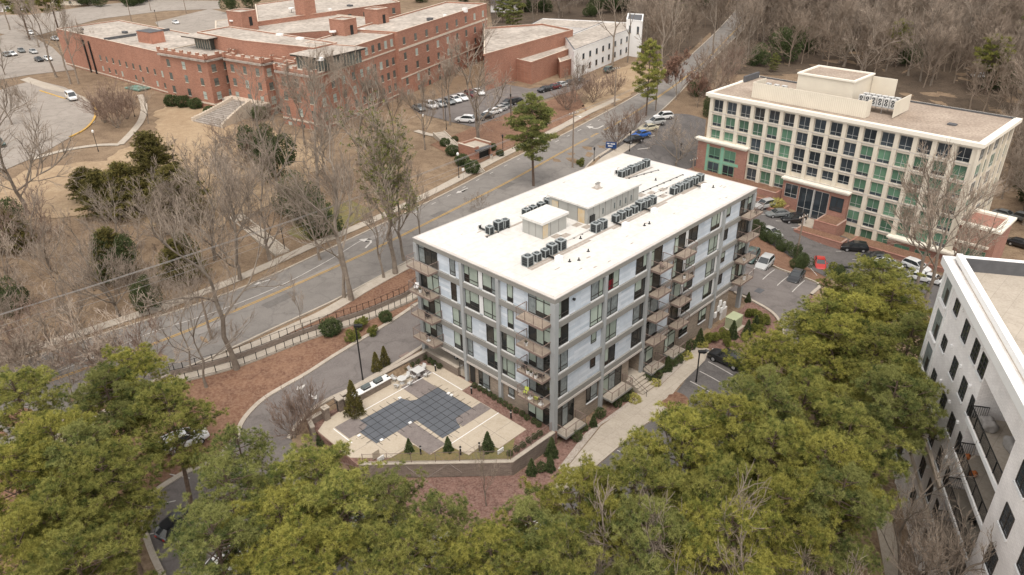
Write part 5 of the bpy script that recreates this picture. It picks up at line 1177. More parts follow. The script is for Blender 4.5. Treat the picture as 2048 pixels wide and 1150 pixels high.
CRAPE = [bare(240+i, 5, .5, .12, .05, 4, 3, upw=.6, stems=5, twigm=M_twigb) for i in range(2)]
RUST = [bare(250, 9, .5, .2, .12, 5, 4, upw=.6, twigm=M_twigb, leaves=(M_leafr, .5, .22, 4, .12))]
SPARSE = [bare(260, 15, .5, .35, .2, 5, 4, upw=.5, leaves=(M_leafg, .16, .3, 7, .06))]
CEDAR = [cedar(300, 11, 3.0, M_cedar), cedar(301, 9, 3.4, M_cedar, 100)]
MAG = [blob(310, 9, 4.0, M_leafd, 2600, 'lumpy', .3, 6, .16), blob(311, 7, 4.2, M_leafd, 2400, 'lumpy', .3, 6, .16)]
BALL = [blob(320, .95, .52, M_leafd, 420, 'round', .1, 5, .05)]
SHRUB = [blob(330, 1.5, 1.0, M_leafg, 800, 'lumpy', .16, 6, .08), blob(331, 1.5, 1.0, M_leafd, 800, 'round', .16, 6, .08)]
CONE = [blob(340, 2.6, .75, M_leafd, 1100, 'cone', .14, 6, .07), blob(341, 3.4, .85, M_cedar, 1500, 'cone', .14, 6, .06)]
YEL = [blob(350, .6, .8, M_leafy, 420, 'round', .15, 6, .04)]
TC = ['trunk', 'crown']; TW = ['trunk', 'branches', 'leaves']; SF = ['stem', 'foliage']
def P_pine(px, py, zc=13.2, H=18, label='', group=None, var=None, s=1.0, second=False):
    """crown centre given where the photo shows it"""
    p = atz(px, py, zc); z = Tz(p[0], p[1]); arr = PINES2 if second else PINES
    v = arr[(var if var is not None else rv.randrange(9)) % len(arr)]
    sc = s*rv.uniform(.92, 1.08); sz = (zc-z+3.2)/18*rv.uniform(.97, 1.03)
    return plant('pine_tree', v, TC, (p[0], p[1], z), sc, rv.uniform(0, 6.28), sz, label=label, cat='tree', group=group)
def B_tree(arr, px, py, top=None, label='', cat='tree', group=None, kind='bare_tree', wide=1.0, names=TW, H0=None, var=None, hgt=None):
    p = at(px, py); h = hgt or height(p, top); me_ = arr[(var if var is not None else rv.randrange(9)) % len(arr)]
    sz = h/H0; return plant(kind, me_, names, p-np.array([0, 0, .05]), sz*wide, rv.uniform(0, 6.28), sz, label=label, cat=cat, group=group)

# ---- near pines, each where its crown shows
near = [(45, 800, 'pine at the left edge below the road, its crown the highest at that edge'), (215, 800, 'pine just left of the tall bright crown at the lower left'), (265, 745, 'bright pine whose crown reaches highest in the lower left stand, over the road'),
 (325, 815, 'pine at the right rim of the lower left stand, beside the bare mulch bank'), (120, 890, 'pine in the lower left stand, between the left edge and the bright crown'),
 (225, 965, 'pine left of the curved kerb in the lower left stand'), (165, 905, 'pine between the left edge stand and the white parked car'), (20, 965, 'pine cut by the left edge, below the highest crown at that edge'), (110, 1020, 'olive pine in the middle of the lower left stand'), (40, 1100, 'pine in the bottom left corner of the photo'), (150, 1130, 'pine at the bottom edge, second from the left corner'),
 (480, 905, 'darker pine touching the bend of the driveway'), (455, 990, 'dark pine in front of the parking bays beneath the white car'), (620, 950, 'large bright pine left of the pool corner, in front of the deck'), (560, 1040, 'pine below the large bright pine left of the pool'), (690, 1010, 'pine with one long limb reaching right, under the pool wall'), (455, 1080, 'yellow green pine beside the black parked car at the bottom'),
 (610, 1120, 'pine at the bottom edge between the two shaded parked cars'), (790, 1010, 'thin open pine below the pool wall with pale pavement behind'), (880, 1050, 'thin open pine right of another, over the brown bed'), (830, 1120, 'low pine at the bottom edge, left of the bright rounded crown'),
 (1040, 1060, 'brightest rounded yellow green pine at the bottom centre'), (960, 1110, 'pine left of the brightest crown at the bottom centre'), (1110, 1130, 'pine below the brightest crown at the bottom centre'), (1160, 1010, 'pine at the near end of the concrete walkway'),
 (1260, 950, 'pine right of the near end of the walkway'), (1300, 1050, 'pine above the white branches of the bottom bare trees'), (1350, 880, 'pine overhanging the parking bays of the walkway'), (1430, 980, 'pine in the midst of the right stand, straight above the bottom bare trees'),
 (1450, 840, 'pine just below the black car parked at the walkway end'), (1545, 900, 'broad pine in the midst of the right stand'), (1520, 780, 'pine at the upper left rim of the right stand, by the black parked car'), (1570, 1030, 'pine in the lower part of the right stand'),
 (1620, 790, 'broad pine in the upper half of the right stand'), (1640, 930, 'pine in the right stand, left of the narrow path by the white building'), (1700, 860, 'pine in the right stand nearest the white brick building'), (1760, 800, 'pine whose right rim hides the foot of the white brick building'),
 (1660, 700, 'pine beside the lower parking lot with its white arrows'), (1740, 710, 'pine in the upper right of the right stand'), (1780, 620, 'topmost pine of the right stand, before the white parked cars'), (1700, 600, 'pine by the red parked car'), (1700, 990, 'pine above the narrow path at the right'), (1480, 1080, 'low pine behind the white bare branches at the bottom'),
 (1640, 650, 'pine right of the lot arrows'), (1700, 650, 'pine just below the pine by the red car'), (1760, 570, 'pine in front of the black car and its bare branches'), (1815, 690, 'rightmost pine of the upper right stand, beside the white building'), (1560, 715, 'pine touching the lower lot kerb'), (1800, 760, 'pine hiding the foot of the white building, upper one')]
for i, (px, py, lb) in enumerate(near):
    far = py < 740; thin = 'thin' in lb or 'dark' in lb
    P_pine(px, py+(0 if far else 12), 11.6 if not far else 9.0, label=lb, group='pines around the parking lots', s=.98 if far else .76 if thin else .9, second=thin, var=i)
# ---- pines across the road
def full_pine(px, py, top, label, wide=1.0, var=0, second=True, sd=500, cb=.36):
    p = at(px, py); h = height(p, top)
    v = variants(('fp', sd, cb), lambda: pine(sd, 18, 4.6, cb, 50, 14, M_pine if not second else M_pine2, .95, .42, 14, .07))
    sz = h/18; plant('pine_tree', v, TC, p, sz*wide, rv.uniform(0, 6), sz, label=label, cat='tree')
full_pine(1067, 372, 186, 'tall pine with tapering crown at the road, behind the white roof', 1.05, sd=501, cb=.30)
full_pine(1292, 232, 76, 'tall yellow green pine with drooping branches at the road by the parked white cars', .8, second=False, sd=502, cb=.22)
full_pine(1790, 135, 38, 'olive pine in the bare wood above the cream office', 1.0, second=False, sd=503, cb=.4)
full_pine(1970, 190, 68, 'olive pine in the bare wood at the upper right, beside parked cars', 1.1, second=False, sd=503, cb=.4)
full_pine(120, 70, -60, 'green topped pine left of the red brick hospital', 1.0, second=False, sd=504, cb=.35)
full_pine(60, 80, -70, 'green topped pine at the upper left corner', 1.0, second=False, sd=504, cb=.35)
for i, (px, py, top, s) in enumerate([(1025, 60, -20, .9), (1005, 45, -25, .9), (1340, 50, -50, .8), (1990, 60, -20, 1.0), (2035, 110, 20, 1.0), (1545, 145, 105, .9), (660, 12, -25, .8)]):
    full_pine(px, py, top, 'dark evergreen rising among bare trees, %s' % ['behind the hospital annex', 'left behind the hospital annex', 'behind the white far building', 'at the upper right corner', 'at the right edge above the cream office', 'small and green behind the cream office roof', 'behind the hospital roof'][i], s*1.2, sd=505, cb=.1)
# ---- cedars and broad evergreens on the lawn bank
for i, (px, py, top, arr, lb) in enumerate([(325, 405, 262, 0, 'tallest dark cedar on the tan lawn, with a pointed tip'), (262, 430, 325, 1, 'dark cedar left of the tallest cedar on the lawn'), (215, 430, 340, 1, 'broad dark cedar at the left of the lawn group'), (365, 440, 330, 1, 'dark cedar right of the tallest cedar, veiled by bare twigs'), (180, 400, 335, 1, 'leftmost dark cedar of the group on the lawn'), (25, 500, 420, 1, 'dark cedar at the left edge below the big bare tree'), (235, 555, 455, 0, 'dark cedar in the thicket below the lawn group'), (365, 560, 480, 1, 'dark cedar at the road bank left of the tall grey trunk')]):
    B_tree(CEDAR, px, py, top, lb, kind='cedar_tree', names=TC, H0=[11, 9][arr], var=arr, wide=1.5)
for px, py, top, lb, wd in [(560, 360, 265, 'dark evergreen in front of the hospital wall, veiled by a bare tree', .9), (600, 440, 330, 'dark evergreen at the road bank near the garden steps', .9), (650, 470, 390, 'low dark evergreen right of the garden steps', .9), (520, 330, 250, 'dark evergreen left of the others in front of the hospital', .8),
    (245, 560, 470, 'dark evergreen thicket in the left bare wood', .8), (370, 540, 470, 'dark round evergreen near the road bank', .8), (20, 480, 400, 'dark evergreen at the left edge', .9), (300, 630, 560, 'ivy covered low evergreen amid the left bare wood', .7), (30, 620, 545, 'dark evergreen low at the left edge', .8),
    (1395, 190, 150, 'dark round evergreen at the corner of the cream office', 1.0), (1420, 235, 195, 'dark holly beside the cream office', .8), (1250, 100, 70, 'dark bush near the far white building', 1.0)]:
    B_tree(MAG, px, py, top, lb, kind='evergreen_tree', names=TC, H0=8, wide=wd)
# ---- bare trees, one by one
bt = [(TALL, 474, 738, 385, 'tall bare tree with a clean grey trunk on the brown bank by the ramp', 18, 1.05), (SLIM, 413, 775, 560, 'slender bare tree left of the tall grey trunk', 13, 1.2), (SLIM, 385, 745, 570, 'second slender bare tree left of the tall grey trunk', 13, 1.1),
 (TALL, 703, 600, 262, 'tall bare tree with a pale leaning trunk at the road, left of the apartment corner', 18, 1.1), (TALL, 688, 596, 330, 'bare tree whose trunk joins the pale leaning one at its foot', 18, .9), (SLIM, 768, 556, 380, 'bare tree with drooping limbs by the apartment corner', 13, 1.4),
 (SPARSE, 791, 548, 240, 'half green tree with a thick trunk nearest the apartment corner', 15, 1.1), (SPARSE, 808, 522, 275, 'half green tree just behind the thick trunked one at the apartment corner', 15, .9),
 (WIDE, 55, 430, 165, 'big wide bare tree at the left edge of the lawn', 17, 1.0), (WIDE, 958, 283, 60, 'big wide bare tree by the hospital parking', 17, .95), (DENSE, 900, 250, 90, 'bare tree before the long brick wall of the hospital', 18, .9),
 (TALL, 113, 155, -40, 'tall bare tree left of the hospital, nearest its end wall', 18, .8), (TALL, 142, 168, -10, 'tall bare tree with a pale trunk at the hospital end wall', 18, .8), (TALL, 158, 168, 0, 'tall bare tree at the hospital end wall, right of the pale trunk', 18, .7),
 (WIDE, 560, 400, 150, 'bare tree over the hospital entrance stair', 17, .8), (DENSE, 640, 400, 130, 'bare tree in front of the hospital corner', 18, 1.0), (WIDE, 720, 330, 110, 'bare tree before the right wing of the hospital', 17, .8), (DENSE, 690, 260, 100, 'slim bare tree close to the hospital wall', 18, .7), (DENSE, 790, 290, 120, 'bare tree before the windows of the right hospital wing', 18, .8),
 (DENSE, 610, 290, 120, 'dense bare tree against the middle of the hospital front', 18, .9), (DENSE, 745, 300, 130, 'dense bare tree at the foot of the right hospital wing', 18, .8), (DENSE, 850, 300, 150, 'dense bare tree over the left end of the hospital lot', 18, .8), (WIDE, 520, 300, 170, 'bare tree just right of the entrance stair', 17, .7), (WIDE, 540, 520, 300, 'bare tree at the top of the garden steps', 17, .9), (WIDE, 640, 520, 320, 'bare tree between the garden steps and the pale leaning trunk', 17, .8),
 (DENSE, 20, 60, -60, 'dense bare tree by the cars of the upper left lot', 18, .9), (DENSE, 78, 95, -30, 'dense bare tree over the parked cars of the upper left lot', 18, .9), (WIDE, 10, 150, 60, 'wide bare tree at the left edge above the drive loop', 17, .8), (WIDE, 25, 250, 160, 'round bare tree inside the drive loop at the left edge', 17, 1.0), (WIDE, 60, 225, 150, 'rounded bare tree inside the drive loop, right one', 17, .9), (DENSE, 190, 140, 40, 'bare tree before the left hospital wing', 18, .6),
 (BUSH, 150, 805, 690, 'pale bare tree between the left pines and the road, leftmost', 8, 1.1), (BUSH, 255, 770, 640, 'pale bare tree at the road above the bright left pine', 8, 1.1), (BUSH, 310, 745, 600, 'pale bare tree right of the bright left pine, at the road', 8, 1.1), (BUSH, 60, 790, 660, 'pale bare tree over the left end of the road', 8, 1.2), (BUSH, 200, 745, 610, 'pale bare tree hiding the road at the left', 8, 1.2), (BUSH, 5, 760, 610, 'pale bare tree at the left edge over the road', 8, 1.2), (BUSH, 110, 750, 620, 'second pale bare tree hiding the road at the left', 8, 1.2),
 (WIDE, 480, 560, 300, 'pale bare tree with many branches in the middle of the bank', 17, .8), (WIDE, 430, 520, 330, 'pale bare tree left of the garden steps', 17, .9), (DENSE, 840, 480, 330, 'bare tree leaning over the road behind the apartment corner', 18, .8),
 (TALL, 1224, 132, -60, 'tall pale bare tree before the far white building', 18, .9), (TALL, 1255, 125, -60, 'tall bare trunk at the right end of the far white building', 18, .5), (TALL, 1322, 165, -60, 'tall bare tree at the road by the rust leaved tree', 18, .8), (TALL, 1345, 120, -60, 'tall bare tree left of the far road', 18, .7), (TALL, 1425, 110, -60, 'tall bare tree right of the far road', 18, .8), (TALL, 1470, 130, -30, 'bare tree above the left end of the cream office', 18, .8),
 (DENSE, 1825, 590, 330, 'tall pale bare tree in front of the right part of the cream office', 18, 1.1), (DENSE, 1850, 610, 345, 'tall bare tree between the cream office and the white building', 18, 1.1), (WIDE, 1790, 480, 320, 'wide pale bare tree before the lower windows of the cream office', 17, .8), (WIDE, 1905, 560, 380, 'bare tree at the right corner of the cream office', 17, .9),
 (BUSH, 1680, 445, 375, 'reddish bare shrub tree by the brick planters of the cream office', 8, .9), (CRAPE, 1232, 292, 225, 'small bare street tree at the edge of the north lot', 5, 1.0), (CRAPE, 1268, 262, 210, 'small bare street tree behind the blue car', 5, .9), (WIDE, 1352, 335, 235, 'round bare tree at the kerb behind the far end of the roof', 17, 1.2), (RUST, 1352, 200, 108, 'tree with withered pink brown leaves beside the road', 9, .9), (RUST, 1395, 215, 150, 'small tree with withered leaves by the cream office corner', 9, .8),
 (CRAPE, 236, 255, 165, 'many stemmed bare shrub tree on the lawn near the white van', 5, 1.1), (CRAPE, 210, 245, 170, 'many stemmed bare shrub tree nearest the drive loop', 5, 1.0), (SLIM, 297, 247, 175, 'small round bare tree by the curved lawn path', 13, 1.6), (CRAPE, 255, 238, 180, 'many stemmed bare shrub tree behind the others on the lawn', 5, 1.0),
 (CRAPE, 587, 875, 795, 'small bare tree at the bend of the driveway', 5, 1.1), (CRAPE, 617, 838, 768, 'small bare tree between the driveway and the pool gate', 5, 1.0), (SLIM, 973, 1012, 905, 'thin leafless sapling on the brown bed below the pool wall', 13, 1.0),
 (CRAPE, 1135, 220, 165, 'bare shrub tree on the slope by the hospital lot', 5, 1.2), (CRAPE, 1185, 205, 140, 'bare shrub tree near the brick annex corner', 5, 1.3), (CRAPE, 1225, 190, 140, 'bare shrub tree at the lawn by the brick annex', 5, 1.1), (WIDE, 1150, 205, 110, 'bare tree on the slope before the brick annex', 17, .7),
 (BUSH, 960, 425, 378, 'bare bush at the pavement behind the far left roof edge', 8, .9), (SLIM, 1480, 480, 400, 'bare tree behind the far right roof corner', 13, .9), (SLIM, 608, 672, 560, 'thin bare sapling on the verge right of the tall grey trunk', 13, .7)]
HH = {id(TALL): 18, id(WIDE): 17, id(SLIM): 13, id(BUSH): 8, id(CRAPE): 5, id(RUST): 9, id(SPARSE): 15}
for arr, px, py, top, lb, H0, wd in bt: B_tree(arr, px, py, top, lb, H0=H0, wide=wd)
# bare trees whose feet are out of the picture, at the bottom
for px, py, zc, hh, lb in [(1250, 1160, 8, 15, 'white branched bare tree at the bottom edge, left of its twin'), (1400, 1150, 8, 15, 'white branched bare tree at the bottom edge, second from the left'), (1500, 1190, 8, 14, 'bare tree at the bottom edge under the right pine stand'), (1640, 1190, 7, 12, 'bare tree at the bottom edge left of the narrow path'),
                          (1835, 1070, 4, 11, 'bare tree against the foot of the white brick building'), (1880, 1120, 4, 9, 'bare tree hiding the lowest balconies of the white brick building'), (1935, 1160, 5, 11, 'bare tree at the lower right before the white brick wall'), (1180, 1180, 8, 13, 'bare tree at the bottom edge, leftmost of the pale ones')]:
    p = atz(px, py, zc); z = Tz(*p[:2]); sz = (hh-z)/17; plant('bare_tree', WIDE[rv.randrange(3)], TW, (p[0], p[1], z), sz*.75, rv.uniform(0, 6), sz, label=lb, cat='tree', group='bare trees at the bottom of the photo')
# ---- the bare wood on the left, and the woods behind: many alike
def inpoly(x, y, poly):
    r = False; j = len(poly)-1
    for i in range(len(poly)):
        if (poly[i][1] > y) != (poly[j][1] > y) and x < (poly[j][0]-poly[i][0])*(y-poly[i][1])/(poly[j][1]-poly[i][1])+poly[i][0]: r = not r
        j = i
    return r
def wood(poly, n, arrs, label, group, hmin, hmax, mind=3.0, wide=1.0, avoid=(), kind='bare_tree', names=TW):
    xs_ = [p[0] for p in poly]; ys_ = [p[1] for p in poly]; got = []; tries = 0
    pw = [at(*p)[:2] for p in poly]; ax, bx = min(p[0] for p in pw), max(p[0] for p in pw); ay, by = min(p[1] for p in pw), max(p[1] for p in pw)
    while len(got) < n and tries < 20000:
        tries += 1; x, y = rv.uniform(ax, bx), rv.uniform(ay, by)
        if not inpoly(x, y, pw) or any((x-q[0])**2+(y-q[1])**2 < mind**2 for q in got): continue
        pr = proj([x, y, Tz(x, y)])
        if any(inpoly(pr[0], pr[1], a) for a in avoid): continue
        got.append((x, y)); arr, H0 = rv.choice(arrs); h = rv.uniform(hmin, hmax); sz = h/H0
        lb = label
        if n > 9:
            fx = (pr[0]-min(xs_))/(max(xs_)-min(xs_)); fy = (pr[1]-min(ys_))/(max(ys_)-min(ys_))
            lb = '%s %s, %s, %s' % ('tall' if h > (hmin+hmax)/2 else 'short', label, ['far back', 'middle depth', 'nearest rank'][min(2, int(fy*3))], ['at its left end', 'left of its middle', 'at its middle', 'right of its middle', 'at its right end'][max(0, min(4, int(fx*5)))])
        plant(kind, arr[rv.randrange(len(arr))], names, (x, y, Tz(x, y)-.05), sz*wide*rv.uniform(.85, 1.15), rv.uniform(0, 6.28), sz, label=lb, cat='tree', group=group)
wood([(-90, 760), (-90, 470), (60, 455), (200, 500), (330, 460), (400, 560), (420, 620), (330, 645), (215, 690), (100, 740), (60, 800)], 34, [(BUSH, 8), (WIDE, 17), (SLIM, 13)], 'bare tree in the left thicket by the road', 'bare thicket by the road', 6, 12, 3.8, 1.0)
wood([(330, 330), (450, 290), (560, 300), (700, 330), (760, 400), (690, 430), (600, 400), (560, 470), (480, 440), (400, 480), (330, 460)], 12, [(BUSH, 8), (SLIM, 13), (WIDE, 17)], 'bare tree on the hospital bank', 'bare trees on the hospital bank', 6, 12, 5, 1.0)
road_px = [(1300, 185), (1352, 138), (1384, 110), (1442, 56), (1492, -8), (1545, -12), (1466, 88), (1420, 134), (1375, 185)]
wood([(1500, 130), (1440, 130), (1420, 60), (1470, -10), (2100, -40), (2140, 250), (2060, 330), (1980, 250), (1800, 175), (1600, 140)], 104, [(DENSE, 18), (WIDE, 17), (DENSE, 18), (SLIM, 13)], 'bare tree behind the cream office', 'bare wood behind the office', 15, 23, 4.2, 1.0, [road_px])
wood([(1400, 195), (1440, 130), (1500, 140), (1440, 180), (1415, 235)], 10, [(BUSH, 8), (SLIM, 13)], 'bare tree at the office thicket', 'bare thicket by the office', 7, 12, 3, 1)
wood([(2010, 300), (2150, 300), (2150, 480), (2040, 460), (1985, 400)], 16, [(DENSE, 18), (WIDE, 17)], 'bare tree right of the office', 'bare wood right of the office', 12, 18, 3.5, 1)
wood([(975, 50), (975, -25), (1480, -40), (1390, 60), (1330, 110), (1280, 130), (1240, 20), (1180, 20), (1130, 45)], 44, [(DENSE, 18), (WIDE, 17)], 'bare tree behind the white block', 'bare wood behind the annex', 15, 22, 4.5, .95, [road_px])
wood([(200, 8), (640, -8), (970, -5), (975, -40), (200, -45)], 26, [(WIDE, 17), (BUSH, 8), (DENSE, 18)], 'bare tree beyond the hospital', 'bare trees beyond the hospital', 8, 16, 6, 1.1)
wood([(-80, 60), (110, 45), (60, 20), (220, 10), (200, -30), (-80, -30)], 30, [(WIDE, 17), (BUSH, 8)], 'bare tree by the corner parking', 'bare trees at the upper left', 8, 15, 6, 1.0)
def mass(name, poly, n, hmin, hmax, label, seeds, avoid=(), green=False):
    lows = [bare(s_, 18, .6, .38, .2, 4, 4, upw=.5, twigw=.06) for s_ in seeds]; rng = np.random.default_rng(seeds[0]); pw = [at(*p)[:2] for p in poly]
    ax, bx = min(p[0] for p in pw), max(p[0] for p in pw); ay, by = min(p[1] for p in pw), max(p[1] for p in pw); F_ = Fast(); V = []
    for mt_ in lows:
        for me_ in mt_:
            me_.calc_loop_triangles(); nv = len(me_.vertices); co = np.zeros(nv*3); me_.vertices.foreach_get('co', co); co = co.reshape(-1, 3); tr_ = np.zeros(len(me_.loop_triangles)*3, dtype=np.int32); me_.loop_triangles.foreach_get('vertices', tr_); V.append(co[tr_].reshape(-1, 3, 3))
    V = [np.concatenate(V[2*i:2*i+2]) for i in range(len(lows))]; k = 0; tries = 0
    while k < n and tries < 30000:
        tries += 1; x, y = rng.uniform(ax, bx), rng.uniform(ay, by)
        if not inpoly(x, y, pw): continue
        pr = proj([x, y, Tz(x, y)])
        if any(inpoly(pr[0], pr[1], a) for a in avoid): continue
        k += 1; A = V[rng.integers(len(V))]; h = rng.uniform(hmin, hmax)/18; a = rng.uniform(0, 6.28); w_ = h*rng.uniform(.85, 1.3); c_, s_ = math.cos(a)*w_, math.sin(a)*w_
        B = np.stack([A[..., 0]*c_-A[..., 1]*s_+x, A[..., 0]*s_+A[..., 1]*c_+y, A[..., 2]*h+Tz(x, y)], -1); F_.tris(B, np.full(len(B), rng.uniform(0, 1)))
    o = link(name, F_.mesh(name, M_twigs2), kind='stuff'); tag(o, label, 'wood')
M_floor = groundmat('wood_floor', [(.085, .062, .045), (.12, .09, .065), (.06, .045, .034), (.15, .115, .085)], (.05, .4, 2.5))
drape('wood_floor', PX([(1450, 150), (1440, 130), (1420, 62), (1470, -10), (2180, -80), (2200, 330), (2060, 420), (2030, 235), (1510, 148)]), .06, M_floor, 6)
drape('wood_floor', PX([(985, 58), (975, -35), (1480, -50), (1436, 50), (1380, 102), (1310, 150), (1290, 115)]), .05, M_floor, 6)
M_twigs2 = groundmat('wood_twigs', [(.22, .172, .132), (.275, .218, .17), (.16, .12, .09), (.30, .245, .195)], (0.05, 0.2, 0.8))
mass('bare_wood', [(1500, 128), (1440, 130), (1420, 60), (1470, -10), (2100, -40), (2140, 250), (2060, 300), (1980, 240), (1800, 165), (1600, 135)], 620, 10, 19, 'grey brown bare wood filling the upper right behind the cream office', [400, 401, 402], [road_px])
mass('bare_wood', [(975, 45), (975, -25), (1480, -40), (1436, 48), (1380, 100), (1310, 150), (1295, 120), (1240, 15), (1180, 15), (1130, 35)], 230, 9, 18, 'bare wood filling the top edge behind the far white building', [403, 404], [road_px])
mass('bare_wood', [(440, 5), (700, -5), (970, -5), (1000, -60), (300, -60), (200, -10)], 150, 7, 14, 'bare wood along the top edge beyond the hospital', [405, 406])
mass('bare_wood', [(2025, 300), (2150, 300), (2150, 480), (2050, 440), (2005, 385)], 30, 7, 13, 'bare wood at the right edge below the office end', [407])
mass('brush_thicket', [(-90, 740), (-90, 480), (60, 470), (200, 510), (330, 470), (400, 560), (410, 600), (330, 630), (215, 670), (100, 720), (60, 780)], 14, 2, 4, 'low grey brush filling the thicket between the lawn and the road, left', [408, 409])
mass('brush_thicket', [(350, 340), (560, 310), (740, 350), (700, 420), (600, 400), (560, 470), (480, 440), (400, 480)], 18, 2.5, 5, 'low grey brush on the bank in front of the hospital', [410])
def ever(poly, n, label, group, hmin, hmax, mind=5, wide=1.0): wood(poly, n, [(MAG, 8)], label, group, hmin, hmax, mind, wide, [road_px], 'evergreen_tree', TC)
ever([(160, 22), (330, 5), (430, -12), (430, -20), (160, 0)], 20, 'evergreen along the back road', 'evergreens along the back road', 4, 8, 4, 1.4)
ever([(440, 30), (640, 5), (960, 5), (960, -25), (440, -25)], 22, 'evergreen beyond the hospital', 'evergreens beyond the hospital', 5, 11, 5, 1.1)
ever([(1000, 30), (1400, 40), (1480, -20), (1000, -30)], 22, 'evergreen behind the white block', 'evergreens in the far wood', 6, 13, 6, 1)
ever([(1440, 140), (1480, 20), (2080, -20), (2100, 240), (1700, 150)], 34, 'evergreen behind the cream office', 'evergreens in the office wood', 4, 12, 6, .9)
ever([(2020, 290), (2120, 300), (2120, 460), (2050, 430)], 8, 'dark evergreen right of the cream office', 'evergreens right of the office', 4, 8, 4, 1)

# ---- shrubs
ball_n = 0
def shrub(arr, p, s, label, cat='shrub', group=None, kind='shrub', sz=None, var=0): return plant(kind, arr[var % len(arr)], SF, p, s, rv.uniform(0, 6.28), sz, label=label, cat=cat, group=group)
z5 = lambda x, y: (480+x/3.353, 680+y/3.353)
row1 = [(-1.0, 16.9-i*.0, 0) for i in range(0)]
line1 = [(1575, 318), (1610, 338), (1643, 356), (1675, 376), (1706, 398), (1743, 420), (1777, 442), (1810, 463), (1850, 487), (1893, 507), (1923, 533), (1970, 557), (2003, 580)]
for i, q in enumerate(line1): p = atz(*z5(*q), .8); shrub(BALL, p, .66, 'ball shrub along the apartment wall by the pool, %s from the entrance door' % (ordn+['tenth', 'eleventh', 'twelfth', 'thirteenth'])[i], group='ball shrubs along the pool')
for i, q in enumerate([(1238, 128), (1188, 155), (1150, 178), (1100, 207), (1055, 228), (1013, 250)]): p = atz(*z5(*q), .8); shrub(BALL, p, .72, 'ball shrub behind the white tables, %s from the corner wall' % ordn[i], group='ball shrubs behind the tables')
for i, q in enumerate([(1273, 150), (1300, 168), (1338, 190)]): p = atz(*z5(*q), .8); shrub(BALL, p, .7, 'ball shrub by the pool corner gate, %s from the corner wall' % ordn[i], group='ball shrubs by the gate')
for i, q in enumerate([(1810, 775), (1855, 745), (1897, 718), (1938, 687), (1975, 662), (2010, 640)]): p = atz(*z5(*q), .7); shrub(BALL, p, .68, 'ball shrub behind the slanting pool fence, %s from the wall corner' % ordn[i], group='ball shrubs behind the fence')
z2 = lambda x, y: (780+x/4.4756, 640+y/4.4756); z4 = lambda x, y: (1080+x/4.4756, 560+y/4.4756)
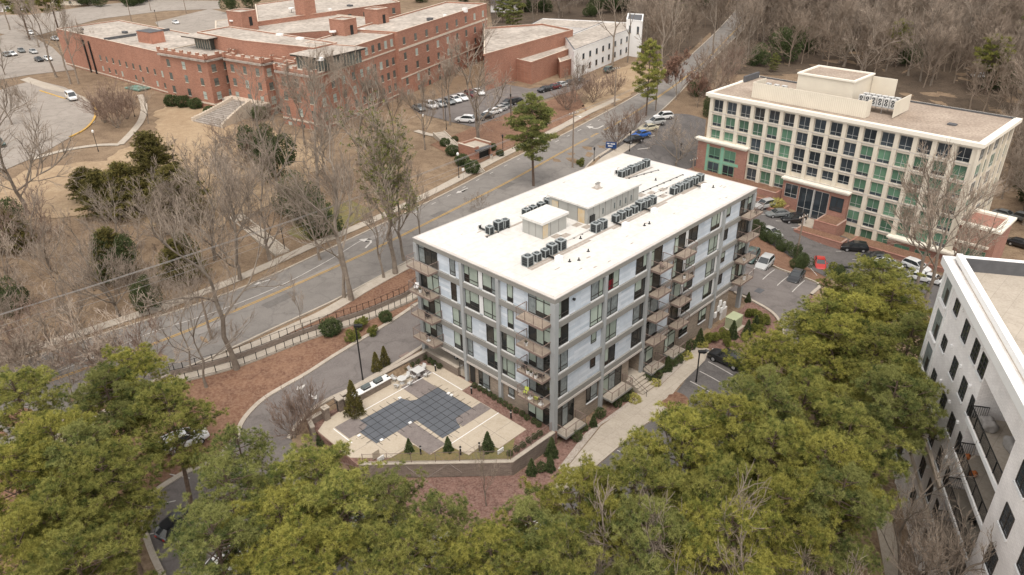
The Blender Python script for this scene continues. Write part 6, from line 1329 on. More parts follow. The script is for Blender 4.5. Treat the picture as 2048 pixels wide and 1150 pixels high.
for arr, var, (px, py), s, lb in [(BALL, 0, z2(1670, 1075), 1.9, 'dark round shrub nearest the apartment corner column'), (BALL, 0, z2(1730, 990), 1.6, 'dark round shrub under the first ground balcony'), (CONE, 0, z2(1820, 950), .75, 'dark upright shrub right of the first ground balcony'), (BALL, 0, z2(1880, 870), 1.9, 'dark shrub at the brick wall between two ground balconies'),
    (BALL, 0, z4(690, 1130), 1.7, 'round green shrub below the second ground balcony, leftmost'), (BALL, 0, z4(760, 1080), 1.6, 'round green shrub below the second ground balcony, middle'), (BALL, 0, z4(800, 1030), 1.5, 'round green shrub below the second ground balcony, by the steps'), (YEL, 0, z4(840, 1080), 1.3, 'yellow green low plant by the entrance steps'),
    (SHRUB, 1, z4(955, 915), .8, 'dark shrub right of the entrance steps'), (BALL, 0, z4(1045, 880), 2.0, 'round shrub right of the entrance steps, beside the gravel'), (YEL, 0, z4(1020, 935), 1.2, 'yellow green low plant right of the steps'), (BALL, 0, z4(1100, 820), 1.7, 'round shrub below the third ground balcony'), (CONE, 0, z4(1140, 810), .95, 'tall dark shrub between the third and fourth ground balconies'), (BALL, 0, z4(1185, 770), 1.8, 'round shrub below the fourth ground balcony'),
    (BALL, 0, z4(1230, 740), 2.1, 'round shrub right of the fourth ground balcony'), (BALL, 0, z4(1300, 665), 2.0, 'round shrub by the end of the walkway'), (BALL, 0, z4(1350, 615), 2.0, 'round shrub nearest the upright holly'), (CONE, 0, z4(1425, 580), 1.1, 'upright dark holly at the wall near the walkway end'),
    (YEL, 0, z4(1300, 690), 1.4, 'yellow grass clump at the edge of the walkway end'), (YEL, 0, z4(1440, 590), 1.4, 'yellow grass clump right of the upright holly'), (SHRUB, 0, z4(1540, 550), 1.2, 'spreading light green juniper by the transformer'), (SHRUB, 0, z4(1680, 590), .8, 'small light green juniper in front of the cone shrubs'), (SHRUB, 0, z4(1630, 520), 1.0, 'light green juniper right of the spreading one'),
    (CONE, 0, z4(1720, 515), 1.15, 'conical blue green holly left of its twin before the transformer'), (CONE, 0, z4(1850, 500), 1.1, 'conical blue green holly right of its twin before the transformer'), (CONE, 0, z4(1925, 440), .95, 'conical holly behind the twins'), (SHRUB, 0, z4(1835, 540), .7, 'small light green shrub under the right conical holly'),
    (SHRUB, 0, z4(1905, 330), 1.1, 'bright green shrub behind the transformer'), (SHRUB, 0, z4(1970, 400), 1.3, 'bright green shrub beside the lot kerb'), (SHRUB, 0, z4(1950, 470), 1.1, 'bright green shrub right of the conical hollies'), (CONE, 0, z4(1860, 195), .7, 'small thin conifer by the corner column and lot kerb'),
    (CONE, 0, (1103, 912), 1.1, 'upright dark shrub left of the three below the wall corner'), (CONE, 0, (1063, 948), .9, 'upright shrub at the foot of the slanting pool wall'), (BALL, 0, (1082, 942), 1.7, 'round shrub between two upright ones below the wall'), (CONE, 0, (1100, 940), .9, 'upright shrub right of the round one below the wall'),
    (SHRUB, 1, (663, 668), 1.6, 'large dark round shrub between the ramp and the driveway'), (SHRUB, 0, (722, 655), 1.2, 'light green shrub right of the large dark one'), (SHRUB, 0, (745, 668), .9, 'low light green shrub by the driveway lamp'), (SHRUB, 0, (705, 682), 1.1, 'green shrub at the kerb by the driveway lamp'), (SHRUB, 1, (772, 642), 1.1, 'dark shrub at the ramp rail near the apartment corner'),
    (SHRUB, 1, (945, 345), 1.9, 'clipped hedge below the brick shelter'), (SHRUB, 1, (925, 330), 1.7, 'clipped hedge along the lower shelter stair'), (SHRUB, 1, (905, 310), 1.6, 'clipped hedge along the upper shelter stair'), (SHRUB, 1, (890, 292), 1.3, 'clipped hedge near the top of the shelter stair'), (SHRUB, 1, (985, 300), 1.1, 'shrub between the shelter and the lamp'), (SHRUB, 1, (1000, 312), 1.0, 'shrub at the lamp right of the shelter'), (SHRUB, 1, (910, 283), .9, 'small round shrub by the white suv lot'), (SHRUB, 0, (1160, 330), 1.1, 'small bush on the verge behind the roof edge'),
    (SHRUB, 1, (345, 212), 2.2, 'left part of the clipped hedge at the hospital front'), (SHRUB, 1, (368, 214), 2.2, 'middle of the clipped hedge at the hospital front'), (SHRUB, 1, (392, 217), 2.0, 'right part of the clipped hedge at the hospital front'), (SHRUB, 1, (421, 230), 1.7, 'dark bush left of the entrance fan stair'), (SHRUB, 1, (436, 212), 1.5, 'dark bush behind the left stair wall'), (SHRUB, 1, (520, 238), 2.3, 'dark bush right of the entrance fan stair'), (SHRUB, 1, (552, 225), 2.0, 'dark bush against the hospital beside the stair')]:
    shrub(arr, at(px, py), s*(.66 if arr is BALL else .85), lb, var=var)
for i, (px, py) in enumerate([(1515, 470), (1530, 482), (1548, 492), (1565, 503), (1585, 515), (1600, 530), (1606, 541), (1596, 540), (1505, 462), (1668, 553), (1676, 560)]):
    big = i < 8; shrub([MAG[i % 2]] if i != 9 else SHRUB, at(px, py), .34 if big else .3 if i == 8 else (1.4 if i == 9 else .3), 'green privet in the hedge strip between the two lots, %s from the left' % (['second', 'third', 'fourth', 'fifth', 'sixth', 'eighth', 'ninth', 'seventh', 'first', 'tenth', 'eleventh'][i] if i < 11 else ''), group='hedge between the lots')
for q, lb, s in [((770, 487), 'upright arborvitae beside the pool gate', 1.25), ((922, 236), 'upright arborvitae behind the grill wall, left of two', .95), ((978, 196), 'upright arborvitae behind the grill wall, right of two', .95)]:
    p = atz(*z5(*q), 1.0); shrub([CONE[1]], p, s, lb)
for q, lb, s in [((1137, 755), 'small holly in the left notch of the pool deck', .7), ((1398, 750), 'small holly in the middle notch of the pool deck', .75), ((1663, 745), 'small holly in the right notch of the pool deck', .95)]:
    p = atz(*z5(*q), .6); shrub([CONE[0]], p, s, lb)
for px, py, s, lb in [(715, 905, 1.1, 'twiggy dark shrub at the left end of the pool fence'), (650, 890, .9, 'twiggy dark shrub at the left tip of the deck')]: shrub([SHRUB[1]], at(px, py), s, lb)
# ------------------------------------------------------------------ pool court
zd = .8
deck = UVp([(-1.7, 2.35), (-1.7, 12.4), (0, 12.45), (0, 17.7), (-1.6, 20.3), (-11.4, 20.3), (-12.6, 19.6), (-15.4, 19.3), (-16.9, 18.4), (-17.0, 12.4), (-15.7, 10.9), (-14.2, 9.35), (-11.35, 9.2), (-11.2, 6.8), (-9.0, 6.7), (-8.6, 3.85), (-6.2, 4.0), (-5.8, 2.35)])
q = MB(); q.prism([tuple(p) for p in deck], -.2, zd, M_deck); q.build('pool_deck', kind='structure')
q = MB(); q.prism([tuple(p) for p in UVp([(.3, -.25), (.3, 20.4), (-17, 20.4), (-17.1, 11), (-16.6, 10.3), (-6.3, -.0), (-.2, -.0)])], -1.6, zd-.06, M_bark2); q.build('court_bed', kind='structure')
q = MB(); q.prism([tuple(p) for p in UVp([(-15, 9.6), (-14.2, 9.3), (-11.4, 9.15), (-11.2, 6.7), (-9, 6.65), (-8.6, 3.8), (-6.2, 3.95), (-5.8, 2.3), (-3.5, 2.3), (-6.2, .2), (-15.2, 9.3)])], zd-.1, zd-.03, M_green); q.build('court_grass', kind='structure')
def uvbox(u0, u1, v0, v1, z0, z1, mt, mb): mb.prism([tuple(p) for p in UVp([(u0, v0), (u1, v0), (u1, v1), (u0, v1)])], z0, z1, mt)
q = MB()
for a in ((-15.35, -12.7, 14.9, 17.6), (-6.0, -3.2, 14.85, 18.1), (-5.9, -1.75, 7.6, 9.25), (-11.25, -9.05, 6.85, 12.1), (-3.6, -1.6, 17.7, 20.2)): uvbox(*a, zd, zd+.006, M_paver, q)
q.build('paver_band', kind='structure')
q = MB()
for a in ((-11.35, -1.7, 17.62, 17.72), (-1.62, -1.52, 12.45, 17.62), (-15.6, -15.5, 14.1, 17.5), (-8.75, -1.7, 6.42, 6.52)): uvbox(*a, zd, zd+.008, M_white_p, q)
q.build('deck_drain', kind='structure')
q = MB()
for u in np.arange(-14, -2, 3.2): uvbox(u, u+.03, 2.5, 14.5, zd, zd+.003, M_paver, q)
for v in (4.4, 9.6, 12.8): uvbox(-16.8, -1.8, v, v+.03, zd, zd+.0045, M_paver, q)
q.build('deck_joint', kind='structure')
cov = UVp([(-12.8, 16.5), (-7.3, 16.35), (-6.95, 15.3), (-6.3, 14.9), (-3.1, 14.85), (-3.1, 9.2), (-5.5, 9.25), (-5.8, 8.8), (-6.2, 7.7), (-8.7, 7.75), (-8.65, 12.1), (-13.9, 12.15), (-14.0, 15.0), (-13.3, 15.0), (-12.75, 15.3)])
pc = empty('pool_cover', (0, 0, 0)); tag(pc, 'dark blue grey mesh cover stretched over the L shaped swimming pool with black strap grid', 'pool cover')
q = MB(); q.prism([tuple(p) for p in cov], zd+.01, zd+.03, M_cover); q.build('mesh_sheet', pc)
q = MB(); cuv = [(-12.8, 16.5), (-7.3, 16.35), (-6.95, 15.3), (-6.3, 14.9), (-3.1, 14.85), (-3.1, 9.2), (-5.5, 9.25), (-5.8, 8.8), (-6.2, 7.7), (-8.7, 7.75), (-8.65, 12.1), (-13.9, 12.15), (-14.0, 15.0), (-13.3, 15.0), (-12.75, 15.3)]
def spans(c, ax):
    xs_ = []
    n = len(cuv)
    for i in range(n):
        a, b = cuv[i], cuv[(i+1) % n]
        if (a[ax] > c) != (b[ax] > c): xs_.append(a[1-ax]+(b[1-ax]-a[1-ax])*(c-a[ax])/(b[ax]-a[ax]))
    xs_.sort(); return list(zip(xs_[::2], xs_[1::2]))
for c_ in np.arange(-13.6, -3.1, .95):
    for a, b in spans(c_, 0): uvbox(c_-.025, c_+.025, a-.65, b+.65, zd+.031, zd+.036, M_black, q)
for c_ in np.arange(8.2, 16.4, .95):
    for a, b in spans(c_, 1): uvbox(a-.65, b+.65, c_-.025, c_+.025, zd+.037, zd+.042, M_black, q)
q.build('straps', pc)
q = MB()
for u, v in ((-14.6, 14.3), (-13.4, 12.0), (-3.3, 12.4), (-3.3, 12.9), (-9.6, 12.0), (-7.6, 16.3)): uvbox(u, u+.35, v, v+.3, zd+.045, zd+.14, M_white_p, q)
q.build('skimmer_lid', kind='structure')
# walls
def wall(name, uvs, w_, zt, label, z0=-1.6, capm=M_conc, cat='wall', m_=None):
    r = empty(name, (0, 0, 0)); tag(r, label, cat); q = MB(); qc = MB()
    P = [UV(u, v, 0)[:2] for u, v in uvs]
    for i, (a, b) in enumerate(zip(P[:-1], P[1:])):
        d = (b-a)/np.linalg.norm(b-a); n_ = np.array([-d[1], d[0]]); z_ = zt[i] if isinstance(zt, (list, tuple)) else zt
        a2 = a-d*(w_*.3 if i else 0)
        q.prism([tuple(x) for x in (a2-n_*w_/2, b-n_*w_/2, b+n_*w_/2, a2+n_*w_/2)], z0, z_-.1+.002*i, m_ or M_wallbrick)
        qc.prism([tuple(x) for x in (a2-n_*(w_/2+.06), b-n_*(w_/2+.06), b+n_*(w_/2+.06), a2+n_*(w_/2+.06))], z_-.1+.002*i, z_+.002*i, capm)
    q.build('brickwork', r); qc.build('coping', r); return r
wall('retaining_wall', [(-16.95, 10.9), (-6.35, .0), (-.1, -.1)], .35, zd+.12, 'long dark brick retaining wall below the pool fence')
wall('court_wall', [(-12.3, 20.6), (-.1, 20.6)], .4, 1.9, 'brick wall with pale coping along the driveway behind the grills')
wall('court_wall', [(.05, 20.9), (.05, 14.8)], .3, 2.0, 'brick wall under the apartment block left of the court gate')
wall('planter_wall', [(-12.2, 20.2), (-12.4, 18.5), (-11.2, 18.4)], .3, 1.7, 'brick planter wall around the arborvitae by the pool gate')
wall('court_wall', [(-12.4, 20.8), (-13.0, 20.7)], .5, 1.9, 'short brick pier right of the pool gate')
wall('court_wall', [(-15.3, 20.0), (-16.9, 19.9), (-17.4, 18.4)], .35, 1.6, 'low brick wall left of the pool gate'); 
for u, v, lb in ((-13.15, 19.6, 'right'), (-15.1, 19.4, 'left')):
    q = MB(); uvbox(u-.3, u+.3, v-.3, v+.3, .6, 2.3, M_wallbrick, q); uvbox(u-.38, u+.38, v-.38, v+.38, 2.3, 2.42, M_conc, q); o = q.build('gate_pier'); tag(o, 'brick pier with pale cap, %s of the pool gate' % lb, 'pier')
def fence(name, pts, z, H, label, post=2.2, bars=.13, cat='fence', colr=None):
    colr = colr or M_rust; r = empty(name, (0, 0, 0)); tag(r, label, cat); q = MB(); qb = MB()
    for a, b in zip(pts[:-1], pts[1:]):
        a = np.array(a, float); b = np.array(b, float); L_ = np.linalg.norm((b-a)[:2]); d = (b-a)/L_; za = z(a) if callable(z) else z; zb_ = z(b) if callable(z) else z
        n = max(1, int(L_/post))
        for i in range(n+1):
            p = a+(b-a)*i/n; zz = za+(zb_-za)*i/n; pm = MB(); pm.box(p[0]-.03, p[0]+.03, p[1]-.03, p[1]+.03, zz, zz+H+.04, colr); pm.build('post', r)
        for h_ in (.12, H-.05): qb.tube([(a[0], a[1], za+h_), (b[0], b[1], zb_+h_)], .022, colr, 4)
        if bars:
            for i in range(int(L_/bars)): t = (i+.5)*bars/L_; p = a+(b-a)*t; zz = za+(zb_-za)*t; qb.tube([(p[0], p[1], zz+.12), (p[0], p[1], zz+H-.05)], .008, colr, 3, False)
    qb.build('rails', r); return r
fence('pool_fence', [UV(-16.7, 10.6)[:2], UV(-6.5, .35)[:2]], zd+.12, 1.2, 'brown metal picket fence along the brick retaining wall of the pool')
fence('pool_fence', [UV(-6.3, .2)[:2], UV(-.3, .1)[:2]], zd+.12, 1.2, 'brown metal picket fence from the wall corner to the apartment column')
fence('pool_gate', [UV(-14.8, 19.5)[:2], UV(-13.5, 19.6)[:2]], zd, 1.35, 'black metal gate between two brick piers of the pool court', cat='gate', colr=M_black)
fence('court_gate', [UV(.2, 14.7)[:2], UV(.2, 13.8)[:2]], zd, 1.9, 'dark slatted gate under the apartment block', cat='gate', colr=M_black)
fence('pool_fence', [UV(-17.2, 18.3)[:2], UV(-19.2, 16.2)[:2], UV(-17.0, 11.2)[:2]], lambda p: Tz(*p[:2]), 1.2, 'brown metal fence at the left tip of the pool court')
zf = lambda p: Tz(*p[:2])+.2
fence('ramp_rail', [p for p in resample(offs(ramp, -.75), 5)], zf, 1.0, 'dark metal handrail along the driveway side of the ramp', bars=0, colr=M_black)
fence('ramp_rail', [p for p in resample(offs(ramp, .8), 5)], lambda p: Tz(*p[:2])+.75, 1.0, 'dark metal handrail on the low wall along the road side of the ramp', bars=0, colr=M_black)
q = MB(); strip_mesh(q, offs(ramp, .8), .25, .8, M_wallbrick, 2, .9); o = q.build('ramp_wall'); tag(o, 'long low brick wall along the road side of the ramp', 'wall')
# grills and counter
ct = empty('grill_counter', (0, 0, 0)); tag(ct, 'brick grill counter with a pale stone top against the driveway wall', 'counter')
q = MB(); uvbox(-11.3, -6.4, 19.35, 20.35, .7, 1.62, M_wallbrick, q); q.build('base', ct)
q = MB(); uvbox(-11.4, -6.3, 19.28, 20.38, 1.62, 1.72, M_white_p, q); q.build('stone_top', ct)
for u, lb in ((-9.5, 'left'), (-7.8, 'right')):
    g = empty('gas_grill', at_uv(u, 19.85, 1.72), PH); tag(g, 'black hooded gas grill on the stone counter, %s one of two' % lb, 'grill')
    q = MB(); q.box(-.5, .5, -.36, .3, 0, .16, M_black); q.build('firebox', g)
    q = MB(); N = 7
    vs_ = []
    for x in (-.48, .48): vs_ += [(x, -.33+.31-.31*math.cos(math.pi*i/N)*1.0-.0, .16+.34*math.sin(math.pi*i/N)) for i in range(N+1)]
    q.add(vs_, [(i, i+1, N+2+i, N+1+i) for i in range(N)]+[tuple(range(N+1))[::-1], tuple(range(N+1, 2*N+2))], M_hvac); q.build('hood', g)
    q = MB(); q.tube([(-.35, -.42, .3), (.35, -.42, .3)], .02, M_steel, 6); q.build('handle', g)
# tables and chairs
t1 = atz(*z5(1197, 232), zd); t2 = atz(*z5(1088, 290), zd)
table(tuple(t1), .62, M_patio, 'square white table nearer the apartment wall', True); table(tuple(t2), .55, M_patio, 'round white table nearer the grills')
for (c_, nm) in ((t1, 'square white table'), (t2, 'round white table')):
    for k in range(4):
        a = PH+.3+k*math.pi/2; p = (c_[0]+math.cos(a)*1.05, c_[1]+math.sin(a)*1.05, zd); chair(p, a-math.pi/2, M_patio, 'white patio chair at the %s, on its %s side' % (nm, ['right far', 'left far', 'left near', 'right near'][k]), M_patio, 'white patio chairs')
# bollard lights
for i, (x, y) in enumerate([(1553, 360), (1817, 524), (1312, 208), (995, 290), (1213, 765), (1606, 742), (1480, 768)]):
    p = atz(*z5(x, y), zd); r = empty('bollard_light', tuple(p)); tag(r, 'short black bollard light %s' % ['by the entrance door of the pool side', 'amid the ball shrubs by the brick wall', 'by the court gate', 'at the right end of the grill counter', 'right of the left notch holly', 'left of the right notch holly', 'between the middle and right notches'][i], 'bollard')
    q = MB(); q.cyl(0, 0, 0, .8, .09, M_black, 10); q.build('post', r); q = MB(); q.cyl(0, 0, .8, .95, .1, M_lamp, 10, .1); q.cyl(0, 0, .95, 1.02, .12, M_black, 10); q.build('head', r)
for i, (x, y) in enumerate([(915, 790), (945, 808), (1748, 755), (1480, 218)]):
    p = atz(*z5(x, y), zd); o = MB(); o.box(-.4, .4, -.05, .05, 0, .9 if i in (0, 3) else .5, M_deck if i == 0 else M_white_p); o.box(-.35, .35, -.02, .2, 0, .1, M_rust); o = o.build('sign_board', None, tuple(p), PH); tag(o, ['tan cabinet panel at the left end of the pool fence', 'white plate at the foot of the tan cabinet', 'white notice board on the pool fence near the wall corner', 'white notice board beside the court gate'][i], 'sign')
# steps at the apartment entrance
r = empty('entry_steps', (S0[0], S0[1], 0), PH); tag(r, 'pale concrete entrance steps with black handrails at the walkway side of the apartment block', 'steps')
q = MB(); q.box(13.2, 16.0, -.4, 2.6, -1.5, .2, M_conc)
for i in range(5): q.box(13.3, 15.9, -.4-.42*(i+1), -.4-.42*i, -1.5, .2-.2*(i+1), M_conc)
q.build('treads', r)
for x in (13.35, 15.85):
    q = MB(); q.tube([(x, -.2, 1.15), (x, -2.5, .1), (x, -2.7, .1)], .025, M_black, 5); q.tube([(x, -.2, .2), (x, -.2, 1.15)], .025, M_black, 5); q.tube([(x, -2.5, -.9), (x, -2.5, .1)], .025, M_black, 5); q.tube([(x, -.2, .7), (x, -2.5, -.35)], .015, M_black, 5); q.build('handrail', r)
# transformer
p = at(1467, 655); r = empty('transformer', tuple(p), PH); tag(r, 'pale green electrical transformer cabinet on a pad by the apartment corner', 'transformer')
q = MB(); q.box(-1.2, 1.2, -1.0, 1.0, 0, .15, M_conc); q.build('pad', r); q = MB(); q.box(-1.0, 1.0, -.6, .8, .15, 1.7, M_box); q.box(-1.05, 1.05, -.65, .85, 1.7, 1.76, M_box); q.build('cabinet', r); q = MB(); q.box(-.96, -.02, -.64, -.6, .2, 1.6, M_box); q.box(.02, .96, -.64, -.6, .2, 1.6, M_box); q.build('door', r)
p = at(1440, 634); r = empty('utility_cabinet', tuple(p), PH); tag(r, 'pale grey utility cabinet against the apartment wall behind the transformer', 'cabinet'); q = MB(); q.box(-.7, .7, -.5, .5, 0, 1.6, M_white_p); q.build('case', r); q = MB(); q.box(-.65, .65, -.53, -.5, .1, 1.5, M_flash); q.build('door', r)
planter(at_uv(-1.1, 2.6, 7.5), 'white pot plant on the corner balcony above the lime chairs, left one'); planter(at_uv(-1.1, 2.1, 7.5), 'white pot plant on the corner balcony above the lime chairs, middle one'); planter(at_uv(-1.1, 1.5, 7.5), 'white pot plant on the corner balcony above the lime chairs, right one')
planter(at_uv(-.9, 3.0, 10.65), 'pot plant on the corner balcony of the fourth floor'); planter(at_uv(-.9, 19.5, 10.65), 'pot plant on the left corner balcony of the fourth floor'); planter(at_uv(36.8, -.8, 7.5), 'pot plant on the right corner balcony of the third floor'); planter(at_uv(37.6, -.8, 4.35), 'pot plant on the right corner balcony of the second floor, larger', h=.9); planter(at_uv(22.0, -.8, 10.65), 'pot plant on the middle balcony of the fourth floor')
chair(at_uv(-.8, 20.3, 10.65), PH-1, M_white_p, 'white chair on the left corner balcony of the fourth floor'); chair(at_uv(-.8, 18.3, 10.65), PH+1, M_black, 'dark chair on the left corner balcony of the fourth floor')
chair(at_uv(17, -.9, 13.8), PH, M_rust, 'brown chair on the top balcony above the entrance'); chair(at_uv(38.2, -.9, 13.8), PH+1, M_rust, 'brown chair on the top right corner balcony')
chair(at_uv(-.8, 18.6, 7.5), PH, M_black, 'dark chair on the left corner balcony of the third floor')
table(at_uv(-.8, 18.9, 4.35), .3, M_black, 'small dark table on the lowest left corner balcony')
# trailer under the block
tr_ = empty('boat_trailer', tuple(UV(2.2, 17.0, 1.68)), PH+math.pi/2); tag(tr_, 'small silver trailer parked under the left end of the apartment block', 'trailer')
q = MB(); q.tube([(-2.3, -.5, .5), (2.3, -.5, .5)], .06, M_steel, 5); q.tube([(-2.3, .5, .5), (2.3, .5, .5)], .06, M_steel, 5); q.tube([(2.3, -.5, .5), (3.3, 0, .45)], .05, M_steel, 5); q.tube([(2.3, .5, .5), (3.3, 0, .45)], .05, M_steel, 5); q.box(-2.3, 2.0, -.8, .8, .6, .9, M_slate); q.build('frame', tr_)
for y in (-.85, .85): q = MB(); q.tube([(-.4, y-.09, .3), (-.4, y+.09, .3)], .3, M_tyre, 14); q.tube([(-.4, y-.1, .3), (-.4, y+.1, .3)], .16, M_rim, 10); q.build('wheel', tr_)

# ------------------------------------------------------------------ vehicles
PAINT = {}
def paint(c, n):
    if n not in PAINT:
        mt = mat('paint_'+n, c, .28, var=.04, scale=2, spec=.5); b = mt.node_tree.nodes['Principled BSDF']; b.inputs['Coat Weight'].default_value = .6; b.inputs['Coat Roughness'].default_value = .08; PAINT[n] = mt
    return PAINT[n]
PC = {'white': (.74, .74, .73), 'silver': (.42, .42, .41), 'grey': (.17, .18, .18), 'black': (.012, .013, .015), 'red': (.42, .02, .015), 'blue': (.03, .12, .42), 'maroon': (.12, .02, .02), 'green': (.05, .09, .08), 'gold': (.55, .5, .36)}
SHAPE = {  # stations: x, half width, belt height, bottom ; roof line x,z
 'sedan': dict(L=4.75, W=.91, body=[(-2.37, .72, .66, .42), (-2.2, .84, .86, .3), (-1.7, .90, .96, .25), (-.9, .92, .98, .22), (.2, .92, .96, .22), (1.1, .91, .92, .22), (1.7, .88, .84, .25), (2.15, .80, .72, .3), (2.37, .62, .58, .42)], cab=[(-1.85, .70, .98), (-1.15, .64, 1.38), (-.3, .63, 1.44), (.35, .63, 1.40), (1.15, .72, .93)], wb=1.38, wr=.33),
 'suv': dict(L=4.75, W=.95, body=[(-2.35, .80, .85, .45), (-2.2, .90, 1.02, .35), (-1.6, .94, 1.08, .28), (-.6, .95, 1.08, .27), (.4, .95, 1.06, .27), (1.1, .94, 1.04, .27), (1.7, .91, .98, .3), (2.2, .84, .86, .38), (2.37, .7, .7, .45)], cab=[(-2.25, .78, 1.06), (-1.85, .72, 1.62), (-.6, .73, 1.72), (.3, .72, 1.68), (1.2, .77, 1.05)], wb=1.38, wr=.37),
 'van': dict(L=5.4, W=1.0, body=[(-2.7, .95, 1.2, .4), (-2.6, 1.0, 1.28, .32), (-1, 1.0, 1.28, .3), (.6, 1.0, 1.26, .3), (1.5, .99, 1.2, .3), (2.1, .95, 1.1, .32), (2.6, .88, .95, .4), (2.7, .8, .85, .45)], cab=[(-2.68, .95, 1.25), (-2.55, .88, 2.05), (-.5, .88, 2.12), (1.0, .87, 2.05), (1.9, .9, 1.2)], wb=1.6, wr=.37)}
VM = {}
def veh_meshes(kind, col):
    k = (kind, col)
    if k in VM: return VM[k]
    sh = SHAPE[kind]; pt = paint(PC[col], col); out = {}
    q = MB(); q.smooth = False; prof = []
    for x, w_, zb, z0 in sh['body']:
        W = w_; prof.append([(x, -W*.86, z0), (x, -W, z0+.16), (x, -W, zb-.22), (x, -W*.95, zb-.04), (x, -W*.80, zb+.02), (x, W*.80, zb+.02), (x, W*.95, zb-.04), (x, W, zb-.22), (x, W, z0+.16), (x, W*.86, z0)])
    n = 10; vs_ = [p for pr_ in prof for p in pr_]; fs_2 = []
    for i in range(len(prof)-1):
        for j in range(n): fs_2.append((i*n+j, (i+1)*n+j, (i+1)*n+(j+1) % n, i*n+(j+1) % n))
    fs_2 += [tuple(range(n)), tuple((len(prof)-1)*n+j for j in range(n))[::-1]]
    fs_2 = [f[::-1] for f in fs_2]; q.add(vs_, fs_2, pt)
    cab = sh['cab']; zt = [c_[2] for c_ in cab]
    # roof skin between the upper stations
    up = cab[1:-1]; vr = []
    for x, w_, z in up: vr += [(x, -w_, z-.03), (x, -w_*.75, z+.02), (x, w_*.75, z+.02), (x, w_, z-.03)]
    fr_ = []
    for i in range(len(up)-1):
        for j in range(3): fr_.append((i*4+j, i*4+j+1, (i+1)*4+j+1, (i+1)*4+j))
    q.add(vr, [f[::-1] for f in fr_], pt)
    # pillars
    for s in (-1, 1):
        for a, b in ((cab[0], cab[1]), (cab[-1], cab[-2])): q.tube([(a[0], s*a[1]*1.02, a[2]-.04), (b[0], s*b[1]*1.0, b[2]-.03)], .045, pt, 4)
        mid = (cab[2][0]); q.tube([(mid-.1, s*sh['W']*.93, cab[0][2]-.05), (mid, s*cab[2][1], cab[2][2]-.03)], .035, M_black if col != 'black' else pt, 4)
        q.box(cab[-1][0]-.45, cab[-1][0]-.25, s*(sh['W']+.02) if s > 0 else -sh['W']-.18, s*(sh['W']+.18) if s > 0 else -sh['W']-.02, cab[0][2]-.0, cab[0][2]+.14, pt)
    out['body'] = q.mesh('body')
    q = MB(); vg = []; zb = min(cab[0][2], cab[-1][2])-.08
    Wb = sh['W']*.90
    ring_lo = [(cab[0][0], -cab[0][1]), (cab[1][0], -Wb), (cab[2][0], -Wb), (cab[-2][0], -Wb), (cab[-1][0], -cab[-1][1]), (cab[-1][0], cab[-1][1]), (cab[-2][0], Wb), (cab[2][0], Wb), (cab[1][0], Wb), (cab[0][0], cab[0][1])]
    zlo = [cab[0][2], cab[0][2]-.02, cab[0][2]-.03, cab[-1][2]+.02, cab[-1][2], cab[-1][2], cab[-1][2]+.02, cab[0][2]-.03, cab[0][2]-.02, cab[0][2]]
    up_r = [(cab[1][0]-.02, -cab[1][1]*.98, cab[1][2]-.02), (cab[1][0], -cab[1][1], cab[1][2]-.04), (cab[2][0], -cab[2][1], cab[2][2]-.04), (cab[-2][0], -cab[-2][1], cab[-2][2]-.04), (cab[-2][0]+.02, -cab[-2][1]*.98, cab[-2][2]-.02)]
    up_r = up_r+[(a, -b, c_) for a, b, c_ in up_r[::-1]]
    vg = [(x, y, z-.06) for (x, y), z in zip(ring_lo, zlo)]+up_r; n = 10
    q.add(vg, [(i, (i+1) % n, n+(i+1) % n, n+i) for i in range(n)], M_cglass); out['windows'] = q.mesh('windows')
    r_ = sh['wr']; q = MB(); q.tube([(0, -.11, 0), (0, .11, 0)], r_, M_tyre, 16); out['wheel'] = q.mesh('wheel')
    q = MB(); q.tube([(0, -.12, 0), (0, .12, 0)], r_*.62, M_rim, 10); out['rim'] = q.mesh('rim')
    bx = sh['body'][0]; fx = sh['body'][-2]
    q = MB(); q.box(fx[0]-.02, fx[0]+.12, -.24, 0, fx[2]-.22, fx[2]-.06, M_lamp); out['headlight'] = q.mesh('headlight')
    q = MB(); q.box(bx[0]-.03, bx[0]+.12, -.24, 0, bx[2]-.2, bx[2]-.02, M_red); out['tail_light'] = q.mesh('tail_light')
    VM[k] = out; return out
def car(p0, p1, kind, col, label, group=None):
    """p0 rear, p1 front, both on the ground in the photo"""
    a, b = at(*p0), at(*p1); d = (b-a)[:2]; rz = math.atan2(d[1], d[0]); c_ = (a+b)/2; z = Tz(c_[0], c_[1])+.12; M_ = veh_meshes(kind, col); sh = SHAPE[kind]
    r = empty('parked_car' if kind != 'van' else 'parked_van', (c_[0], c_[1], z), rz); tag(r, label, 'car' if kind != 'van' else 'van', group)
    link('body', M_['body'], r); link('windows', M_['windows'], r)
    for x in (-sh['wb'], sh['wb']):
        for y in (-sh['W']+.1, sh['W']-.1): w_ = link('wheel', M_['wheel'], r, (x, y, sh['wr'])); link('rim', M_['rim'], w_)
    for y in (-sh['W']*.42, sh['W']*.42+.24): link('headlight', M_['headlight'], r, (0, y, 0)); link('tail_light', M_['tail_light'], r, (0, y, 0))
    return r
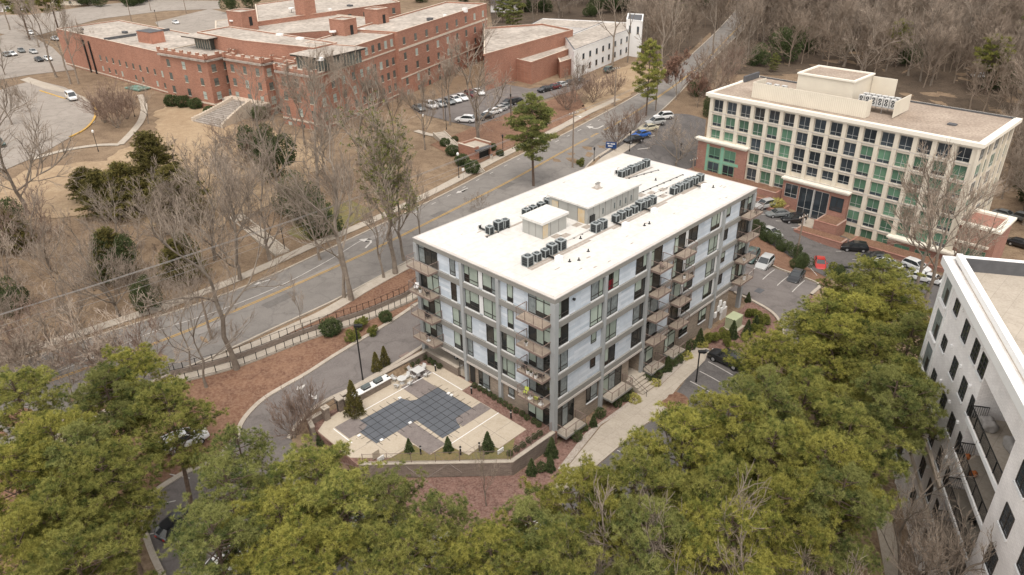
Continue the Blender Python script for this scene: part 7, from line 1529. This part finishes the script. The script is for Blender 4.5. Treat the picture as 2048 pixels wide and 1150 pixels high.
for a in [((1545, 527), (1509, 546), 'suv', 'silver', 'silver suv parked behind the apartment block in the lower lot'), ((1605, 551), (1575, 573), 'sedan', 'black', 'black sedan alone in the lower lot bays'), ((1513, 514), (1488, 532), 'suv', 'green', 'dark suv partly hidden by the apartment block corner'),
    ((1633, 515), (1646, 550), 'sedan', 'red', 'red sedan parked beside the hedge strip'), ((1530, 463), (1552, 478), 'sedan', 'silver', 'silver car peeking out behind the hedge'), ((1545, 414), (1510, 419), 'suv', 'silver', 'grey silver suv nearest the apartment block in the office lot'), ((1571, 434), (1537, 432), 'sedan', 'grey', 'dark grey sedan between two suvs in the office lot'),
    ((1607, 445), (1565, 443), 'suv', 'black', 'black suv with open bays to its right in the office lot'), ((1728, 503), (1687, 500), 'suv', 'black', 'black suv alone under the brick terrace wall'), ((1770, 521), (1733, 520), 'sedan', 'black', 'black car behind bare branches at the terrace wall'),
    ((1755, 530), (1795, 540), 'sedan', 'white', 'white car leftmost of the whites behind the pines'), ((1812, 532), (1850, 548), 'suv', 'white', 'white suv in the middle of the whites behind the pines'), ((1820, 556), (1862, 566), 'sedan', 'white', 'white car nearest the pines among the whites'), ((1845, 560), (1886, 572), 'sedan', 'white', 'white car rightmost of the whites by the white building'),
    ((2020, 488), (2060, 500), 'sedan', 'black', 'black car cut by the right edge of the photo'), ((1992, 430), (2026, 440), 'sedan', 'grey', 'grey car in the lot right of the cream office'), ((2036, 440), (2066, 450), 'suv', 'grey', 'dark suv right of the grey car at the right edge'),
    ((1344, 237), (1308, 241), 'suv', 'white', 'white car farthest in the north lot by the evergreen'), ((1328, 249), (1292, 252), 'suv', 'silver', 'silver car second farthest in the north lot'), ((1314, 262), (1278, 263), 'sedan', 'gold', 'pale gold car behind the blue one'), ((1300, 273), (1264, 277), 'sedan', 'blue', 'bright blue car in the north lot'), ((1286, 284), (1248, 286), 'sedan', 'black', 'black car in front of the bright blue one'),
    ((825, 214), (853, 228), 'sedan', 'grey', 'dark grey car first in the row at the hospital wall'), ((848, 210), (878, 223), 'suv', 'white', 'white car second in the row at the hospital wall'), ((867, 206), (896, 219), 'sedan', 'silver', 'silver car third in the row at the hospital wall'), ((884, 202), (912, 214), 'sedan', 'grey', 'dark car fourth in the row at the hospital wall'), ((897, 198), (925, 210), 'sedan', 'white', 'white car fifth in the row at the hospital wall'), ((911, 194), (938, 206), 'sedan', 'white', 'white car sixth in the row at the hospital wall'), ((929, 190), (956, 200), 'suv', 'maroon', 'dark red car behind the big bare tree trunk'), ((945, 184), (970, 195), 'sedan', 'white', 'white car last in the row at the hospital wall'),
    ((948, 246), (914, 244), 'suv', 'white', 'white suv beside the big bare tree by the hospital lot'), ((985, 235), (956, 243), 'sedan', 'black', 'dark car just right of the big bare tree trunk'), ((1000, 226), (970, 232), 'sedan', 'white', 'white car in the lower row of the hospital lot'), ((1012, 220), (983, 227), 'sedan', 'silver', 'silver car in the lower row of the hospital lot'), ((1022, 215), (992, 222), 'sedan', 'grey', 'grey car in the lower row of the hospital lot'), ((1032, 208), (1002, 216), 'suv', 'black', 'black suv in the lower row of the hospital lot'), ((1043, 204), (1016, 211), 'sedan', 'black', 'black car in the lower row half hidden by the pine'),
    ((1104, 180), (1076, 187), 'sedan', 'black', 'black car at the brick annex, leftmost of its row'), ((1120, 176), (1094, 182), 'sedan', 'maroon', 'dark red car second at the brick annex'), ((1134, 172), (1108, 178), 'sedan', 'silver', 'silver car third at the brick annex'), ((1150, 168), (1126, 174), 'sedan', 'black', 'dark car fourth at the brick annex'), ((1166, 164), (1142, 169), 'sedan', 'grey', 'grey car last at the brick annex'),
    ((1210, 148), (1226, 141), 'suv', 'green', 'dark green suv alone on the grass by the white block'), ((340, 44), (364, 52), 'sedan', 'white', 'white car beside the blue painted bay behind the hospital wing'),
    ((135, 192), (155, 208), 'van', 'white', 'white van on the hospital drive loop'), ((2, 108), (28, 118), 'sedan', 'grey', 'dark car left of the white one in the upper left lot'), ((12, 108), (40, 115), 'sedan', 'white', 'white car in the upper left lot'), ((32, 98), (56, 112), 'sedan', 'grey', 'grey car right of the white one in the upper left lot'), ((56, 102), (80, 112), 'sedan', 'silver', 'silver car in the upper left lot'), ((66, 118), (92, 128), 'sedan', 'black', 'black car nearest the hospital in the upper left lot'), ((86, 116), (108, 126), 'sedan', 'white', 'white car behind the trunks in the upper left lot'), ((50, 66), (76, 72), 'sedan', 'white', 'white car far back in the upper left lot'), ((100, 78), (122, 84), 'sedan', 'silver', 'silver car far back near the hospital wing end'),
    ((-14, 285), (12, 300), 'suv', 'green', 'dark car cut by the left edge on the drive loop'), ((335, 905), (408, 878), 'suv', 'white', 'white suv showing through the lower left pines'), ((335, 1082), (396, 1030), 'suv', 'black', 'black suv in the bay under the lower left pines'), ((690, 1090), (738, 1060), 'suv', 'grey', 'dark suv in the shade of pines below the pool'), ((840, 1135), (880, 1085), 'sedan', 'silver', 'silver car glimpsed under the bottom pines'), ((440, 1145), (480, 1120), 'sedan', 'white', 'white car glimpsed at the bottom edge'), ((1060, 930+150), (1110, 1060), 'sedan', 'white', 'white car glimpsed under the brightest bottom pine'), ((1300, 1110), (1325, 1062), 'sedan', 'white', 'white car glimpsed right of the bottom bare trees'),
    ((1482, 742), (1424, 714), 'suv', 'black', 'black suv parked at the end of the concrete walkway'),
    ((1975, 128), (1972, 140), 'van', 'white', 'white van between trees at the upper right'), ((1945, 154), (1972, 158), 'sedan', 'white', 'white car between trees above the office roof'), ((1968, 150), (1995, 156), 'sedan', 'silver', 'silver car between trees above the office roof, right one')]:
    car(*a)

# ------------------------------------------------------------------ lamps, poles, wires
def lamp(base, topy, label, style='globe'):
    p = at(*base); h = height(p, topy); r = empty('street_lamp', tuple(p)); tag(r, label, 'lamp', None)
    q = MB(); q.cyl(0, 0, 0, .5, .13, M_black, 8, .09); q.cyl(0, 0, .5, h-.5, .06 if style != 'box' else .085, M_black, 8); q.build('pole', r)
    q = MB()
    if style == 'box': q.box(-.15, .75, -.22, .22, h-.35, h-.12, M_black); q.box(0, .65, -.17, .17, h-.37, h-.351, M_lamp)
    elif style == 'lantern': q.tube([(0, 0, h-.6), (0, 0, h-.1)], [.12, .22], M_black, 8); q.cyl(0, 0, h-.1, h+.12, .25, M_black, 8, .03)
    else: q.tube([(0, 0, h-.6), (0, 0, h-.45), (0, 0, h-.15), (0, 0, h+.05)], [.1, .24, .24, .05], M_lamp, 10)
    q.build('lamp_head', r)
lamp((726, 762), 648, 'tall black lamp post on the driveway by the grill wall', 'box'); lamp((1392, 765), 700, 'black lamp post beside the walkway bays', 'box'); lamp((1188, 322), 295, 'black lantern at the pavement behind the roof corner', 'lantern'); lamp((849, 275), 228, 'globe lamp at the top of the shelter stair'); lamp((893, 259), 205, 'lamp left of the hospital parking', 'lantern'); lamp((1006, 311), 270, 'lamp right of the brick shelter', 'lantern')
lamp((918, 357), 305, 'globe lamp on the bank left of the brick shelter'); lamp((197, 303), 260, 'white globe lamp at the bend of the lawn path'); lamp((1259, 303), 262, 'black lamp at the entry of the north lot', 'lantern'); lamp((270, 234), 198, 'thin lamp by the bare shrub trees on the lawn', 'lantern'); lamp((570, 500), 455, 'black lamp by the garden steps', 'lantern'); lamp((1360, 320), 286, 'black lamp behind the roof, right of the round bare tree', 'lantern'); lamp((1685, 560), 532, 'black lamp in the hedge by the red car', 'box'); lamp((1022, 233), 188, 'thin lamp in the hospital lot behind the pine', 'lantern'); lamp((318, 60), 20, 'thin lamp on the back lot', 'lantern')
def pole(base, topy, label, arms=True, light=False, tr=False):
    p = at(*base); h = height(p, topy); r = empty('utility_pole', tuple(p), .6); tag(r, label, 'utility pole')
    q = MB(); q.cyl(0, 0, 0, h, .17, M_wood, 8, .11); q.build('pole', r)
    if arms: q = MB(); q.box(-1.2, 1.2, -.06, .06, h-.6, h-.46, M_wood); q.build('crossarm', r); q = MB(); [q.cyl(x, 0, h-.46, h-.25, .06, M_lamp, 6) for x in (-1.05, -.3, .4, 1.05)]; q.build('insulators', r)
    if tr: q = MB(); q.cyl(.35, .1, h-1.9, h-1.0, .25, M_flash, 10); q.build('transformer_can', r)
    if light: q = MB(); q.tube([(0, 0, h-1), (.3, -1.3, h-.8)], .04, M_steel, 5); q.box(.15, .45, -1.8, -1.3, h-.88, h-.76, M_lamp); q.build('lamp_arm', r)
    return p+np.array([0, 0, h])
tA = pole((1145, 335), 222, 'wooden power pole with a white crossarm at the road before the roof', True, True); tB = pole((1592, 518), 428, 'pale power pole with crossarm in the hedge strip', True, tr=True); tC = pole((1229, 212), 133, 'wooden power pole on the grass across the road'); tD = pole((1311, 222), 150, 'wooden power pole at the road by the rust leaved tree', tr=True); pole((1313, 160), 90, 'wooden power pole farther up the road'); pole((888, 243), 165, 'tall thin pole in the hospital lot', False); pole((264, 45), -10, 'pole by the back road above the hospital wing', False); pole((373, 28), -30, 'pole beside the evergreens on the back road', False); pole((302, 22), -10, 'white pole by the back road', False); pole((1022, 228), 172, 'dark pole between the rows of the hospital lot', False); pole((1385, 345), 315, 'short pole with crossarm behind the roof edge', True)
pole((423, 678), 590, 'thin pole at the road beneath the bare trees', False)
end = atz(-220, 690, 12.0); end2 = atz(1400, 40, 12.5)
def wire(a, b, sag, label, r_=.02):
    q = MB(); pts = []
    for i in range(13): t = i/12; p = a*(1-t)+b*t; pts.append((p[0], p[1], p[2]-sag*4*t*(1-t)))
    q.tube(pts, r_, M_wire, 4, False); o = q.build('power_line'); tag(o, label, 'cable', 'power lines along the road')
for i, (dx, dz) in enumerate([(-.9, -.3), (-.3, -.3), (.8, -.3), (0, -1.6), (0, -2.4)]):
    o_ = np.array([dx*.8, dx*.5, dz]); wire(end+o_*1.0, tA+o_, 1.6, 'power line along the road left of the crossarm pole, %s' % ['topmost', 'second from the top', 'middle one', 'fourth from the top', 'lowest'][i]); wire(tA+o_, tD+o_, .5, 'power line from the crossarm pole up the road, %s' % ['topmost', 'second from the top', 'middle one', 'fourth from the top', 'lowest'][i])
# ------------------------------------------------------------------ brick shelter by the road, signs, bins
p = at(966, 318); sh_ = empty('bus_shelter', tuple(p), math.atan2(E1[1], E1[0])); tag(sh_, 'small red brick shelter with flat roof and dark opening set into the road bank', 'shelter')
q = MB(); q.box(-2.4, -2.1, 0, 4.6, 0, 2.9, M_redbrick); q.box(2.1, 2.4, 0, 4.6, 0, 2.9, M_redbrick); q.box(-2.1, 2.1, 4.3, 4.6, 0, 2.9, M_redbrick); q.box(-2.1, -1.0, 0, .3, 0, 2.9, M_redbrick); q.box(-2.1, 2.1, .3, 4.3, 2.3, 2.5, M_conc); q.build('wall', sh_)
q = MB(); q.box(-2.2, 2.2, -.6, .6, 2.2, 2.35, M_slate); q.build('canopy', sh_)
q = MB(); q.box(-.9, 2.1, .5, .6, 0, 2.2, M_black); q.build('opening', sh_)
for x in (-2.4, 2.1): q = MB(); q.box(x-.05, x+.35, -.05, 4.65, 2.9, 3.0, M_limest); q.build('coping', sh_)
p = at(983, 319); o = MB(); o.cyl(0, 0, 0, .9, .35, M_conc, 12, .3); o.cyl(0, 0, .9, 1.0, .22, M_slate, 12); o = o.build('litter_bin', None, tuple(p)); tag(o, 'pale round litter bin beside the brick shelter', 'bin')
stairs('garden_steps', (938, 318), (962, 346), 1.2, 12, 'narrow steps left of the brick shelter down to the pavement')
p = at(927, 359); r = empty('road_sign', tuple(p), .5); tag(r, 'small white road sign on a post left of the shelter', 'sign'); q = MB(); q.cyl(0, 0, 0, 2.2, .03, M_steel, 6); q.build('post', r); q = MB(); q.box(-.25, .25, -.03, -.0, 1.7, 2.3, M_white_p); q.build('plate', r)
M_bsign = mat('sign_blue', (.015, .05, .16), .4)
p = at(1222, 299); r = empty('blue_sign', tuple(p), R_(-22)); tag(r, 'blue lot sign with two lines of white writing at the north lot entry', 'sign')
q = MB(); q.box(-1.15, 1.15, -.1, .1, .3, 1.6, M_bsign); q.build('board', r); q = MB(); q.box(-.9, -.8, -.05, .05, 0, .3, M_slate); q.box(.8, .9, -.05, .05, 0, .3, M_slate); q.build('legs', r)
for nm, s, zz in (('PARK', .42, 1.12), ('ST MARYS', .34, .62)): pass
q = MB()
for k in range(9): x = -.9+k*.2; q.box(x, x+.13, -.115, -.1, 1.14, 1.42, M_white_p) if k not in (3,) else None
for k in range(5): x = -.3+k*.2-.35; q.box(x, x+.12, -.115, -.1, .62, .94, M_white_p)
q.build('lettering', r)
# round tree grate bed on the walkway
q = MB(); p = at(1348, 803); n = 20; q.prism([(p[0]+1.7*math.cos(6.283*i/n), p[1]+1.7*math.sin(6.283*i/n)) for i in range(n)], p[2], p[2]+.16, M_mulch); q.build('round_bed', kind='structure')
p = at(1410, 705); q = MB(); q.box(-.6, .6, -.25, .25, 0, .15, M_slate); o = q.build('drain_grate', None, tuple(p), PH, kind='structure')
for i, (px, py) in enumerate([(1518, 583), (812, 713)]): p = at(px, py); q = MB(); q.box(-.7, .7, -.5, .5, .08, .16, M_slate if i == 0 else M_rust); q.build('drain_cover', None, tuple(p), PH, kind='structure')
p = at(883, 950+0); r = empty('fire_hydrant', tuple(at(733, 975))); tag(r, 'green fire hydrant below the pool wall', 'hydrant'); q = MB(); q.cyl(0, 0, 0, .7, .14, M_awn, 10); q.cyl(0, 0, .7, .85, .16, M_lamp, 10, .05); q.build('barrel', r); q = MB(); q.tube([(-.22, 0, .5), (.22, 0, .5)], .07, M_lamp, 8); q.build('outlets', r)
shrub(YEL, FLOWER, 2.2, 'yellow flowers in the brick planter at the office entrance', cat='flowers', kind='flower_bed')
# things on the balconies of the white brick building
def wpt(a, d, z): c_, s_ = math.cos(WA), math.sin(WA); return (WO[0]+a*c_-d*s_, WO[1]+a*s_+d*c_, z)
M_tarp = mat('grey_tarp', (.30, .28, .26), .8, var=.15, scale=3); M_pump = mat('pumpkin', (.45, .14, .04), .6)
def lump(name, loc, sx, sy, sz, material, label, cat, seed):
    rng = np.random.default_rng(seed); bm = bmesh.new(); bmesh.ops.create_icosphere(bm, subdivisions=3, radius=1)
    for v in bm.verts:
        c_ = v.co; k = 1+.12*math.sin(c_.x*5+seed)+.08*math.sin(c_.y*7)+rng.normal()*.02; v.co = Vector((max(-.8, min(.8, c_.x))*sx*k*1.15, max(-.8, min(.8, c_.y))*sy*k*1.15, max(0, c_.z*.62+.45)*sz*k))
    me = bpy.data.meshes.new(name); bm.to_mesh(me); bm.free(); me.materials.append(material); me.polygons.foreach_set('use_smooth', [True]*len(me.polygons)); o = link(name, me, None, loc, WA); tag(o, label, cat)
lump('covered_furniture', wpt(18.6, 2.2, 13.1), 1.1, .8, .9, M_tarp, 'grey tarpaulin covered furniture on the top balcony of the white brick building', 'furniture', 3)
lump('covered_table', wpt(16.2, .9, 13.1), .7, .6, .8, M_tarp, 'smaller grey covered table on the top balcony of the white brick building', 'furniture', 5)
lump('covered_grill', wpt(16.4, 2.4, 9.35), .75, .5, 1.3, M_black, 'black covered grill on the second balcony of the white brick building', 'grill', 7)
lump('pumpkin', wpt(17.6, .45, 9.35), .28, .28, .42, M_pump, 'orange pumpkin by the rail of the second balcony', 'pumpkin', 8)
lump('pumpkin', wpt(15.5, .5, 9.35), .24, .24, .38, M_pump, 'smaller orange pumpkin at the left corner of the second balcony', 'pumpkin', 9)
chair(wpt(21.2, 1.6, 9.35), WA+1, M_black, 'black folding chair at the right end of the second balcony'); chair(wpt(19, .9, 5.6), WA, M_black, 'black chair on the third balcony of the white brick building')
# path beside the white building
strip('side_path', PX([(1745, 960), (1760, 1020), (1775, 1080), (1790, 1160)]), 1.6, .12, M_conc, h=.1)
